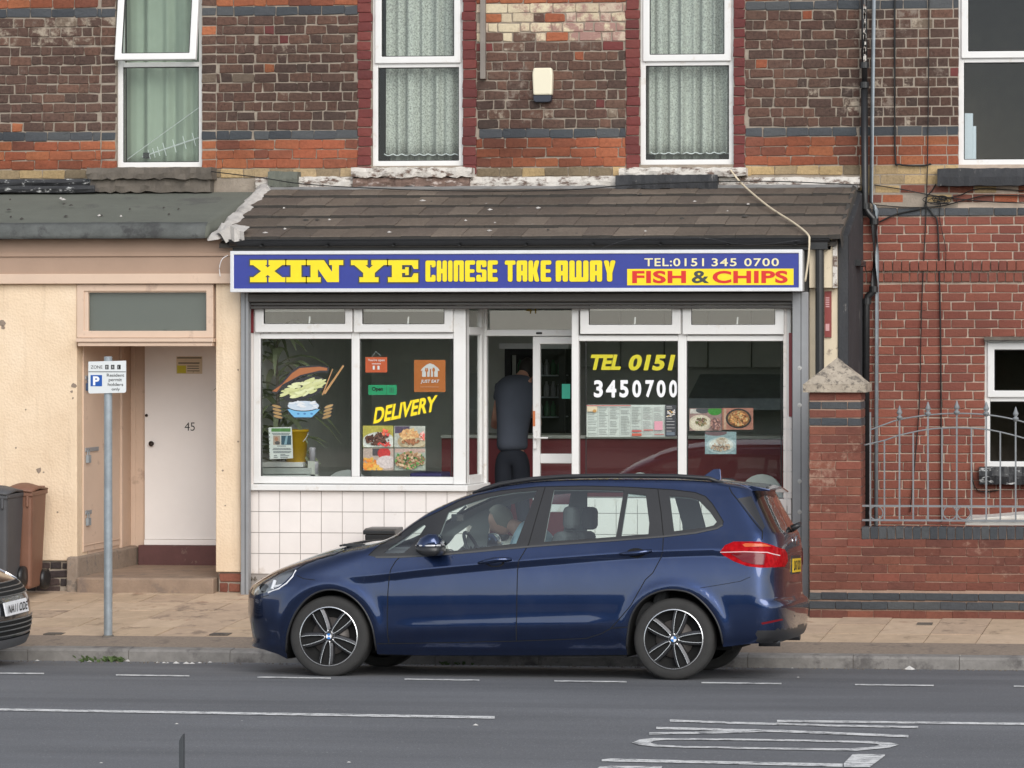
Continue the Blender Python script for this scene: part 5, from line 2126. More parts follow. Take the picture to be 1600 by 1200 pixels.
p.build('poster', 'white notice with green heading and two small pictures by the yellow bucket', 'poster')

# hanging cards
p = Print(YI)
p.rect(571, 605, 558, 582, (.62, .12, .045))
t_ = p.build('open_card', 'orange hanging card reading You\'re open in the left window', 'sign')
a = RX(575, 601, 560.5, 565.5, YI)
text(t_, "You're open", a[0], a[1], a[2], a[3], YI - .0006, M['white'], .012, name='lettering')
for v, u0, u1 in ((568, 581, 595),):
    a = RX(u0, u1, v, v + 1, YI)
    MB().box(a[0], a[1], YI - .0012, YI - .0006, a[2], a[3]).build('small_print', M['white'], t_)
a = RX(582.5, 593, 571.5, 577.5, YI)
MB().box(a[0], a[0] + .02, YI - .0012, YI - .0006, a[2], a[3]).box(a[1] - .02, a[1], YI - .0012, YI - .0006, a[2], a[3]).build('small_print', M['white'], t_)
MB().tube([at(581, 558, YI), at(587, 549, YI), at(595, 556, YI)], .003, 4).build('hanging_cord', M['alu'], t_)
p = Print(YI)
p.rect(575.5, 620, 601.5, 617, (.025, .34, .15))
t_ = p.build('open_card', 'green hanging card reading Open in the left window', 'sign')
a = RX(581, 598.5, 604.5, 612.5, YI)
text(t_, 'Open', a[0], a[1], a[2], a[3], YI - .0012, M['black'], .035, name='lettering')
m = MB()
a = RX(604, 604.6, 602, 616.6, YI)
m.box(a[0], a[1], YI - .0012, YI - .0006, a[2], a[3])
for u in (609, 611.4, 613.8):
    a = RX(u, u + .9, 605.5, 613.5, YI)
    m.box(a[0], a[1], YI - .0012, YI - .0006, a[2], a[3])
m.build('small_print', M['navy'], t_)

# delivery sticker: orange square with a house-and-cutlery mark
p = Print(YI)
p.rect(647, 696, 562.5, 612.5, (.50, .155, .035))
WHT = (.66, .64, .64)
p.poly([(659.5, 588.5), (663, 588.5), (663, 580), (659.5, 580)][::1], WHT)
p.poly([(660.5, 588.8), (684, 588.8), (684, 579), (660.5, 579)], WHT)
p.poly([(657.5, 579.2), (687, 579.2), (685, 575.6), (678, 569.8), (672, 567.6), (666.5, 569.8), (659.5, 575.6)], WHT)
OR = (.50, .155, .035)
p.poly([(665.6, 588.9), (667.6, 588.9), (667.6, 577), (665.6, 577)], OR)
p.poly([(664, 580.5), (669.2, 580.5), (668.6, 575), (664.6, 575)], OR)
p.poly([(666.3, 578.5), (666.9, 578.5), (666.9, 574.6), (666.3, 574.6)], WHT)
p.poly([(671.2, 588.9), (673.2, 588.9), (673.8, 575.8), (671.8, 577)], OR)
p.poly([(676.6, 588.9), (678.6, 588.9), (678.4, 581), (676.8, 581)], OR)
p.ell(677.6, 577.8, 2.0, 3.6, OR, 12)
t_ = p.build('delivery_sticker', 'orange square JUST EAT sticker with white house mark in the left window', 'sticker')
a = RX(657.5, 686, 593.2, 599.6, YI)
text(t_, 'JUST EAT', a[0], a[1], a[2], a[3], YI - .006, cmat(WHT), .02, .12, name='lettering')
a = RX(657, 686, 603.6, 605.6, YI)
MB().box(a[0], a[1], YI - .0066, YI - .006, (a[2] + a[3]) / 2 - .003, (a[2] + a[3]) / 2 + .003).build('small_print', cmat((.60, .30, .16)), t_)

# vinyl lettering
a = RX(583, 684, 631, 656, YO)
t_ = thing('window_lettering', 'yellow slanting DELIVERY lettering on the left window', 'lettering', (a[0], YO, a[2]))
text(t_, 'DELIVERY', a[0], X(680, YO), Z(662.5, YO, 600), Z(637, YO, 600), YO, M['yellow'], .035, .16, (Z(617, YO, 680) - Z(637, YO, 680)), space=1.02)
a = RX(918, 1052, 556, 579, YO)
t_ = thing('window_lettering', 'mustard italic TEL 0151 lettering on the right window', 'lettering', (a[0], YO, a[2]))
b = RX(919, 969, 554, 578, YO)
text(t_, 'TEL', b[0], b[1], b[2], b[3], YO, M['ochre'], .045, .22)
b = RX(980, 1050, 554, 579, YO)
text(t_, '0151', b[0], b[1], b[2], b[3], YO, M['ochre'], .045, .22)
b = RX(928, 1058, 593, 621.5, YO)
t_ = thing('window_lettering', 'white 3450700 numerals below the mustard lettering', 'lettering', (b[0], YO, b[2]))
for ch, u0, u1 in (('3', 928, 942), ('4', 947, 963), ('5', 968, 982), ('0', 988, 1002), ('7', 1008.5, 1022), ('0', 1026, 1040), ('0', 1045.5, 1058.3)):
    c = RX(u0, u1, 594, 621, YO)
    text(t_, ch, c[0], c[1], c[2], c[3], YO, M['white'], .035, name='numeral')

# plain noodle bowl decal with chopsticks
p = Print(YO)
BLU, PALE, LINE, HAT = (.16, .42, .66), (.60, .62, .36), (.03, .03, .035), (.36, .13, .05)
p.poly([(453, 648), (459, 653.5), (488, 653.5), (494, 648), (502.5, 637.5), (446.5, 637.5)][::1], LINE)
p.poly([(455, 647), (460, 652), (487, 652), (492.5, 647), (500, 639.5), (449, 639.5)], BLU)
for u in (466, 476, 487):
    p.ell(u, 646.5, 2.2, 1.6, (.07, .20, .42), 8)
p.ell(474, 634, 26, 9, LINE, 26)
p.ell(474, 634, 24.5, 7.6, (.50, .58, .66), 26)
rnd = random.Random(2)
for i in range(16):
    p.ell(474 + rnd.uniform(-19, 19), 632 + rnd.uniform(-5, 4), 5.5, 1.6, rnd.choice([(.62, .66, .70), (.45, .53, .62), (.66, .68, .70)]), 9, rnd.uniform(-.6, .6))
for (A_, B_, w, c) in (((504, 617), (520, 576.5), 1.1, (.40, .22, .10)), ((507, 615), (537, 571), 1.9, (.42, .24, .10))):
    d = Vector((B_[0] - A_[0], B_[1] - A_[1])).normalized()
    n_ = Vector((-d.y, d.x)) * w
    p.poly([(A_[0] - n_.x, A_[1] - n_.y), (A_[0] + n_.x, A_[1] + n_.y), (B_[0] + n_.x * .7, B_[1] + n_.y * .7), (B_[0] - n_.x * .7, B_[1] - n_.y * .7)], c)
# a heap of pale noodles with a brown lid tilted over it, and crisp rolls at either side
p.ell(474, 607, 37, 16.5, LINE, 26, -.32)
for i in range(70):
    t = rnd.random()
    a_, r_ = rnd.random() * 2 * pi, math.sqrt(rnd.random())
    x_, y_ = 31 * r_ * cos(a_), 11 * r_ * sin(a_)
    p.ell(474 + x_ * cos(-.32) - y_ * sin(-.32), 607 + x_ * sin(-.32) + y_ * cos(-.32), rnd.uniform(6, 9), rnd.uniform(1.6, 2.6), rnd.choice([PALE, (.54, .57, .27), (.66, .69, .40), (.58, .60, .30)]), 12, -.32 + rnd.uniform(-.4, .4))
p.poly([(424, 613), (434, 615), (443, 604), (470, 589), (498, 582), (514, 582), (515, 574), (500, 571), (468, 572), (455, 580), (440, 598)][::-1], LINE)
p.poly([(426, 611), (433, 612.5), (442, 601), (470, 586), (500, 579), (512, 579), (512, 575), (500, 573), (469, 575), (457, 583), (442, 600)][::-1], HAT)
for (cx_, cy_, tilt) in ((434, 643, .25), (513, 643, -.35)):
    for k in range(4):
        p.ell(cx_ + (k - 1.5) * 3 * math.sin(tilt), cy_ + (k - 1.5) * 5.4, 8.5, 3.0, LINE, 12, tilt)
        p.ell(cx_ + (k - 1.5) * 3 * math.sin(tilt), cy_ + (k - 1.5) * 5.4, 7.3, 2.1, rnd.choice([(.34, .22, .09), (.42, .28, .12)]), 12, tilt)
p.build('bowl_decal', 'noodle bowl and chopsticks decal on the leftmost shop window', 'decal')

# ------------------------------------------------------------------ parking sign
pb = gnd(169, 995, zpave)
yp = pb.y
sp = thing('parking_sign', 'grey post with white resident permit plate in front of the side door', 'sign', tuple(pb))
zt_ = at(169, 557, yp).z
rp = (X(175.5, yp, 800) - X(163, yp, 800)) / 2
MB().lathe([(0, -.1), (rp, -.1), (rp * 1.0, 1.25), (rp * .97, 1.27), (rp * .97, zt_ - pb.z), (0, zt_ - pb.z)], 18, 'Z', tuple(pb)).build('post', M['galv'], sp, smooth=False)
MB().lathe([(0, 0), (rp * 1.6, 0), (rp * 1.25, .02), (0, .02)], 16, 'Z', (pb.x, pb.y, pb.z - .004)).build('post_collar', M['stone_dark'], sp)
ypl = yp - rp - .012
a = RX(138, 197, 565, 615, ypl)
m = MB()
zs_ = [a[2], a[3]]
r_ = .018
c_ = []
for cx, cz, a0 in ((a[0] + r_, a[2] + r_, pi), (a[1] - r_, a[2] + r_, 1.5 * pi)):
    c_ += [(cx + r_ * cos(a0 + i * pi / 8), cz + r_ * sin(a0 + i * pi / 8)) for i in range(5)]
c_ += [(a[1], a[3]), (a[0], a[3])]
rise_ = Z(566, ypl, 138) - Z(569, ypl, 138)
c_ = [(x, z + (x - a[0]) / (a[1] - a[0]) * rise_ * .5) for x, z in c_]
m.prism_xz(c_, ypl, ypl + .004)
spl = m.build('sign_plate', mat('white sign plate', (.66, .68, .68), .4, .04, 6), sp)
tpl = lambda u0, u1, v0, v1: RX(u0, u1, v0, v1, ypl)
m = MB()
b = tpl(138.5, 196.5, 580.4, 581.4)
m.box(b[0], b[1], ypl - .002, ypl - .0004, b[2], b[3])
for u in (164.5, 173.6, 183.4):
    b = tpl(u, u + 5.2, 570, 577, )
    rects(m, b[0], b[1], b[2], b[3], .008, ypl - .002, ypl - .0004)
m.build('sign_print', M['black'], spl)
b = tpl(142, 160, 571, 576)
text(spl, 'ZONE', b[0], b[1], b[2], b[3], ypl - .0005, M['black'], .0)
for s_, u in (('4', 166), ('0', 175.2), ('1', 185.4)):
    b = tpl(u, u + 2.2, 571.6, 575.4)
    text(spl, s_, b[0], b[1], b[2], b[3], ypl - .0005, M['black'], .0)
b = tpl(141.6, 159.5, 586, 603.5)
pq = MB().box(b[0], b[1], ypl - .002, ypl - .0004, b[2], b[3]).build('blue_square', flat('parking blue', (.012, .085, .36), .4), spl)
b = tpl(145.5, 155.5, 588, 602)
text(pq, 'P', b[0], b[1], b[2], b[3], ypl - .0022, M['white'], .04)
for s_, u0, u1, v0, v1 in (('Resident', 167, 194, 583.8, 588.6), ('permit', 170, 190.5, 591, 597.2), ('holders', 168.5, 192.5, 598.2, 603), ('only', 174.5, 187.5, 605.6, 611.4)):
    b = tpl(u0, u1, v0, v1)
    text(spl, s_, b[0], b[1], b[2], b[3], ypl - .0005, M['black'], .006)

# thin grey post standing on the near side of the road
yq = 12.0
a = RX(279.5, 285.5, 1149, 1200, yq)
m = MB()
m.prism_xz([(a[0], zroad(yq) - .2), (a[1], zroad(yq) - .2), (a[1], a[3] + .006), (a[0], a[3] - .022)], yq, yq + .03)
tag(m.build('steel_post', flat('dark grey steel', (.055, .06, .065), .5), bevel=.002), 'thin grey steel post with a slanted top in the foreground', 'post')

# alarm box
ya_ = YW - .005
a = RX(834, 866, 107, 160, ya_)
ab = thing('alarm_box', 'cream alarm box with dark base between the two lace-curtained windows', 'alarm', ((a[0] + a[1]) / 2, ya_, a[2]))
b = RX(834, 865.5, 107, 149.5, ya_)
m = MB()
w_ = (b[1] - b[0]) / 2
cx = (b[0] + b[1]) / 2
prof = [(-.9, 0), (.94, 0), (1, .75), (.92, .97), (.8, 1), (-.8, 1), (-.92, .97), (-1, .75)]
m.prism_xz([(cx + x * w_, b[2] + z * (b[3] - b[2])) for x, z in prof], ya_ - .085, ya_)
m.build('cover', mat('yellowed plastic', (.74, .68, .52), .4, .03, 4), ab, bevel=.02)
m = MB()
c = RX(835, 864, 150, 160.5, ya_)
m.prism_xz([(c[0] + .01, c[2] + .01), (c[0] + .03, c[2]), (c[1] - .03, c[2]), (c[1] - .01, c[2] + .01), (c[1], c[3]), (c[0], c[3])], ya_ - .08, ya_)
m.build('base', flat('dark blue grey plastic', (.03, .035, .05), .4), ab, bevel=.006)
# hanging pipe left of the alarm box
a = RX(752, 760, -80, 124, YW)
tag(MB().box(a[0], a[1], YW - .06, YW - .01, a[2], a[3]).build('cut_off_duct', mat('weathered grey duct', (.22, .19, .165), .6, .2, 6), bevel=.004), 'grey cut-off duct hanging down the wall left of the alarm box', 'duct')

# ------------------------------------------------------------------ pipes and cables on the right-hand house
def pipe(parent, pts, r, mt, name, y=None, n=12):
    return MB().tube(pts, r, n).build(name, mt, parent, smooth=True)


yp_ = YW - .10
PT = lambda u, v, y=yp_: at(u, v, y)
dn = thing('black_drainpipe', 'black cast drainpipe with swan necks down the joint of the two houses', 'drainpipe', tuple(PT(1352, 800)))
k = (X(1357, yp_, 200) - X(1346, yp_, 200)) / 2
m = MB()
m.tube([PT(1350, -60), PT(1351, 140)], k * .85, 14)
m.tube([PT(1350.5, 139), PT(1351.5, 316), PT(1352, 325), PT(1357, 333), PT(1364.5, 341), PT(1366, 350), PT(1366, 445), PT(1364, 456), PT(1356, 463), PT(1353.5, 474), PT(1353, 822)], k, 14)
m.build('pipe', M['black_gloss'], dn, smooth=True)
m = MB()
for (u, v) in ((1350.5, 102), (1350.5, 133), (1352, 322), (1366, 346), (1365, 452), (1354, 471)):
    p = PT(u, v)
    m.lathe([(0, -.03), (k * 1.3, -.03), (k * 1.3, .03), (0, .03)], 14, 'Z', tuple(p))
m.build('collar', M['black_gloss'], dn)
m = MB()
for i in range(26):
    v = random.uniform(0, 95)
    p = PT(1350 + random.uniform(0, 2.5), v, yp_ - k * .86)
    m.box(p.x - .008, p.x + .008, p.y - .003, p.y + .004, p.z - .03, p.z + .03)
m.build('flaked_paint', M['peel'], dn)
cd_ = thing('grey_conduit', 'pale grey conduit running beside the black drainpipe', 'conduit', tuple(PT(1372, 700)))
m = MB()
m.tube([PT(1366.5, -60, YW - .06), PT(1361, 316, YW - .06), PT(1366, 322, YW - .06), PT(1370, 330, YW - .06), PT(1370.5, 400, YW - .06), PT(1369, 823, YW - .06)], .02, 10)
m.build('pipe', M['galv'], cd_, smooth=True)


def cable(label, pts, r=.006, mt='black', y=YW - .03, cat='cable', sag=True):
    P = [at(u, v, yy if len(q_) > 2 else y) for q_ in pts for (u, v, yy) in [(q_[0], q_[1], q_[2] if len(q_) > 2 else y)]]
    # smooth the run
    out = []
    for i in range(len(P) - 1):
        p0, p1, p2, p3 = P[max(i - 1, 0)], P[i], P[i + 1], P[min(i + 2, len(P) - 1)]
        for s_ in range(5):
            t = s_ / 5
            out.append(.5 * ((2 * p1) + (p2 - p0) * t + (2 * p0 - 5 * p1 + 4 * p2 - p3) * t * t + (3 * p1 - p0 - 3 * p2 + p3) * t ** 3))
    out.append(P[-1])
    o = MB().tube(out, r, 6).build('cable', M[mt], smooth=True)
    return tag(o, label, cat, 'cables fixed to the walls')


cable('black cable looping down the old brick left of the upper right window', [(1398, -60), (1398, 130), (1399, 245), (1406, 257), (1440, 259), (1455, 256)], .010)
cable('thin dark cable straight down from the upper wall past the blue band', [(1452, -60), (1450, 200), (1447, 330), (1440, 480), (1436, 640), (1422, 800)], .006)
cable('dark cable arching from the blue course down the red brick', [(1374, 347), (1400, 335), (1440, 326), (1447, 322), (1458, 336), (1465, 352), (1468, 440), (1470, 560), (1471, 815)], .009)
cable('dark cable drooping across the patched brick to the right edge', [(1366, 289), (1410, 296), (1450, 304), (1500, 311), (1560, 316), (1640, 318)], .006)
cable('second dark cable crossing the patched brick below the black sill', [(1366, 320), (1420, 324), (1470, 322), (1510, 312), (1550, 305), (1640, 308)], .006)
cable('short cable rising to the black sill', [(1445, 322), (1448, 308), (1456, 298), (1462, 288)], .007)
cable('thin cable along the patched brick from the wire bundle', [(1470, 312), (1500, 305), (1530, 295), (1600, 298)], .006)
cable('thin wire down the red brick beside the dark cable', [(1470, 318), (1468, 340), (1474, 370), (1478, 392), (1477, 420)], .004)
cable('dark cable looping below the right ground floor window', [(1518, 680, YW - .03), (1519, 740), (1524, 762), (1536, 768), (1560, 766)], .006)
cable('black wire sagging from the party line over the tile roof top', [(330, 268, 29.1), (410, 278, 29.05), (470, 287, 29.05), (560, 293, 29.05), (700, 298, 29.0), (880, 297, 29.0), (1000, 288, 29.0), (1180, 283, 29.0), (1300, 287, 29.05), (1345, 289, 29.1)], .006)
cable('cream cable slanting over the tile roof to the sign corner', [(1141, 265, 29.08), (1160, 288, 29.0), (1200, 322, 28.3), (1240, 348, 27.75), (1262, 366, 27.42), (1264.5, 378, 27.36), (1263, 405, 27.36), (1258, 440, 27.38)], .010, 'cream_paint')
cable('grey wire hanging in front of the gutter', [(940, 388, 27.36), (975, 376, 27.36), (1020, 371, 27.36), (1100, 372, 27.36), (1150, 381, 27.36), (1200, 381, 27.36), (1250, 375, 27.36)], .003, 'black_paint')
cable('pale wire curving on the tan fascia beside the sign', [(356, 399, 27.6), (347, 405, 27.58), (343, 418, 27.58), (344, 432, 27.58)], .004, 'white')
m = MB()
rnd = random.Random(5)
for i in range(7):
    c = at(1468 + rnd.uniform(-12, 14), 312 + rnd.uniform(-3, 3), YW - .05)
    r_ = rnd.uniform(.05, .10)
    m.tube([(c.x + r_ * cos(t_), c.y - .01 * i * .3, c.z + r_ * .35 * sin(t_)) for t_ in [2 * pi * j / 14 for j in range(14)]], .004, 5, closed=True)
tag(m.build('wire_bundle', M['black'], smooth=True), 'tangle of black wires above the red brick', 'wires')

# ------------------------------------------------------------------ garden wall
gw = thing('garden_wall', 'red brick garden wall with capped pillar and blue brick bands', 'wall', (X(1310, YG), YG, zpave(YG)))
zg_ = lambda v, u=1420: Z(v, YG, u)
gx0, gxp = X(1265, YG, 720), X(1345, YG, 720)
zgb = zpave(YG) - .1
m = MB()
m.box(gx0 + .004, gxp - .004, YG + .008, YG + .42, zgb, zg_(612, 1305))
m.box(gxp - .003, XD, YG + .008, YG + .22, zgb, zg_(843))
body = m.build('wall', M['mortar_garden'], gw)
bs = []
pr_rows = [('garden_brick', 612.5, 625), ('blue_brick', 628, 639), ('garden_brick', 640.5, 652), ('blue_brick', 653.5, 665)]
v = 667.0
while v < 770:
    pr_rows.append(('garden_brick', v, v + 12.3))
    v += 13.45
nrow = len(pr_rows)
v_top = v
while v < 922:
    pr_rows.append(('garden_brick', v, v + 12.3))
    v += 13.45
pr_rows += [('blue_brick', 926, 937), ('blue_brick', 939.5, 951.5), ('garden_brick', 954, 965.5)]
for i, (mk, va, vb) in enumerate(pr_rows):
    u = 1305
    z0, z1 = zg_(vb, u), zg_(va, u)
    off = i % 2
    full = va > 838
    x_end = XD if full else gxp - .002
    first = course(gx0, x_end, z0, z1, YG, mk, .243, first=0, bond='stretch', joint=.008, jit=.004)
    # strict half bond from the pillar corner
    L = .243
    x = gx0
    row = []
    if off:
        row.append((x, x + L * .46 - .008))
        x += L * .46
    while x < x_end - .03:
        row.append((x, min(x + L - .008, x_end)))
        x += L
    yf = YG - (.012 if mk == 'blue_brick' and va > 900 else 0)
    for a_, b_ in row:
        bs.append((a_, b_, z0, z1, yf, mk if mk == 'blue_brick' or random.random() > .06 else 'red_brick'))
set_bricks(body, bs, 300, .06, rough=.45)
# blue header coping
cp = MB().box(gxp + .004, XD, YG + .012, YG + .215, zg_(842.5), zg_(824.5)).build('coping_bed', M['mortar_garden'], gw)
L = (XD - gxp) / round((XD - gxp) / .079)
cme = brick_mesh(L - .008, zg_(824) - zg_(842.5), .2, 1, M['blue_brick'], .5)
cm2 = brick_mesh(L - .008, zg_(824) - zg_(842.5), .2, 4, M['blue_brick'], .5)
x = gxp + .004
while x < XD - .01:
    o = link('coping_brick', random.choice((cme, cm2)), cp)
    o.location = (x + L / 2, YG - .004 + random.uniform(-.003, .003), (zg_(824) + zg_(842.5)) / 2 + random.uniform(-.003, .003))
    x += L
# side face of the pillar above the coping (facing right)
m = MB()
for i, (mk, va, vb) in enumerate(pr_rows[:17]):
    z0, z1 = zg_(vb, 1305), zg_(va, 1305)
    s_ = .2 if i % 2 else .12
    for a_, b_ in ((YG + .004, YG + s_), (YG + s_ + .01, YG + .415)):
        m.box(gxp - .01, gxp + .004, a_, b_, z0, z1, 1 if mk == 'blue_brick' else 0)
m.build('pillar_side', [M['garden_brick'], M['blue_brick']], gw)
# pyramid cap
a = RX(1257, 1356, 600, 613, YG - .05)
cxp = (gx0 + gxp) / 2
hw = (a[1] - a[0]) / 2
cyp = YG + .21
ap = at(1310, 559, cyp)
z0, z1 = a[2], a[3]
m = MB()
rnd = random.Random(12)
b_ = [(cxp - hw, cyp - hw * .93), (cxp + hw, cyp - hw * .93), (cxp + hw, cyp + hw * .93), (cxp - hw, cyp + hw * .93)]
m.prism_xy(b_, z0, z1)
N = 7
for s_ in range(4):
    p0, p1 = b_[s_], b_[(s_ + 1) % 4]
    vs, fs = [], []
    for j in range(N + 1):
        t = j / N
        for i in range(N + 1):
            q_ = i / N
            x = (p0[0] + (p1[0] - p0[0]) * q_) * (1 - t) * 1 + cxp * t
            y = (p0[1] + (p1[1] - p0[1]) * q_) * (1 - t) + cyp * t
            e = rnd.uniform(-.007, .007) if 0 < j < N and 0 < i < N else 0
            vs.append((x * .97 + cxp * .03 + e, y * .97 + cyp * .03 + e, z1 + .001 + (ap.z - z1) * t + e))
    for j in range(N):
        for i in range(N):
            k_ = j * (N + 1) + i
            fs.append((k_, k_ + 1, k_ + N + 2, k_ + N + 1))
    m.add(vs, fs)
capm = mat('lichened concrete cap', (.40, .34, .27), .95, .3, 9, .8, 40, stain=(.14, .12, .10), stain_amt=.5, stain_scale=14)
m.build('pillar_cap', capm, gw, bevel=.006)

# ------------------------------------------------------------------ railing on the garden wall
YR = YG + .11
rl_ = thing('garden_railing', 'grey wrought iron railing with spear finials on the garden wall', 'railing', tuple(at(1345, 823, YR)))
IR = M['iron']
A_ = lambda u, v: at(u, v, YR)


def arc(pts, r, name):
    P = [A_(*q_) for q_ in pts]
    out = []
    for i in range(len(P) - 1):
        p0, p1, p2, p3 = P[max(i - 1, 0)], P[i], P[i + 1], P[min(i + 2, len(P) - 1)]
        for s_ in range(6):
            t = s_ / 6
            out.append(.5 * ((2 * p1) + (p2 - p0) * t + (2 * p0 - 5 * p1 + 4 * p2 - p3) * t * t + (3 * p1 - p0 - 3 * p2 + p3) * t ** 3))
    out.append(P[-1])
    return MB().tube(out, r, 6).build(name, IR, rl_, smooth=True)


arc([(1360, 671.5), (1383, 663), (1406, 655.5), (1450, 648.5), (1495, 646), (1541, 648), (1587, 656), (1640, 672)], .008, 'top_rail')
arc([(1350, 695.5), (1382, 688), (1406, 680), (1450, 671), (1495, 668.5), (1541, 671), (1587, 681), (1640, 697)], .008, 'arched_rail')
for v0, v1 in ((789.5, 792.5), (812, 815)):
    a = RX(1346, 1680, v0, v1, YR)
    MB().box(a[0], a[1], YR - .006, YR + .006, a[2], a[3]).build('rail', IR, rl_)
for u, v in ((1346, 680), (1360, 644), (1382, 688), (1427, 676), (1472, 669), (1518, 669.5), (1563, 675), (1609, 690)):
    a = RX(u - 1.15, u + 1.15, v, 822 if u < 1365 else 814, YR)
    MB().box(a[0], a[1], YR - .008, YR + .008, a[2], a[3]).build('bar', IR, rl_)
for u, v in ((1405.5, 654), (1450, 648), (1495, 646), (1541, 648), (1587, 656)):
    a = RX(u - 1.3, u + 1.3, v, 814, YR)
    br = MB().box(a[0], a[1], YR - .008, YR + .008, a[2], a[3]).build('bar', IR, rl_)
    p = A_(u, v)
    s_ = .13 / 22 * 1.0
    m = MB()
    m.lathe([(0, -.01), (.018, 0), (.022, .012), (.030, .02), (.026, .032), (.012, .042), (.024, .058), (.027, .07), (.016, .095), (.007, .125), (0, .137)], 8, 'Z', (p.x, p.y, p.z - .012))
    m.build('finial', IR, br, smooth=True)
for cu in (1369, 1484, 1506):
    c = A_(cu, 801.5)
    MB().tube([(c.x + .062 * cos(t_), c.y, c.z + .062 * sin(t_)) for t_ in [2 * pi * j / 20 for j in range(20)]], .006, 6, closed=True).build('ring', IR, rl_)
bd = MB()
a = RX(1508, 1700, 812, 823, YG + .15)
bd.box(a[0], a[1], YG + .15, YG + .9, a[2] + .01, a[3])
b = RX(1512, 1700, 800, 812, YG + .2)
bd.prism_xz([(b[0], a[3] + .001), (b[1], a[3] + .001), (b[1], b[3] + .03), (b[0] + .7, b[3] - .005)], YG + .2, YG + .7)
tag(bd.build('folding_table', mat('cream white plastic', (.72, .68, .62), .5, .05, 4), bevel=.008), 'cream plastic table top lying behind the garden railing', 'table')

# ------------------------------------------------------------------ wheelie bins
def bin_(u0, u1, vt, vb, y, col, name, label, yawd):
    um = (u0 + u1) / 2
    p = at(um, vb, y)
    w = X(u1, y, vt) - X(u0, y, vt)
    h = Z(vt, y, um) - p.z
    t = thing('wheelie_bin', label, 'bin', tuple(p), 'wheelie bins by the rendered wall')
    ca, sa = cos(rad(yawd)), sin(rad(yawd))
    T = lambda q_: (p.x + q_[0] * ca - q_[1] * sa, p.y + q_[0] * sa + q_[1] * ca, p.z + q_[2])
    hw, hd = w / 2 * .93, .27
    body = mat(name, col, .55, .15, 4)
    m = MB()
    k = .80
    lo = [(-hw * k, -hd * .72, .03), (hw * k, -hd * .72, .03), (hw * k, hd * .75, .03), (-hw * k, hd * .75, .03)]
    hi = [(-hw, -hd, h * .9), (hw, -hd, h * .9), (hw, hd, h * .9), (-hw, hd, h * .9)]
    m.add([T(q_) for q_ in lo + hi], [(0, 3, 2, 1), (0, 1, 5, 4), (1, 2, 6, 5), (2, 3, 7, 6), (3, 0, 4, 7), (4, 5, 6, 7)])
    m.build('bin_body', body, t, bevel=.03)
    m = MB()
    m.add([T((x * hw * 1.05, y_ * hd * 1.05, z)) for z in (h * .875, h * .915) for x, y_ in ((-1, -1), (1, -1), (1, 1), (-1, 1))],
          [(0, 3, 2, 1), (0, 1, 5, 4), (1, 2, 6, 5), (2, 3, 7, 6), (3, 0, 4, 7), (4, 5, 6, 7)])
    for i in range(5):
        x = -hw * .7 + i * hw * .35
        m.add([T(q_) for q_ in [(x - .012, -hd * 1.06, h * .78), (x + .012, -hd * 1.06, h * .78), (x + .012, -hd * .9, h * .78), (x - .012, -hd * .9, h * .78),
                                (x - .012, -hd * 1.06, h * .88), (x + .012, -hd * 1.06, h * .88), (x + .012, -hd * .9, h * .88), (x - .012, -hd * .9, h * .88)]],
              [(0, 3, 2, 1), (0, 1, 5, 4), (1, 2, 6, 5), (2, 3, 7, 6), (3, 0, 4, 7), (4, 5, 6, 7)])
    m.build('rim', body, t, bevel=.008)
    m = MB()
    n = 8
    vs = []
    for j in range(3):
        for i in range(n + 1):
            s_ = -1 + 2 * i / n
            yy = (-1.1, 0, 1.1)[j]
            vs.append(T((s_ * hw * 1.06, yy * hd, h * .918 + (.075 if j == 1 else .02) * (1 - s_ * s_ * .6))))
    fs = [(j * (n + 1) + i, j * (n + 1) + i + 1, (j + 1) * (n + 1) + i + 1, (j + 1) * (n + 1) + i) for j in range(2) for i in range(n)]
    m.add(vs, fs)
    lid = m.build('lid', body, t, smooth=True)
    lid.modifiers.new('thickness', 'SOLIDIFY').thickness = .018
    m = MB()
    m.tube([T((-hw * .8, hd * 1.12, h * .93)), T((hw * .8, hd * 1.12, h * .93))], .018, 8)
    m.build('handle', body, t)
    for sx in (-1, 1):
        m = MB()
        c = T((sx * hw * .95, hd * .8, .10))
        m.lathe([(0, -.03), (.06, -.03), (.10, -.024), (.105, 0), (.10, .024), (.06, .03), (0, .03)], 20, 'X', c)
        m.build('wheel', M['black_gloss'], t, smooth=True)


bin_(14, 62.5, 752, 923, 27.25, (.20, .095, .06), 'brown bin plastic', 'brown wheelie bin against the cream wall', 6)
bin_(-24, 26, 757, 920, 26.75, (.075, .075, .08), 'grey bin plastic', 'grey wheelie bin in front of the brown one at the left edge', 4)

# ------------------------------------------------------------------ black bin half hidden by the bonnet
yb2 = 27.3
a = RX(568, 617, 826, 850, yb2)
lb_ = thing('litter_bin', 'black plastic bin by the white tiles, mostly hidden behind the blue car bonnet', 'bin', ((a[0] + a[1]) / 2, yb2, zpave(yb2)))
m = MB()
x0, x1, z1_ = a[0], a[1], a[3]
z0_ = zpave(yb2)
m.add([(x0 + .04, yb2 + .03, z0_), (x1 - .04, yb2 + .03, z0_), (x1 - .04, yb2 + .27, z0_), (x0 + .04, yb2 + .27, z0_), (x0 + .01, yb2, z1_ - .06), (x1 - .01, yb2, z1_ - .06), (x1 - .01, yb2 + .3, z1_ - .06), (x0 + .01, yb2 + .3, z1_ - .06)],
      [(0, 3, 2, 1), (0, 1, 5, 4), (1, 2, 6, 5), (2, 3, 7, 6), (3, 0, 4, 7), (4, 5, 6, 7)])
m.build('bin_body', M['black_gloss'], lb_, bevel=.01)
m = MB()
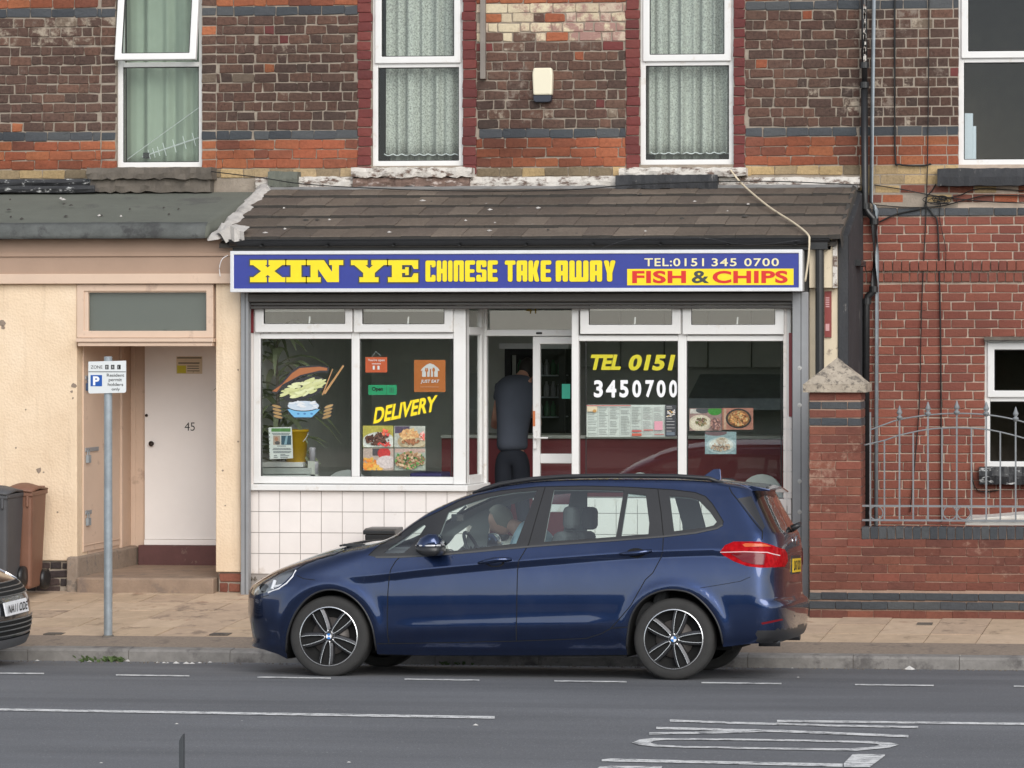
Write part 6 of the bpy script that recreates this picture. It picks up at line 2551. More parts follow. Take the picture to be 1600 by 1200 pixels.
m.prism_yz([(yb2 - .012, z1_ - .058), (yb2 - .012, z1_ - .02), (yb2 + .06, z1_ - .002), (yb2 + .31, z1_ + .0), (yb2 + .31, z1_ - .058)], x0 - .004, x1 + .004)
m.build('lid', M['black_gloss'], lb_, bevel=.008)

# ------------------------------------------------------------------ weeds and litter
def weeds(name, u0, u1, v, n, h, label, seed):
    m = MB()
    rnd = random.Random(seed)
    for i in range(n):
        p = gnd(rnd.uniform(u0, u1), v + rnd.uniform(-1.5, 1.0))
        for k in range(rnd.randint(3, 6)):
            a_ = rnd.random() * 2 * pi
            L = h * rnd.uniform(.4, 1.1)
            q_ = p + Vector((cos(a_) * L * .7, sin(a_) * L * .3 - .01, L * rnd.uniform(.3, .8)))
            s_ = Vector((-sin(a_), cos(a_) * .4, 0)) * .008
            m.add([p - s_, p + s_, p.lerp(q_, .6) + s_ * 1.6 + Vector((0, 0, .012)), q_, p.lerp(q_, .6) - s_ * 1.6 + Vector((0, 0, .012))], [(0, 1, 2, 3, 4)])
    o = m.build(name, mat('weed green ' + str(seed), (.075, .115, .035), .8, .3, 14), fix=False)
    return tag(o, label, 'weeds', kind='stuff')


weeds('weeds', 118, 192, 1034.2, 34, .075, 'green weeds growing in the gutter by the sign post', 1)
weeds('weeds', 690, 740, 1038.5, 26, .05, 'dry weeds in the gutter under the parked car', 2)
m = MB()
rnd = random.Random(8)
for (u, v, s_) in [(141, 1033, .03), (199, 1032, .045), (256, 1035, .02), (262, 1035, .015), (275, 1035.5, .03), (291, 1036, .03), (300, 1036, .025), (312, 1035, .02), (328, 1034, .02), (246, 1034.5, .018), (58, 1031.5, .02),
                   (1421, 1045, .05), (1456, 1044, .03), (1238, 1043, .012), (1247, 1059, .012), (276, 1132, .014), (743, 1134, .02), (378, 1127, .008), (158, 1193, .012), (545, 1192, .014)]:
    p = gnd(u, v + (1.6 if v < 1050 else 0))
    m.add([p + Vector((-s_, 0, .003)), p + Vector((s_ * .5, -s_ * .7, .004)), p + Vector((s_, s_ * .4, .003)), p + Vector((-s_ * .3, s_ * .8, .004)), p + Vector((0, 0, s_ * .7))], [(0, 1, 4), (1, 2, 4), (2, 3, 4), (3, 0, 4)])
tag(m.build('litter', flat('scrap paper', (.62, .60, .57), .8)), 'white scraps of litter along the gutter and road', 'litter', kind='stuff')
m = MB()
for i in range(420):
    u = rnd.uniform(0, 1600)
    p = gnd(u, 1033.5 + u * .0088 + rnd.uniform(-.8, 1.6))
    s_ = rnd.uniform(.004, .013)
    m.add([p + Vector((-s_, 0, 0)), p + Vector((0, -s_, 0)), p + Vector((s_, 0, 0)), p + Vector((0, 0, s_))], [(0, 1, 3), (1, 2, 3)])
tag(m.build('grit', M['stone_dark'], fix=False), 'dark grit lying along the kerb', 'grit', kind='stuff')
m = MB()
p = gnd(1327, 1011, zpave)

# ------------------------------------------------------------------ the blue car
def carpaint(name, col, metallic=.55, rough=.34):
    m, nt, b = nmat(name)
    f = pos_noise(nt, 2.5, 3, .5)
    c = ramp(nt, f, [(.3, g3(col, .92)), (.7, g3(col, 1.08))])
    f2 = pos_noise(nt, 5, 8, .75)
    k = ramp(nt, f2, [(.5, (0, 0, 0)), (.9, (.16, .16, .16))])
    c = mixc(nt, k, c, (.16, .15, .14))
    lk(nt, c, b.inputs['Base Color'])
    b.inputs['Metallic'].default_value = metallic
    b.inputs['Roughness'].default_value = rough
    b.inputs['Coat Weight'].default_value = 1.0
    b.inputs['Coat Roughness'].default_value = .045
    b.inputs['Coat IOR'].default_value = 1.55
    return m


M['paint'] = carpaint('dark blue metallic paint', (.015, .033, .100), .9, .27)
M['trim'] = mat('black car trim', (.022, .022, .024), .38, .08, 6)
M['tyre'] = mat('dusty tyre rubber', (.030, .029, .028), .85, .2, 9, .2, 60)
M['under'] = flat('dark underbody', (.008, .008, .008), .9)
M['alloy_dark'] = flat('dark grey alloy', (.075, .075, .08), .35, .7)
M['alloy_edge'] = flat('polished alloy edge', (.72, .72, .73), .25, .85)
M['car_glass'] = glassmat('tinted car glass', (.82, .91, .89), ior=1.56, sheets=2.3)
M['lamp_red'] = None
m_, nt_, b_n = nmat('red lamp lens')
cc = ramp(nt_, pos_noise(nt_, 30, 2, .5), [(.35, (.26, .003, .006)), (.65, (.42, .008, .012))])
lk(nt_, cc, b_n.inputs['Base Color'])
b_n.inputs['Roughness'].default_value = .15
b_n.inputs['Specular IOR Level'].default_value = .12
b_n.inputs['IOR'].default_value = 1.25
M['lamp_red'] = m_
M['lamp_dark'] = flat('deep red lamp', (.14, .006, .01), .15)
M['lamp_amber'] = flat('amber red lamp', (.55, .10, .03), .15)
M['lamp_clear'] = glassmat('headlamp lens', (.93, .94, .95), 1.0, 1.45)
M['chrome'] = flat('chrome', (.75, .75, .76), .12, 1.0)
M['seat'] = mat('dark grey seat cloth', (.075, .077, .08), .9, .15, 8)
M['headliner'] = mat('pale grey headliner', (.22, .23, .225), .9, .05, 5)
M['plate_yellow'] = flat('yellow number plate', (.72, .48, .02), .4)

RX_, PIT, YAWC = rad(-3.5), -.00258, rad(-1)
car = thing('parked_car', 'dark blue estate car parked at the kerb before the takeaway', 'car', (-4.883, 23.2845, -.0512))
Rm = Matrix.Rotation(YAWC, 3, 'Z') @ Matrix.Rotation(PIT, 3, 'Y') @ Matrix.Rotation(RX_, 3, 'X')
car.rotation_euler = Rm.to_euler()
car['local'] = 1


def flag(o):
    o['local'] = 1
    return o


ZB = [.12, .2, .25, .35, .5, .65, .8, .9, 1.0, 1.05, 1.15, 1.25, 1.35, 1.45, 1.52, 1.62]
WB = [.78, .825, .852, .880, .893, .897, .893, .885, .867, .853, .812, .770, .727, .682, .650, .615]
XZ = [.10, .224, .30, .36, .475, .594, .66, .70, .745, .785, .83, .88, .93, .975, 1.015, 1.045, 1.062, 1.08, 1.12]
XF = [-2.10, -2.165, -2.155, -2.165, -2.185, -2.19, -2.185, -2.172, -2.13, -2.08, -2.02, -1.92, -1.80, -1.685, -1.571, -1.446, -1.357, -1.25, -1.12]
RZ = [.1, .28, .325, .389, .58, .617, .643, .776, .95, 1.04, 1.137, 1.217, 1.40, 1.515, 1.56, 1.62]
RXX = [2.15, 2.20, 2.26, 2.285, 2.295, 2.28, 2.245, 2.24, 2.243, 2.238, 2.222, 2.175, 2.075, 2.02, 1.98, 1.95]
TX = [-2.19, -2.172, -2.13, -2.08, -2.02, -1.92, -1.80, -1.685, -1.571, -1.446, -1.357, -1.25, -1.12, -.931, -.774, -.639, -.511, -.383, -.305, -.18, -.05, .086, .187, .442, .781, 1.2, 1.372, 1.63, 1.807, 1.94, 2.03, 2.3]
TZ = [.60, .70, .745, .785, .83, .88, .93, .975, 1.015, 1.045, 1.060, 1.070, 1.085, 1.162, 1.258, 1.341, 1.402, 1.456, 1.484, 1.514, 1.546, 1.566, 1.580, 1.598, 1.605, 1.605, 1.602, 1.588, 1.570, 1.550, 1.530, 1.42]
CX = [-2.2, -1.147, -.577, .132, .949, 1.219, 1.753, 2.3]
CZ = [.74, .794, .858, .925, .992, 1.008, 1.028, 1.04]


def nshift(x, z):
    return x - .055 * min(1, max(0, (1.0 - z) / .3))


XF = [nshift(x, z) for x, z in zip(XF, XZ)]
TX = [nshift(x, z) if x < -1 else x for x, z in zip(TX, TZ)]


def smooth_interp(xs, ys):
    """monotone-ish cubic through the table, evaluated by a fine lookup"""
    X_ = np.array(xs, float)
    Y_ = np.array(ys, float)
    g = np.linspace(X_[0], X_[-1], 900)
    d = np.diff(Y_) / np.diff(X_)
    m = np.empty(len(X_))
    m[0], m[-1] = d[0], d[-1]
    for i in range(1, len(X_) - 1):
        m[i] = 0 if d[i - 1] * d[i] <= 0 else 2 * d[i - 1] * d[i] / (d[i - 1] + d[i])
    i = np.clip(np.searchsorted(X_, g) - 1, 0, len(d) - 1)
    h = X_[i + 1] - X_[i]
    t = (g - X_[i]) / h
    y = (2 * t ** 3 - 3 * t ** 2 + 1) * Y_[i] + (t ** 3 - 2 * t ** 2 + t) * h * m[i] + (-2 * t ** 3 + 3 * t ** 2) * Y_[i + 1] + (t ** 3 - t ** 2) * h * m[i + 1]
    return lambda q: np.interp(q, g, y)


f_lz = smooth_interp([-2.3, -1.35, -.9, -.3, .1, 1.6, 2.0, 2.4], [.105, .105, .075, .055, .045, .045, .06, .06])
f_w, f_xf, f_xr, f_zt, f_cz = smooth_interp(ZB, WB), smooth_interp(XZ, XF), smooth_interp(RZ, RXX), smooth_interp(TX, TZ), smooth_interp(CX, CZ)


def hq(q, n):
    q = np.clip(q, 0, 1)
    return (1 - (1 - q) ** n) ** (1 / n)


def crease(t):
    up_ = np.exp(-np.clip(t, 0, None) / .055)
    dn_ = np.where(t > -.055, 1 + t / .055 * 1.5, -.5 * np.exp((t + .055) / .12))
    return np.where(t >= 0, up_, dn_)


def carW(x, z):
    x, z = np.asarray(x, float), np.asarray(z, float)
    w = f_w(z)
    amp = .013 * np.clip((x + 1.35) / .5, 0, 1) * np.clip((2.1 - x) / .3, 0, 1)
    w = w + amp * crease(z - f_cz(x))
    # flared arches
    for ax in (-1.39, 1.39):
        d = np.hypot(x - ax, z - .335)
        w = w + .012 * np.exp(-((d - .40) / .045) ** 2) * (z > .2)
    # lower door ridge
    w = w + .008 * np.exp(-((z - (.40 + .03 * x)) / .06) ** 2) * np.clip((1.05 - np.abs(x)) / .35, 0, 1)
    return w * hq((x - f_xf(z)) / .72, 2.5) * hq((f_xr(z) - x) / .30, 3.6) * hq((f_zt(x) - z) / f_lz(x), 2.4)


NOSE = [(-2.150, .224), (-2.165, .236), (-2.15, .30), (-2.16, .36), (-2.18, .475)]
ARCHF = [(-1.765, .13), (-1.745, .25), (-1.725, .353), (-1.671, .481), (-1.593, .588), (-1.497, .660), (-1.38, .690), (-1.259, .668), (-1.149, .595), (-1.07, .49), (-1.02, .358), (-1.006, .178)]
ARCHR = [(1.013, .190), (1.022, .309), (1.049, .47), (1.105, .58), (1.19, .655), (1.298, .697), (1.4, .705), (1.522, .682), (1.625, .61), (1.716, .50), (1.766, .385), (1.785, .262)]


def arch_smooth(A):
    out = [Vector(A[0])]
    for i in range(len(A) - 1):
        p0, p1, p2, p3 = [Vector(A[min(max(k, 0), len(A) - 1)]) for k in (i - 1, i, i + 1, i + 2)]
        for s_ in range(1, 5):
            t = s_ / 4
            out.append(.5 * ((2 * p1) + (p2 - p0) * t + (2 * p0 - 5 * p1 + 4 * p2 - p3) * t * t + (3 * p1 - p0 - 3 * p2 + p3) * t ** 3))
    return [tuple(p) for p in out]


ARCHF, ARCHR = arch_smooth(ARCHF), arch_smooth(ARCHR)
out = []
for z in np.linspace(.224, .70, 26):
    out.append((float(f_xf(z)) + .0004, float(z)))
xs = np.concatenate([np.linspace(float(f_xf(.70)) + .002, -1.25, 60), np.linspace(-1.22, 2.0, 120)])
for x in xs:
    out.append((float(x), float(f_zt(x)) - .0004))
for z in np.linspace(1.515, .300, 44):
    out.append((float(f_xr(z)) - .0004, float(z)))
out += [(2.20, .290), (2.12, .292), (1.986, .286), (1.85, .268)]
out += ARCHR[::-1]
out += [(.6, .183), (.0, .177), (-.6, .171)]
out += ARCHF[::-1]
out += [(-1.80, .148), (-1.848, .17), (-1.97, .200), (-2.12, .218)]
OUTL = out
DLO = [(-1.073, .962), (-.992, 1.048), (-.857, 1.135), (-.703, 1.237), (-.539, 1.315), (-.384, 1.398), (-.245, 1.445), (-.053, 1.482), (.233, 1.513), (.617, 1.522), (.957, 1.514), (1.171, 1.503), (1.343, 1.493), (1.521, 1.472), (1.607, 1.440), (1.665, 1.383), (1.723, 1.302), (1.764, 1.242), (1.761, 1.215), (1.717, 1.188), (1.551, 1.152), (1.296, 1.122), (.918, 1.091), (.502, 1.060), (.216, 1.037), (-.285, .989), (-.577, .964), (-.82, .951), (-1.013, .948)]
HEADL_ = 0
GL = {
    1: [(-.952, .98), (-.791, .983), (-.737, 1.029), (-.638, 1.197), (-.661, 1.212), (-.785, 1.125)],
    2: [(-.46, 1.312), (-.33, 1.372), (-.143, 1.432), (.047, 1.468), (.239, 1.485), (.118, 1.063), (-.286, 1.012), (-.48, .992), (-.531, .992), (-.506, 1.144)],
    3: [(.377, 1.49), (.655, 1.492), (.944, 1.486), (.916, 1.119), (.341, 1.076)],
    4: [(.98, 1.466), (1.125, 1.45), (1.173, 1.227), (1.173, 1.141), (.957, 1.125)],
    5: [(1.318, 1.443), (1.48, 1.431), (1.559, 1.41), (1.655, 1.317), (1.713, 1.240), (1.689, 1.212), (1.614, 1.193), (1.376, 1.165)],
}
HEADL = [(-2.100, .632), (-2.085, .690), (-2.055, .725), (-1.990, .772), (-1.880, .815), (-1.780, .845), (-1.690, .858), (-1.668, .845), (-1.675, .805), (-1.716, .747), (-1.772, .700), (-1.845, .668), (-1.923, .650), (-2.0, .636)]
TAIL = [(1.754, 1.004), (1.793, 1.055), (1.86, 1.084), (2.063, 1.085), (2.150, 1.058), (2.222, 1.022), (2.232, .985), (2.235, .928), (2.225, .885), (2.071, .882), (1.97, .894), (1.867, .930), (1.781, .978)]
HEADL = [(nshift(x, z), z) for x, z in HEADL]
LFD = [(-.811, .957), (-.849, .917), (-.883, .856), (-.900, .76), (-.905, .684), (-.909, .496), (-.907, .334), (-.9, .272)]
LB = [(.304, 1.517), (.219, 1.059), (.183, .988), (.15, .927), (.139, .857), (.139, .758), (.139, .504), (.132, .293)]
LRD = [(1.217, 1.500), (1.26, 1.316), (1.295, 1.124), (1.299, 1.013), (1.285, .955), (1.225, .838), (1.165, .782), (1.054, .581), (.931, .439), (.895, .403)]
SILL = [(-.995, .262), (-.9, .264), (-.422, .276), (.132, .293), (.508, .309), (.698, .319), (.818, .358), (.895, .400), (1.028, .412)]
DF = LFD[::-1] + [(-.577, .964), (-.285, .989), (.216, 1.037)] + LB[1:] + SILL[3:0:-1]
DF = [LFD[-1]] + LFD[-2::-1] + [(-.82, .951), (-.577, .964), (-.285, .989), (.216, 1.037)] + LB[1:] + [(-.422, .276)]
DR = [LB[-1]] + LB[-2:0:-1] + [(.216, 1.037), (.502, 1.060), (.918, 1.091), (1.296, 1.122)] + LRD[3:] + [(.818, .358), (.698, .319), (.508, .309)]
SCREEN = [(x, float(f_zt(x)) - .012) for x in np.linspace(-1.19, -.30, 24)]
RWIN = [(float(f_xr(z)) - .062, float(z)) for z in np.linspace(1.16, 1.485, 14)]
FIN = [(1.865, 1.425), (1.965, 1.445), (2.09, 1.205), (2.078, 1.175)]
LOWL = [(1.835, .992), (1.95, .998), (2.05, .997), (2.11, .988), (2.10, .905), (2.02, .908), (1.94, .928)]
INDI = [(1.93, 1.060), (1.955, 1.071), (2.10, 1.066), (2.145, 1.046), (2.05, 1.045), (1.95, 1.042)]
REFLECTOR = [(2.085, .452), (2.235, .482), (2.24, .468), (2.095, .437)]


def inpoly(px, pz, poly):
    c = np.zeros(len(px), bool)
    n = len(poly)
    for i in range(n):
        x0, z0 = poly[i - 1]
        x1, z1 = poly[i]
        k = (z1 > pz) != (z0 > pz)
        c ^= k & (px < (x0 - x1) * (pz - z1) / ((z0 - z1) + 1e-12) + x1)
    return c


pts, eds = [], []


def addloop(poly, closed=True, dense=.04):
    idx = []
    n = len(poly)
    for i in range(n if closed else n - 1):
        a, b = poly[i], poly[(i + 1) % n]
        k = max(1, int(math.hypot(a[0] - b[0], a[1] - b[1]) / dense))
        for s_ in range(k):
            idx.append(len(pts))
            pts.append((a[0] + (b[0] - a[0]) * s_ / k, a[1] + (b[1] - a[1]) * s_ / k))
    if not closed:
        idx.append(len(pts))
        pts.append(poly[-1])
    for i in range(len(idx) - (0 if closed else 1)):
        eds.append((idx[i], idx[(i + 1) % len(idx)]))


addloop(OUTL)
for L in (DLO, *GL.values(), HEADL, TAIL, FIN, REFLECTOR, LOWL, INDI):
    addloop(L)
for L in (LFD, LB, LRD, SILL, SCREEN, RWIN):
    addloop(L, False)
CRO = (.03, .012, 0, -.010, -.028, -.046, -.055, -.067, -.085)
for d_ in CRO:
    addloop([(x, float(f_cz(x)) + d_) for x in np.linspace(-1.25, 1.70, 60)], False, .2)
# points: an even field plus closely spaced rings inside the rounded edges
grid = []
for x in np.arange(-2.2, 2.3, .033):
    for z in np.arange(.14, 1.6, .028):
        grid.append((x + (.0165 if int(round(z / .028)) % 2 else 0), z))
for x in xs:
    for d in (.0012, .004, .009, .017, .028, .042, .06):
        grid.append((float(x), float(f_zt(x)) - d))
for z in np.linspace(.225, .69, 36):
    for d in (.002, .007, .018, .036, .06, .09, .13):
        grid.append((float(f_xf(z)) + d, float(z)))
for z in np.linspace(.3, 1.51, 56):
    for d in (.0006, .002, .005, .012, .022, .036, .055, .08):
        grid.append((float(f_xr(z)) - d, float(z)))
gx, gz = np.array([p[0] for p in grid]), np.array([p[1] for p in grid])
ok = ~((gx > -1.27) & (gx < 1.72) & (gz - f_cz(gx) < .042) & (gz - f_cz(gx) > -.097)) & inpoly(gx, gz, OUTL) & (gz < f_zt(gx) - .0008) & (gx < f_xr(gz) - .0004) & (gx > f_xf(gz) + .001)
P_ = pts + [g for g, k in zip(grid, ok) if k]
res = delaunay_2d_cdt([Vector(p) for p in P_], eds, [], 0, 1e-5)
V2 = np.array([(v.x, v.y) for v in res[0]])
T3 = np.array([f for f in res[2] if len(f) == 3])
cen = V2[T3].mean(1)
cx_, cz_ = cen[:, 0], cen[:, 1]
keep = inpoly(cx_, cz_, OUTL)
reg = np.full(len(T3), 'body', dtype=object)
reg[inpoly(cx_, cz_, DF)] = 'front_door'
reg[inpoly(cx_, cz_, DR)] = 'rear_door'
dl = inpoly(cx_, cz_, DLO)
reg[dl] = 'window_trim'
for k, g in GL.items():
    reg[inpoly(cx_, cz_, g)] = 'glass%d' % k
reg[inpoly(cx_, cz_, HEADL)] = 'headlight'
reg[inpoly(cx_, cz_, TAIL)] = 'tail_light'
reg[inpoly(cx_, cz_, FIN)] = 'window_trim'
reg[inpoly(cx_, cz_, REFLECTOR)] = 'reflector'
reg[(cx_ > -1.19) & (cx_ < -.30) & (cz_ > f_zt(cx_) - .012)] = 'windscreen'
reg[(cz_ > 1.16) & (cz_ < 1.485) & (cx_ > f_xr(cz_) - .062)] = 'rear_window'
gr = (cx_ < f_xf(cz_) + .075) & (((cz_ > .47) & (cz_ < .66)) | ((cz_ > .27) & (cz_ < .37)))
reg[gr & (reg == 'body')] = 'grille'
reg[(reg == 'body') & (cx_ > 2.05) & (cz_ < .40)] = 'bumper_dark_reflection'  # lower bumper set black in place of its dark ground reflection
vx, vz = V2[:, 0], V2[:, 1]
Wv = carW(vx, vz)
eps = 1e-3


def grad(x, z):
    xa = np.clip(x, f_xf(z) + 2 * eps, f_xr(z) - 2 * eps)
    za = np.minimum(z, f_zt(xa) - 2 * eps)
    dx = (carW(xa + eps, za) - carW(xa - eps, za)) / (2 * eps)
    dz = (carW(xa, za + eps) - carW(xa, za - eps)) / (2 * eps)
    return dx, dz


DXv, DZv = grad(vx, vz)
# at the very top and nose the surface lies across the car
nrm = np.stack([-DXv, np.ones_like(DXv), -DZv], 1)
nrm /= np.linalg.norm(nrm, axis=1)[:, None]


_cnt = {}
for ti in np.nonzero(keep)[0]:
    t = T3[ti].tolist()
    for a_, b_ in ((t[0], t[1]), (t[1], t[2]), (t[2], t[0])):
        k_ = (min(a_, b_), max(a_, b_))
        _cnt.setdefault(k_, []).append((ti, a_, b_))
RIM = [v[0] for v in _cnt.values() if len(v) == 1]
RIM = [(ti, a_, b_) for ti, a_, b_ in RIM if Wv[a_] < .42 and Wv[b_] < .42]


def skin(name, mask, mt, parent, sides=(-1, 1), offset=0.0, custom=True):
    tr_ = T3[mask & keep]
    used = np.unique(tr_)
    mp = -np.ones(len(V2), int)
    mp[used] = np.arange(len(used))
    V, F, Nn = [], [], []
    for s_ in sides:
        base = len(V)
        for i in used:
            y = s_ * Wv[i]
            n_ = (nrm[i, 0], s_ * nrm[i, 1], nrm[i, 2])
            V.append((vx[i] + n_[0] * offset, y + n_[1] * offset, vz[i] + n_[2] * offset))
            Nn.append(n_)
        for t in tr_:
            a, b, c = (mp[t] + base).tolist()
            F.append((a, b, c) if s_ < 0 else (a, c, b))
    if len(sides) == 2:
        off2 = len(used)
        for ti, a_, b_ in RIM:
            if mask[ti]:
                F.append((int(mp[b_]), int(mp[a_]), int(mp[a_]) + off2, int(mp[b_]) + off2))
    me = bpy.data.meshes.new(name)
    me.from_pydata(V, [], F)
    me.materials.append(mt)
    # face orientation outwards
    if len(F):
        p = me.polygons[0]
        if p.normal.dot(Vector(Nn[F[0][0]])) < 0:
            me.flip_normals()
    me.polygons.foreach_set('use_smooth', [True] * len(F))
    me.update()
    if custom:
        me.normals_split_custom_set_from_vertices(Nn)
    return flag(link(name, me, parent))


R_ = lambda *n: np.isin(reg, n)
body = skin('body', R_('body'), M['paint'], car)
skin('grille', R_('grille'), M['trim'], body)
skin('bumper_dark_reflection', R_('bumper_dark_reflection'), M['trim'], body)
fds = [skin('front_door', R_('front_door'), M['paint'], car, (s_,)) for s_ in (-1, 1)]
rds = [skin('rear_door', R_('rear_door'), M['paint'], car, (s_,)) for s_ in (-1, 1)]
skin('window_trim', R_('window_trim'), M['trim'], car)
for k in GL:
    for s_ in (-1, 1):
        skin('side_window', R_('glass%d' % k), M['car_glass'], car, (s_,), -.003)
skin('windscreen', R_('windscreen'), M['car_glass'], car)
skin('rear_window', R_('rear_window'), glassmat('dark rear glass', (.25, .27, .27)), car)
for s_ in (-1, 1):
    skin('headlight', R_('headlight'), M['lamp_clear'], car, (s_,), .002)
    skin('reflector', R_('reflector'), M['lamp_dark'], body, (s_,))
for s_ in (-1, 1):
    tl_ = skin('tail_light', R_('tail_light'), M['lamp_red'], car, (s_,), .004)
    tg = R_('tail_light')
    skin('lower_lens', tg & inpoly(cx_, cz_, LOWL), M['lamp_dark'], tl_, (s_,), .007)
    skin('indicator', tg & inpoly(cx_, cz_, INDI), M['lamp_amber'], tl_, (s_,), .007)
# inner lining seen through the glass
skin('cabin_lining', R_('body', 'window_trim') & (cz_ > 1.02) & (cx_ > -1.0), M['headliner'], car, offset=-.022)
skin('door_card', R_('front_door', 'rear_door') & (cz_ > .5), M['seat'], car, offset=-.05)


def on(x, z, s_=-1, off=.0):
    w = float(carW(x, z))
    dx, dz = grad(np.array([x]), np.array([z]))
    n_ = Vector((-dx[0], s_, -dz[0])).normalized()
    return Vector((x, s_ * w, z)) + n_ * off, n_


def ribbon(line, w, name, mt, parent, off=.0008, s_=-1, dense=.03):
    P = []
    for a, b in zip(line, line[1:]):
        k = max(1, int(math.hypot(a[0] - b[0], a[1] - b[1]) / dense))
        P += [(a[0] + (b[0] - a[0]) * i / k, a[1] + (b[1] - a[1]) * i / k) for i in range(k)]
    P.append(line[-1])
    vs, fs = [], []
    for i, (x, z) in enumerate(P):
        a, b = P[max(i - 1, 0)], P[min(i + 1, len(P) - 1)]
        t = Vector((b[0] - a[0], b[1] - a[1])).normalized()
        for k in (-1, 1):
            q_, n_ = on(x - t.y * w / 2 * k, z + t.x * w / 2 * k, s_, off)
            vs.append(q_)
    for i in range(len(P) - 1):
        fs.append((2 * i, 2 * i + 1, 2 * i + 3, 2 * i + 2))
    m = MB()
    m.add(vs, fs)
    return flag(m.build(name, mt, parent, smooth=True, fix=False))


for s_, fd_, rd_ in ((-1, fds[0], rds[0]), (1, fds[1], rds[1])):
    ribbon(LFD, .007, 'door_seal', M['under'], fd_, s_=s_)
    ribbon(LB, .007, 'door_seal', M['under'], rd_, s_=s_)
    ribbon(LRD, .007, 'door_seal', M['under'], rd_, s_=s_)
    ribbon(SILL, .006, 'sill_seam', M['under'], fd_, s_=s_)
ribbon(DLO[:20], .006, 'roof_seam', M['under'], body, .0015)
ribbon([(1.95, 1.555 - .012), (1.80, 1.50)][::-1] if False else [(1.79, 1.553), (1.79, 1.515), (1.815, 1.47), (1.865, 1.415), (2.0, 1.25), (2.078, 1.165), (2.08, 1.10)], .007, 'tailgate_seam', M['under'], body, .0015)
ribbon([(-1.66, .80), (-1.60, .775), (-1.50, .765)], .005, 'wing_seam', M['under'], body, .001)
ribbon([(-1.99, .62), (-1.9, .64)], .004, 'wing_seam', M['under'], body, .001)
ribbon([(1.60, .72), (1.75, .745), (1.92, .775), (2.0, .81)], .004, 'bumper_seam', M['under'], body, .001)
ribbon([(-1.70, .835), (-1.62, .888), (-1.50, .935), (-1.38, .965), (-1.30, 1.005), (-1.27, 1.04)], .006, 'bonnet_seam', M['under'], body, .001)
ribbon([(1.757, 1.002), (1.95, 1.006), (2.12, 1.0), (2.2, .975)], .007, 'chrome_line', flat('pale lamp line', (.66, .45, .45), .3), body, .008)
# belt strip under the windows
ribbon([(x, z) for x, z in DLO[::-1][:11]], .014, 'belt_strip', flat('satin dark strip', (.09, .088, .086), .3, .4), body, .003)

# headlamp insides
for s_ in (-1, 1):
    hl = MB()
    q_, n_ = on(-1.90, .715, s_, -.055)
    vs = []
    skin_in = skin('lamp_bowl', R_('headlight'), flat('grey lamp bowl', (.30, .31, .32), .25, .6), body, (s_,), -.03)
    q1, _ = on(-1.885, .69, s_, -.016)
    q2, _ = on(-1.878, .765, s_, -.016)
    MB().tube([q1, q2], .014, 8).build('lamp_blade', M['white'], skin_in)
    q3, _ = on(-1.86, .715, s_, -.016)
    q4, _ = on(-1.76, .735, s_, -.016)
    MB().tube([q3, q4], .010, 8).build('lamp_blade', M['white'], skin_in)
    E_ = [on(x, z, s_, -.004)[0] for x, z in [(-1.682, .842), (-1.70, .79), (-1.745, .737), (-1.81, .694), (-1.91, .660)]]
    MB().tube(E_, .008, 8).build('lamp_edge', M['white'], skin_in)
    q5, _ = on(-1.975, .70, s_, -.012)
    MB().lathe([(0, 0), (.035, 0), (.035, .02), (0, .02)], 14, 'Y', tuple(q5)).build('lamp_unit', M['under'], skin_in)
# door handles
for (x0, z0, x1, z1, d_) in ((-.174, .902, .093, .934, fds), (.959, .985, 1.214, 1.008, rds)):
    for s_, dd in ((-1, d_[0]), (1, d_[1])):
        m = MB()
        q0, _ = on(x0, z0, s_, .012)
        q1, _ = on(x1, z1, s_, .012)
        mid, _ = on((x0 + x1) / 2, (z0 + z1) / 2, s_, .045)
        m.tube([q0, q0.lerp(mid, .5), mid + (q1 - q0) * .05, mid.lerp(q1, .6), q1], [.010, .019, .021, .020, .012], 10)
        flag(m.build('handle', M['paint'], dd, smooth=True))
        cup = MB()
        c_, n_ = on((x0 + x1) / 2 - .005, (z0 + z1) / 2 + .004, s_, .002)
        vs = [c_]
        N = 24
        for i in range(N):
            a = 2 * pi * i / N
            xx, zz_ = (x0 + x1) / 2 + .075 * cos(a), (z0 + z1) / 2 - .004 + .038 * sin(a)
            vs.append(on(xx, zz_, s_, .0015)[0])
        cup.add(vs, [(0, 1 + i, 1 + (i + 1) % N) for i in range(N)])
        flag(cup.build('handle_cup', M['under'], dd))

# roof rails, fin, spoiler, rear screen wiper, bumper lip
for s_ in (-1, 1):
    pts_ = []
    for x, z in [(-.30, 1.478), (-.20, 1.512), (-.08, 1.548), (.07, 1.573), (.19, 1.590), (.44, 1.610), (.78, 1.617), (1.1, 1.617), (1.37, 1.614), (1.62, 1.598), (1.74, 1.560)]:
        pts_.append((x, s_ * (.60 + .0 * x), z - .013))
    flag(MB().tube(pts_, [.008] + [.019] * 9 + [.008], 10).build('roof_rail', M['trim'], car, smooth=True))
m = MB()
m.add([(1.43, -.03, 1.575), (1.43, .03, 1.575), (1.63, .035, 1.565), (1.63, -.035, 1.565), (1.56, 0, 1.672), (1.615, .006, 1.672), (1.615, -.006, 1.672)],
      [(0, 1, 4), (1, 2, 5, 4), (2, 3, 6, 5), (3, 0, 4, 6), (4, 5, 6)])
flag(m.build('antenna_fin', M['paint'], car, bevel=.004))
m = MB()
m.prism_yz([(-.60, 0), (.60, 0), (.58, .035), (-.58, .035)], 0, .01)
sp_ = MB()
vs = []
for s_ in (-1, 1):
    for x, z in [(1.82, 1.555), (1.96, 1.540), (2.105, 1.512), (2.105, 1.498), (1.98, 1.500), (1.84, 1.49)]:
        k = 1 if x < 2.0 else .96
        vs.append((x, s_ * .575 * k, z - (.012 if True else 0)))
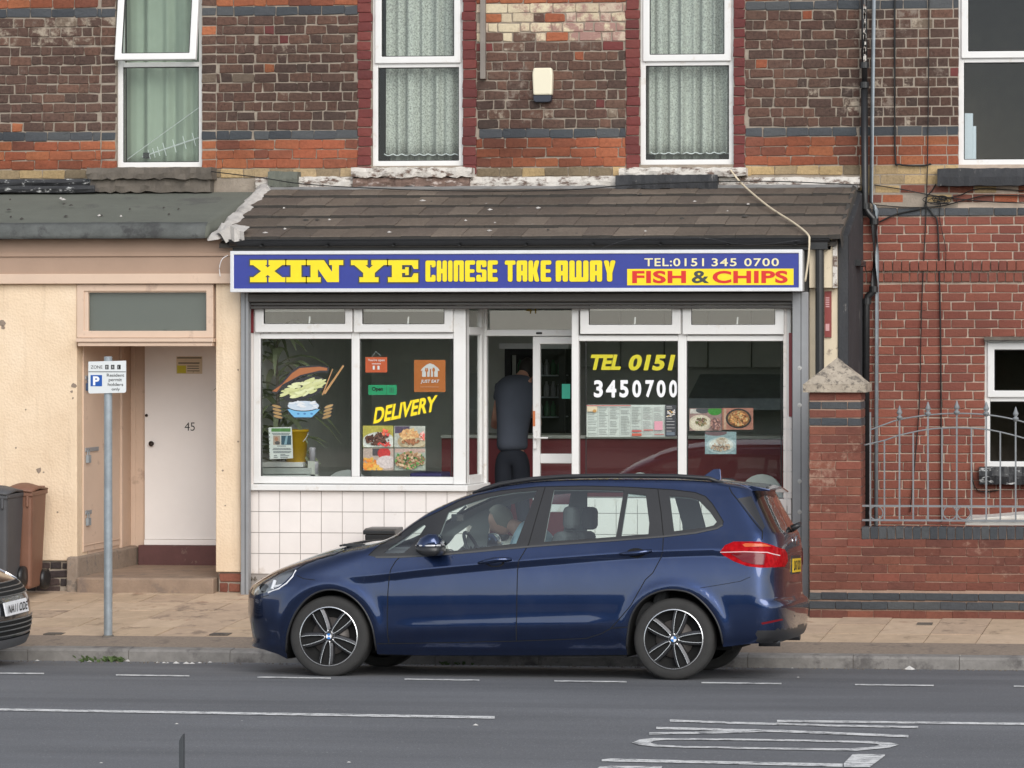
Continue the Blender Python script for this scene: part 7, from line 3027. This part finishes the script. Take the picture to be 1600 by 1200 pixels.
vs += [(x, 0, z + .012) for x, z in [(1.82, 1.555), (1.97, 1.545), (2.13, 1.515), (2.13, 1.502), (1.98, 1.506), (1.84, 1.49)]]
fs = []
for a, b in ((0, 12), (12, 6)):
    for k in range(6):
        j = (k + 1) % 6
        fs.append((a + k, a + j, b + j, b + k))
fs += [(0, 5, 4, 3, 2, 1), (6, 7, 8, 9, 10, 11)]
sp_.add(vs, fs)
flag(sp_.build('spoiler', M['paint'], car, bevel=.006))
m = MB()
m.tube([(2.20, .05, 1.185), (2.255, .05, 1.215), (2.255, .12, 1.225)], [.03, .022, .02], 8)
flag(m.build('rear_wiper', M['trim'], car, smooth=True))
m = MB()
for s_ in (-1, 1):
    m.tube([(2.03, s_ * .62, .29), (2.20, s_ * .60, .29)], .035, 10)
flag(m.build('exhaust', M['alloy_dark'], car, smooth=True))
m = MB()
m.box(2.238, 2.246, -.26, .26, .82, .97)
tg_ = flag(m.build('plate_recess', M['trim'], body))
npz = MB().box(2.246, 2.254, -.235, .235, .835, .945)
npo = flag(npz.build('number_plate', M['plate_yellow'], car))
tx = bpy.data.curves.new('lettering', 'FONT')
tx.body, tx.size, tx.extrude, tx.offset = 'LD67 KDX', 1, .0005, .02
me = curve_mesh('lettering', tx, M['black'])
n = len(me.vertices)
a = np.empty(n * 3)
me.vertices.foreach_get('co', a)
a = a.reshape(-1, 3)
lo, hi = a.min(0), a.max(0)
sc_ = (a - lo) / (hi - lo + 1e-9)
me.vertices.foreach_set('co', np.stack([2.2548 + sc_[:, 2] * .0005, -.215 + sc_[:, 0] * .43, .85 + sc_[:, 1] * .08], 1).ravel())
me.update()
flag(link('lettering', me, npo))
# rear badge on the tailgate: blue and white quartered roundel
m = MB()
m.lathe([(0, 2.243), (.04, 2.243), (.04, 2.25), (0, 2.25)], 20, 'X', (0, 0, 1.09))
flag(m.build('badge', M['chrome'], body))
# cowl, wipers
m = MB()
m.tube([(-1.40, -.55, 1.035), (-1.33, -.1, 1.068), (-1.28, .35, 1.075)], .009, 6)
m.box(-1.36, -1.2, -.6, .6, 1.03, 1.052)
flag(m.build('wiper', M['trim'], car))
# door mirrors
for s_ in (-1, 1):
    m = MB()
    prof = [(-.155, .045), (-.15, .065), (-.12, .11), (-.05, .145), (.02, .14), (.055, .09), (.06, .045)]
    n = len(prof)
    vs, fs = [], []
    for yy, k in ((.86, .7), (.90, .92), (1.0, 1), (1.055, .86), (1.085, .5)):
        for x, z in prof:
            vs.append((-.50 + x * k, s_ * yy, .995 + .06 + (z - .06) * (k * .5 + .5) - (.02 if k < .7 else 0)))
    for j in range(4):
        for i in range(n):
            fs.append((j * n + i, j * n + (i + 1) % n, (j + 1) * n + (i + 1) % n, (j + 1) * n + i))
    fs.append(tuple(range(n)))
    fs.append(tuple(4 * n + i for i in range(n)))
    m.add(vs, fs)
    mir = flag(m.build('door_mirror', M['paint'], car, smooth=True))
    m = MB()
    prof = [(-.16, .045), (-.15, .0), (-.10, -.03), (.03, -.03), (.06, .0), (.062, .045)]
    n = len(prof)
    vs, fs = [], []
    for yy, k in ((.84, .75), (.90, .95), (1.0, 1.02), (1.06, .88), (1.088, .5)):
        for x, z in prof:
            vs.append((-.50 + x * k, s_ * yy, .995 + z * (.6 + .4 * k)))
    for j in range(4):
        for i in range(n):
            fs.append((j * n + i, j * n + (i + 1) % n, (j + 1) * n + (i + 1) % n, (j + 1) * n + i))
    fs.append(tuple(range(n)))
    fs.append(tuple(4 * n + i for i in range(n)))
    m.add(vs, fs)
    flag(m.build('mirror_foot', M['trim'], mir, smooth=True))
    m = MB()
    m.tube([(-.655, s_ * 1.0, 1.043), (-.6, s_ * 1.07, 1.043), (-.5, s_ * 1.09, 1.043), (-.44, s_ * 1.06, 1.046)], .008, 6)
    flag(m.build('mirror_indicator', M['alu'], mir, smooth=True))

# wheels
def make_wheel():
    g = {}
    t = MB()
    t.lathe([(.238, -.10), (.262, -.105), (.300, -.102), (.318, -.085), (.322, -.05), (.322, .05), (.318, .085), (.300, .102), (.262, .105), (.238, .10)], 56, 'Y', caps=False)
    g['tyre'] = t.mesh('tyre', M['tyre'], True)
    t = MB()
    t.lathe([(0, .0), (.225, .0), (.236, -.05), (.240, -.10), (.236, -.104), (.228, -.104), (.222, -.085), (.214, -.03), (0, -.02)], 56, 'Y')
    g['wheel_barrel'] = t.mesh('wheel_barrel', M['under'], True)
    t = MB()
    t.lathe([(.229, -.100), (.2385, -.103), (.2385, -.107), (.230, -.108)], 56, 'Y', caps=False)
    g['rim_edge'] = t.mesh('rim_edge', M['alloy_edge'], True)
    t = MB()
    t.lathe([(0, -.035), (.15, -.035), (.15, -.045), (0, -.046)], 40, 'Y')
    g['brake_disc'] = t.mesh('brake_disc', flat('rusty grey disc', (.10, .09, .085), .5, .5), True)
    d, e, ins = MB(), MB(), MB()
    for k in range(5):
        a = 2 * pi * k / 5
        ca, sa = cos(a), sin(a)
        T = lambda r, w, y: (r * ca - w * sa, y, r * sa + w * ca)
        L = [(.048, .013), (.075, .021), (.11, .027), (.15, .033), (.19, .036), (.231, .036)]
        for sgn in (-1, 1):
            # dark flank of each arm
            vs = []
            for r, w in L:
                for dw, y in ((0, -.092), (.020, -.080), (.026, -.04), (-.008, -.04)):
                    vs.append(T(r, sgn * (w + dw), y))
            fs = [(i * 4 + q, i * 4 + (q + 1) % 4, i * 4 + 4 + (q + 1) % 4, i * 4 + 4 + q) for i in range(5) for q in range(4)]
            d.add(vs, fs)
            vs = []
            for i, (r, w) in enumerate(L):
                for dw, y in ((-.0024, -.095), (.0024, -.095), (.0024, -.088), (-.0024, -.088)):
                    vs.append(T(r, sgn * (w + dw), y))
            e.add(vs, [(i * 4 + q, i * 4 + (q + 1) % 4, i * 4 + 4 + (q + 1) % 4, i * 4 + 4 + q) for i in range(5) for q in range(4)])
        arc_ = [T(.048 - .012 * cos(b), .013 * sin(b), -.092) for b in [-pi / 2 + pi * j / 8 for j in range(9)]]
        e.tube(arc_, .004, 6)
        vs = []
        for r, w in L:
            vs += [T(r, -w * .8, -.070), T(r, w * .8, -.070)]
        ins.add(vs, [(2 * i, 2 * i + 1, 2 * i + 3, 2 * i + 2) for i in range(5)])
    d.lathe([(0, -.04), (.055, -.04), (.05, -.086), (0, -.088)], 24, 'Y')
    g['spoke_inset'] = ins.mesh('spoke_inset', M['under'])
    g['spokes'] = d.mesh('spokes', M['alloy_dark'])
    g['spoke_edges'] = e.mesh('spoke_edges', M['alloy_edge'])
    c = MB()
    c.lathe([(0, -.086), (.034, -.086), (.033, -.097), (.026, -.100), (0, -.100)], 24, 'Y', mi=0)
    for k in range(4):
        vs = [(0, -.1015, 0)] + [(.023 * cos(pi / 2 * k + pi / 2 * j / 5), -.1015, .023 * sin(pi / 2 * k + pi / 2 * j / 5)) for j in range(6)]
        c.add(vs, [(0, j + 2, j + 1) for j in range(5)], 1 if k % 2 else 2)
    g['hub_badge'] = c.mesh('hub_badge', [M['trim'], M['white'], flat('roundel blue', (.05, .20, .52), .3)])
    for me in g.values():
        bm = bmesh.new()
        bm.from_mesh(me)
        bmesh.ops.recalc_face_normals(bm, faces=bm.faces)
        bm.to_mesh(me)
        bm.free()
    return g


WG = make_wheel()
for x, rot in ((-1.39, 46), (1.39, 3)):
    for s_ in (-1, 1):
        w = flag(link('wheel', WG['wheel_barrel'], car))
        w.location = (x, s_ * .765, .318)
        w.rotation_euler = (0, rad(-rot), 0) if s_ < 0 else (0, rad(rot), pi)
        for k in ('tyre', 'rim_edge', 'brake_disc', 'spokes', 'spoke_inset', 'spoke_edges', 'hub_badge'):
            flag(link(k, WG[k], w))
# wheel housings and floor
m = MB()
for A_l in (ARCHF, ARCHR):
    n = len(A_l)
    for s_ in (-1, 1):
        vs = []
        for x, z in A_l:
            w = float(carW(x, z))
            vs += [(x, s_ * (w - .001), z), (x, s_ * .50, z)]
        fs = [(2 * i, 2 * i + 1, 2 * i + 3, 2 * i + 2) for i in range(n - 1)]
        m.add(vs, fs)
        m.add([(x, s_ * .50, z) for x, z in A_l], [tuple(range(n))])
m.box(-1.0, 1.0, -.80, .80, .17, .24)
m.box(1.80, 2.18, -.72, .72, .29, .36)
m.box(-2.0, -1.78, -.55, .55, .2, .25)
m.box(-1.75, -1.0, -.5, .5, .2, .5)
m.box(1.0, 1.8, -.5, .5, .22, .5)
flag(m.build('underbody', M['under'], car, fix=False))
m = MB()
for A_l in (ARCHF, ARCHR):      # dark arch lips
    pts_ = [on(x, z, -1, .001)[0] for x, z in A_l[2:-1]]
    flag(MB().tube(pts_, .008, 6).build('arch_lip', M['trim'], body, smooth=True))
# cabin: seats, dash, wheel
def seat(x, y, parent, rear=False):
    t = MB()
    t.box(x - .25, x + .25, y - .25, y + .25, .38, .56)
    s_ = flag(t.build('seat', M['seat'], parent, bevel=.05))
    t = MB()
    t.prism_xz([(x + .18, .5), (x + .32, .5), (x + .50, 1.12), (x + .45, 1.17), (x + .38, 1.14)], y - .24, y + .24)
    flag(t.build('backrest', M['seat'], s_, bevel=.04))
    t = MB()
    t.box(x + .43, x + .53, y - .13, y + .13, 1.17, 1.36)
    flag(t.build('headrest', M['seat'], s_, bevel=.04))


seat(-.02, -.37, car)
seat(-.02, .37, car)
t = MB()
t.box(.72, 1.2, -.62, .62, .4, .6)
t.prism_xz([(1.14, .5), (1.26, .5), (1.38, 1.09), (1.30, 1.09)], -.62, .62)
flag(t.build('rear_bench', M['seat'], car, bevel=.04))
t = MB()
t.prism_xz([(-1.15, .6), (-.62, .6), (-.66, .93), (-.80, 1.0), (-1.15, 1.02)], -.72, .72)
flag(t.build('dashboard', M['seat'], car, bevel=.03))
t = MB()
cw = Vector((-.52, .37, .98))
ax = Vector((.9, 0, .43)).normalized()
e1 = Vector((0, 1, 0))
e2 = ax.cross(e1)
t.tube([cw + (e1 * cos(b) + e2 * sin(b)) * .18 for b in [2 * pi * j / 28 for j in range(28)]], .015, 8, closed=True)
t.tube([cw - e1 * .17, cw + e1 * .17], .018, 6)
t.tube([cw, cw - e2 * .17], .016, 6)
flag(t.build('steering_wheel', M['trim'], car, smooth=True))
t = MB()
t.box(-.60, -.55, -.11, .11, 1.235, 1.295)
t.tube([(-.58, 0, 1.29), (-.50, 0, 1.36)], .012, 6)
flag(t.build('rear_view_mirror', M['trim'], car, bevel=.01))


# ------------------------------------------------------------------ people
def limbs(name, joints, edges, mt, parent=None, root=0, lev=2):
    """one continuous skin over a skeleton: joints (x,y,z,radius or (rx,ry))"""
    me = bpy.data.meshes.new(name)
    bm = bmesh.new()
    lay = bm.verts.layers.skin.verify()
    vs = []
    for j in joints:
        v = bm.verts.new(j[:3])
        r = j[3]
        v[lay].radius = r if isinstance(r, tuple) else (r, r)
        vs.append(v)
    vs[root][lay].use_root = True
    for a, b in edges:
        bm.edges.new((vs[a], vs[b]))
    bm.to_mesh(me)
    bm.free()
    me.materials.append(mt)
    o = link(name, me, parent)
    sk = o.modifiers.new('skin', 'SKIN')
    sk.use_smooth_shade = True
    su = o.modifiers.new('smooth', 'SUBSURF')
    su.levels = su.render_levels = lev
    return o


def head_mesh(c, r, fwd, mt, name, parent, tilt=0.0):
    """a head with brow, nose, jaw and ears, facing fwd"""
    f = Vector(fwd).normalized()
    up_ = Vector((0, 0, 1))
    side = f.cross(up_).normalized()
    up_ = side.cross(f)
    bm = bmesh.new()
    bmesh.ops.create_uvsphere(bm, u_segments=28, v_segments=20, radius=1)
    for v in bm.verts:
        x, y, z = v.co       # x side, y forward, z up
        w = .78 - .14 * max(0, -z) ** 1.5
        yy = y * (.95 + .05 * z)
        if y > 0 and z < 0:
            yy += .10 * max(0, -z) * y
        zz = z * 1.18
        if y > .75 and abs(x) < .3 and -.35 < z < .15:
            yy += .22 * (1 - abs(x) / .3) * (1 - abs(z + .12) / .27)
        if y > .6 and .08 < z < .3 and .15 < abs(x) < .5:
            yy -= .06
        v.co = side * (x * w * r) + f * (yy * r) + up_ * (zz * r)
    bm.transform(Matrix.Translation(Vector(c)))
    me = bpy.data.meshes.new(name)
    bm.to_mesh(me)
    bm.free()
    me.polygons.foreach_set('use_smooth', [True] * len(me.polygons))
    me.materials.append(mt)
    return me, side, f, up_


def join_into(o, *meshes):
    bm = bmesh.new()
    for me in meshes:
        bm.from_mesh(me)
    bm.to_mesh(o)
    bm.free()


# customer leaning on the counter, seen from behind
yp2 = 29.15
A2 = lambda u, v, dy=0: at(u, v, yp2 + dy)
hip = A2(800, 700)
root_ = thing('person', 'person in slate T-shirt and navy trousers leaning on the counter in the doorway', 'person', (hip.x, yp2, FZ))
sh_l, sh_r = A2(787, 603, .32), A2(823, 600, .36)
sc2 = A2(806, 596, .38)
neck, hd = A2(815, 588, .46), A2(824, 580, .58)
wst = A2(801, 672, .06)
el_l, wr_l, ha_l = A2(775, 652, .34), A2(771, 664, .62), A2(776, 666, .72)
el_r, wr_r, ha_r = A2(838, 650, .45), A2(842, 662, .7), A2(840, 664, .8)
kn_l, kn_r = A2(788, 780, .02), A2(815, 780, .08)
an_l, an_r = Vector((kn_l.x - .02, yp2 + .0, FZ + .09)), Vector((kn_r.x + .03, yp2 + .12, FZ + .09))
J = [(*hip, (.08, .07)), (*wst, (.09, .08)), (*A2(804, 630, .24), (.17, .12)), (*sc2, (.10, .09)), (*neck, .06), (*hd, .075),
     (*sh_l, .075), (*el_l, .05), (*wr_l, .035), (*ha_l, .04), (*sh_r, .075), (*el_r, .05), (*wr_r, .035), (*ha_r, .04),
     (*(hip + Vector((-.09, 0, -.10))), .07), (*kn_l, .055), (*an_l, .045), (an_l.x, an_l.y + .17, FZ + .04, .04),
     (*(hip + Vector((.09, 0, -.10))), .07), (*kn_r, .055), (*an_r, .045), (an_r.x, an_r.y + .17, FZ + .04, .04)]
E_ = [(0, 1), (1, 2), (2, 3), (3, 4), (4, 5), (3, 6), (6, 7), (7, 8), (8, 9), (3, 10), (10, 11), (11, 12), (12, 13), (0, 14), (14, 15), (15, 16), (16, 17), (0, 18), (18, 19), (19, 20), (20, 21)]
limbs('body', J, E_, M['skin'], root_)
me, side, f, up_ = head_mesh(hd, .098, (.15, 1, -.35), M['skin'], 'head', root_)
link('head', me, root_)
me2, *_ = head_mesh(hd + Vector((0, -.02, .022)), .106, (.15, 1, -.35), M['hair_dark'], 'hair', root_)
bm = bmesh.new()
bm.from_mesh(me2)
bmesh.ops.delete(bm, geom=[v for v in bm.verts if (v.co - hd).dot(Vector(f)) > .045 or v.co.z < hd.z - .09], context='VERTS')
bm.to_mesh(me2)
bm.free()
link('hair', me2, root_)
mid = el_l.lerp(sh_l, .45)
midr = el_r.lerp(sh_r, .45)
limbs('t_shirt', [(hip.x + .01, yp2 - .01, hip.z - .05, (.185, .165)), (hip.x, yp2 + .0, hip.z + .06, (.175, .15)), (*wst, (.18, .145)), (*A2(804, 630, .24), (.225, .16)), (*sc2, (.17, .12)), (*neck.lerp(sc2, .6), .075),
                  (*sh_l, .10), (*mid, .085), (*sh_r, .10), (*midr, .085)], [(0, 1), (1, 2), (2, 3), (3, 4), (4, 5), (4, 6), (6, 7), (4, 8), (8, 9)], M['tshirt'], root_)
limbs('trousers', [(*(hip + Vector((0, .01, .05))), (.165, .14)), (*(hip + Vector((-.09, 0, -.08))), .125), (*kn_l, .085), (*(an_l + Vector((0, 0, .03))), .07),
                   (*(hip + Vector((.09, 0, -.08))), .125), (*kn_r, .085), (*(an_r + Vector((0, 0, .03))), .07), (*(hip + Vector((0, .01, -.08))), (.18, .145))], [(0, 7), (7, 1), (1, 2), (2, 3), (7, 4), (4, 5), (5, 6)], M['trousers'], root_)
for an in (an_l, an_r):
    limbs('shoe', [(an.x, an.y - .03, FZ + .05, (.05, .045)), (an.x, an.y + .10, FZ + .045, (.05, .042)), (an.x, an.y + .2, FZ + .035, (.042, .034))], [(0, 1), (1, 2)], M['black'], root_)


# driver, in the car's own coordinates, then moved with the car
def cl(x, y, z):
    return Rm @ Vector((x, y, z)) + Vector(car.location)


drv = thing('person', 'driver in pale blue shirt looking down at the wheel of the blue car', 'person', tuple(cl(.05, .37, .5)))
yD = .37
hdl = (-.30, yD, 1.235)
Jd = [(.10, yD, .62, (.17, .16)), (.08, yD, .80, (.16, .15)), (.00, yD, 1.02, (.18, .13)), (-.06, yD, 1.14, (.12, .09)), (-.16, yD, 1.19, .055), (-.26, yD, 1.225, .07),
      (-.04, yD - .2, 1.09, .07), (-.16, yD - .25, .86, .05), (-.36, yD - .17, .92, .035), (-.46, yD - .15, .96, .042),
      (-.04, yD + .2, 1.09, .07), (-.16, yD + .25, .86, .05), (-.36, yD + .17, .92, .035), (-.46, yD + .15, .96, .042),
      (-.05, yD - .1, .60, .10), (-.42, yD - .12, .64, .075), (-.62, yD - .12, .36, .05), (-.05, yD + .1, .60, .10), (-.42, yD + .12, .64, .075), (-.62, yD + .12, .36, .05)]
Ed = [(0, 1), (1, 2), (2, 3), (3, 4), (4, 5), (3, 6), (6, 7), (7, 8), (8, 9), (3, 10), (10, 11), (11, 12), (12, 13), (0, 14), (14, 15), (15, 16), (0, 17), (17, 18), (18, 19)]
limbs('body', [(*cl(*j[:3]), j[3]) for j in Jd], Ed, M['skin'], drv)
hc = cl(*hdl)
fw = Rm @ Vector((-.86, -.1, -.50))
me, side, f, up_ = head_mesh(hc, .098, fw, M['skin'], 'head', drv)
link('head', me, drv)
me2, *_ = head_mesh(hc - f * .015 + up_ * .018, .107, fw, M['hair_grey'], 'hair', drv)
bm = bmesh.new()
bm.from_mesh(me2)
bmesh.ops.delete(bm, geom=[v for v in bm.verts if (v.co - hc).dot(f) > .042 or (v.co - hc).dot(up_) < -.075], context='VERTS')
bm.to_mesh(me2)
bm.free()
link('hair', me2, drv)
limbs('shirt', [(*cl(.10, yD, .66), (.185, .17)), (*cl(.08, yD, .82), (.18, .17)), (*cl(.0, yD, 1.03), (.225, .17)), (*cl(-.04, yD, 1.15), (.16, .125)), (*cl(-.12, yD, 1.185), .085),
                (*cl(-.03, yD - .2, 1.10), .10), (*cl(-.14, yD - .245, .88), .075), (*cl(-.30, yD - .2, .905), .058), (*cl(-.03, yD + .2, 1.10), .10), (*cl(-.14, yD + .245, .88), .075), (*cl(-.30, yD + .2, .905), .058)],
      [(0, 1), (1, 2), (2, 3), (3, 4), (3, 5), (5, 6), (6, 7), (3, 8), (8, 9), (9, 10)], M['shirt_blue'], drv)

# ------------------------------------------------------------------ black car at the left edge
bc = thing('parked_car', 'black small car at the left edge showing its nose and white plate', 'car', (at(29, 930, 23.45).x, 23.45, zroad(23.45)))
bx, by, bz = bc.location
NZ = [.05, .16, .25, .36, .50, .60, .68, .74, .80, .86]
NX = [-.16, -.06, -.02, 0, -.01, -.05, -.12, -.22, -.36, -.60]
f_nx = smooth_interp(NZ, NX)


def bsurf(y, z):
    """front surface: nose line swept round in plan"""
    k = min(1, abs(y) / .86)
    return float(f_nx(z)) - .62 * (1 - (1 - k ** 2.3) ** (1 / 2.3))


m = MB()
ys_ = np.sin(np.linspace(-pi / 2, pi / 2, 61)) * .86
zs_ = np.linspace(.16, .86, 40)
vs = [(bx + bsurf(y, z), by + y, bz + z) for z in zs_ for y in ys_]
n = len(ys_)
fs = [(j * n + i, j * n + i + 1, (j + 1) * n + i + 1, (j + 1) * n + i) for j in range(len(zs_) - 1) for i in range(n - 1)]
m.add(vs, fs)
blk = mat('black car paint', (.014, .015, .018), .25, .05, 5, coat=1)
bbody = m.build('body', blk, bc, smooth=True)
m = MB()      # bonnet, cabin and flanks behind the nose
x1, x0 = bx - .60, bx - 3.7
prof = [(x1 - .03, .86), (bx - 1.25, .98), (bx - 1.75, 1.38), (bx - 2.3, 1.45), (bx - 3.2, 1.42), (bx - 3.65, 1.0), (x0, .3), (bx - .62, .2)]
m.prism_xz([(x, bz + z) for x, z in prof[::-1]], by - .84, by + .84)
m.build('rear_body', blk, bc, bevel=.06)
for s_ in (-1, 1):
    for xx in (-.80, -3.1):
        w = link('wheel', WG['wheel_barrel'], bc)
        w.location = (bx + xx, by + s_ * .74, bz + .30)
        w.scale = (.92, 1, .92)
        w['local'] = 1
        if s_ > 0:
            w.rotation_euler = (0, 0, pi)
        for k in ('tyre', 'spokes'):
            link(k, WG[k], w)


def brow(name, pts, r, mt):
    return MB().tube([(bx + bsurf(y, z) + .006, by + y, bz + z) for y, z in pts], r, 8).build(name, mt, bc, smooth=True)


def bpatch(name, y0, y1, z0, z1, mt, off=.004, n=14, par=None, fz0=None):
    m = MB()
    vs = []
    for j in range(5):
        for i in range(n + 1):
            y = y0 + (y1 - y0) * i / n
            z = z0 + (z1 - z0) * j / 4
            vs.append((bx + bsurf(y, z) + off, by + y, bz + z))
    m.add(vs, [(j * (n + 1) + i, j * (n + 1) + i + 1, (j + 1) * (n + 1) + i + 1, (j + 1) * (n + 1) + i) for j in range(4) for i in range(n)])
    return m.build(name, mt, par or bc, smooth=True)


bpatch('grille', -.52, .52, .60, .70, M['under'], .005)
bpatch('lower_grille', -.56, .56, .28, .40, M['under'], .005)
chm = flat('dim chrome', (.20, .21, .22), .3, .7)
for z, w_ in ((.70, .50), (.665, .54), (.635, .54), (.60, .52)):
    brow('grille_bar', [(y, z) for y in np.linspace(-w_, w_, 24)], .006, chm)
for z, w_ in ((.40, .56), (.36, .56), (.32, .54), (.275, .50)):
    brow('grille_bar', [(y, z) for y in np.linspace(-w_, w_, 24)], .006, chm)
for s_ in (-1, 1):
    brow('grille_surround', [(s_ * .50, .70), (s_ * .57, .67), (s_ * .59, .60), (s_ * .6, .45), (s_ * .59, .34), (s_ * .54, .275)], .006, chm)
bpatch('lip', -.80, .80, .165, .245, flat('grey plastic lip', (.10, .10, .105), .6), .012)
for s_ in (-1, 1):
    m = MB()
    vs, n_ = [], 22
    c0 = (s_ * .66, .745)
    vs.append((bx + bsurf(*c0) + .03, by + c0[0], bz + c0[1]))
    for i in range(n_):
        a = 2 * pi * i / n_
        y, z = c0[0] + .12 * cos(a), c0[1] + .10 * sin(a)
        vs.append((bx + bsurf(max(-.855, min(.855, y)), min(z, .855)) + .008, by + y, bz + z))
    m.add(vs, [(0, 1 + i, 1 + (i + 1) % n_) for i in range(n_)])
    h = m.build('headlight', flat('pale lamp glass', (.52, .50, .45), .15), bc, smooth=True)
    MB().tube([vs[1 + i] for i in range(n_)], .008, 6, closed=True).build('lamp_ring', M['chrome'], h)
m = MB()
pw = .26
P4 = []
for y in (-pw - .02, pw - .02):
    for z in (.445, .555):
        P4.append((bx + bsurf(y, z) + .035 - (.02 if y > 0 else 0), by + y, bz + z))
m.add(P4 + [(x - .012, y, z) for x, y, z in P4], [(0, 2, 3, 1), (4, 5, 7, 6), (0, 4, 6, 2), (1, 3, 7, 5), (0, 1, 5, 4), (2, 6, 7, 3)])
bp = m.build('number_plate', M['white'], bc)
tx = bpy.data.curves.new('lettering', 'FONT')
tx.body, tx.size, tx.extrude, tx.offset = 'NA11 ODE', 1, .0005, .015
me = curve_mesh('lettering', tx, M['black'])
n = len(me.vertices)
a = np.empty(n * 3)
me.vertices.foreach_get('co', a)
a = a.reshape(-1, 3)
lo, hi = a.min(0), a.max(0)
s2 = (a - lo) / (hi - lo + 1e-9)
yy = -pw + .02 + s2[:, 0] * (2 * pw - .08)
xx = bx + bsurf(0, .5) + .023 - (.28 - (yy + .02 + 0) * 0) * .25 + 0 * yy
xx = P4[0][0] + .002 + (P4[2][0] - P4[0][0]) * ((yy + pw + .02) / (2 * pw))
me.vertices.foreach_set('co', np.stack([xx, by + yy, bz + .465 + s2[:, 1] * .07], 1).ravel())
me.update()
link('lettering', me, bp)

# ------------------------------------------------------------------ unseen foliage added behind the camera, shaped for reflections in glass and paint
m = MB()
rnd = random.Random(77)
for i in range(15000):
    x = rnd.uniform(-46, 40)
    top = 2.93 + .06 * noise.noise(Vector((x * .3, 3, 0))) + .06 * noise.noise(Vector((x * 1.7, 9, 0)))
    z = rnd.uniform(.05, 1) ** .8 * top
    y = -15 + rnd.uniform(-.8, .8)
    s_ = rnd.uniform(.08, .24)
    a, b = rnd.random() * 6.28, rnd.uniform(-.8, .8)
    e1 = Vector((cos(a), sin(a), 0)) * s_
    e2 = Vector((-sin(a) * sin(b), cos(a) * sin(b), cos(b))) * s_ * .7
    p = Vector((x, y, z))
    m.add([p - e1, p - e2 * .8, p + e1, p + e2], [(0, 1, 2, 3)])
m.box(-46, 40, -15.5, -14.5, 0, 2.82)  # solid core added so reflections show no sky between the leaves
tag(m.build('added_hedge', mat('hedge leaves', (.08, .10, .055), .7, .4, 2), fix=False), 'tall dark hedge on the near side of the street mirrored in the glass', kind='stuff')
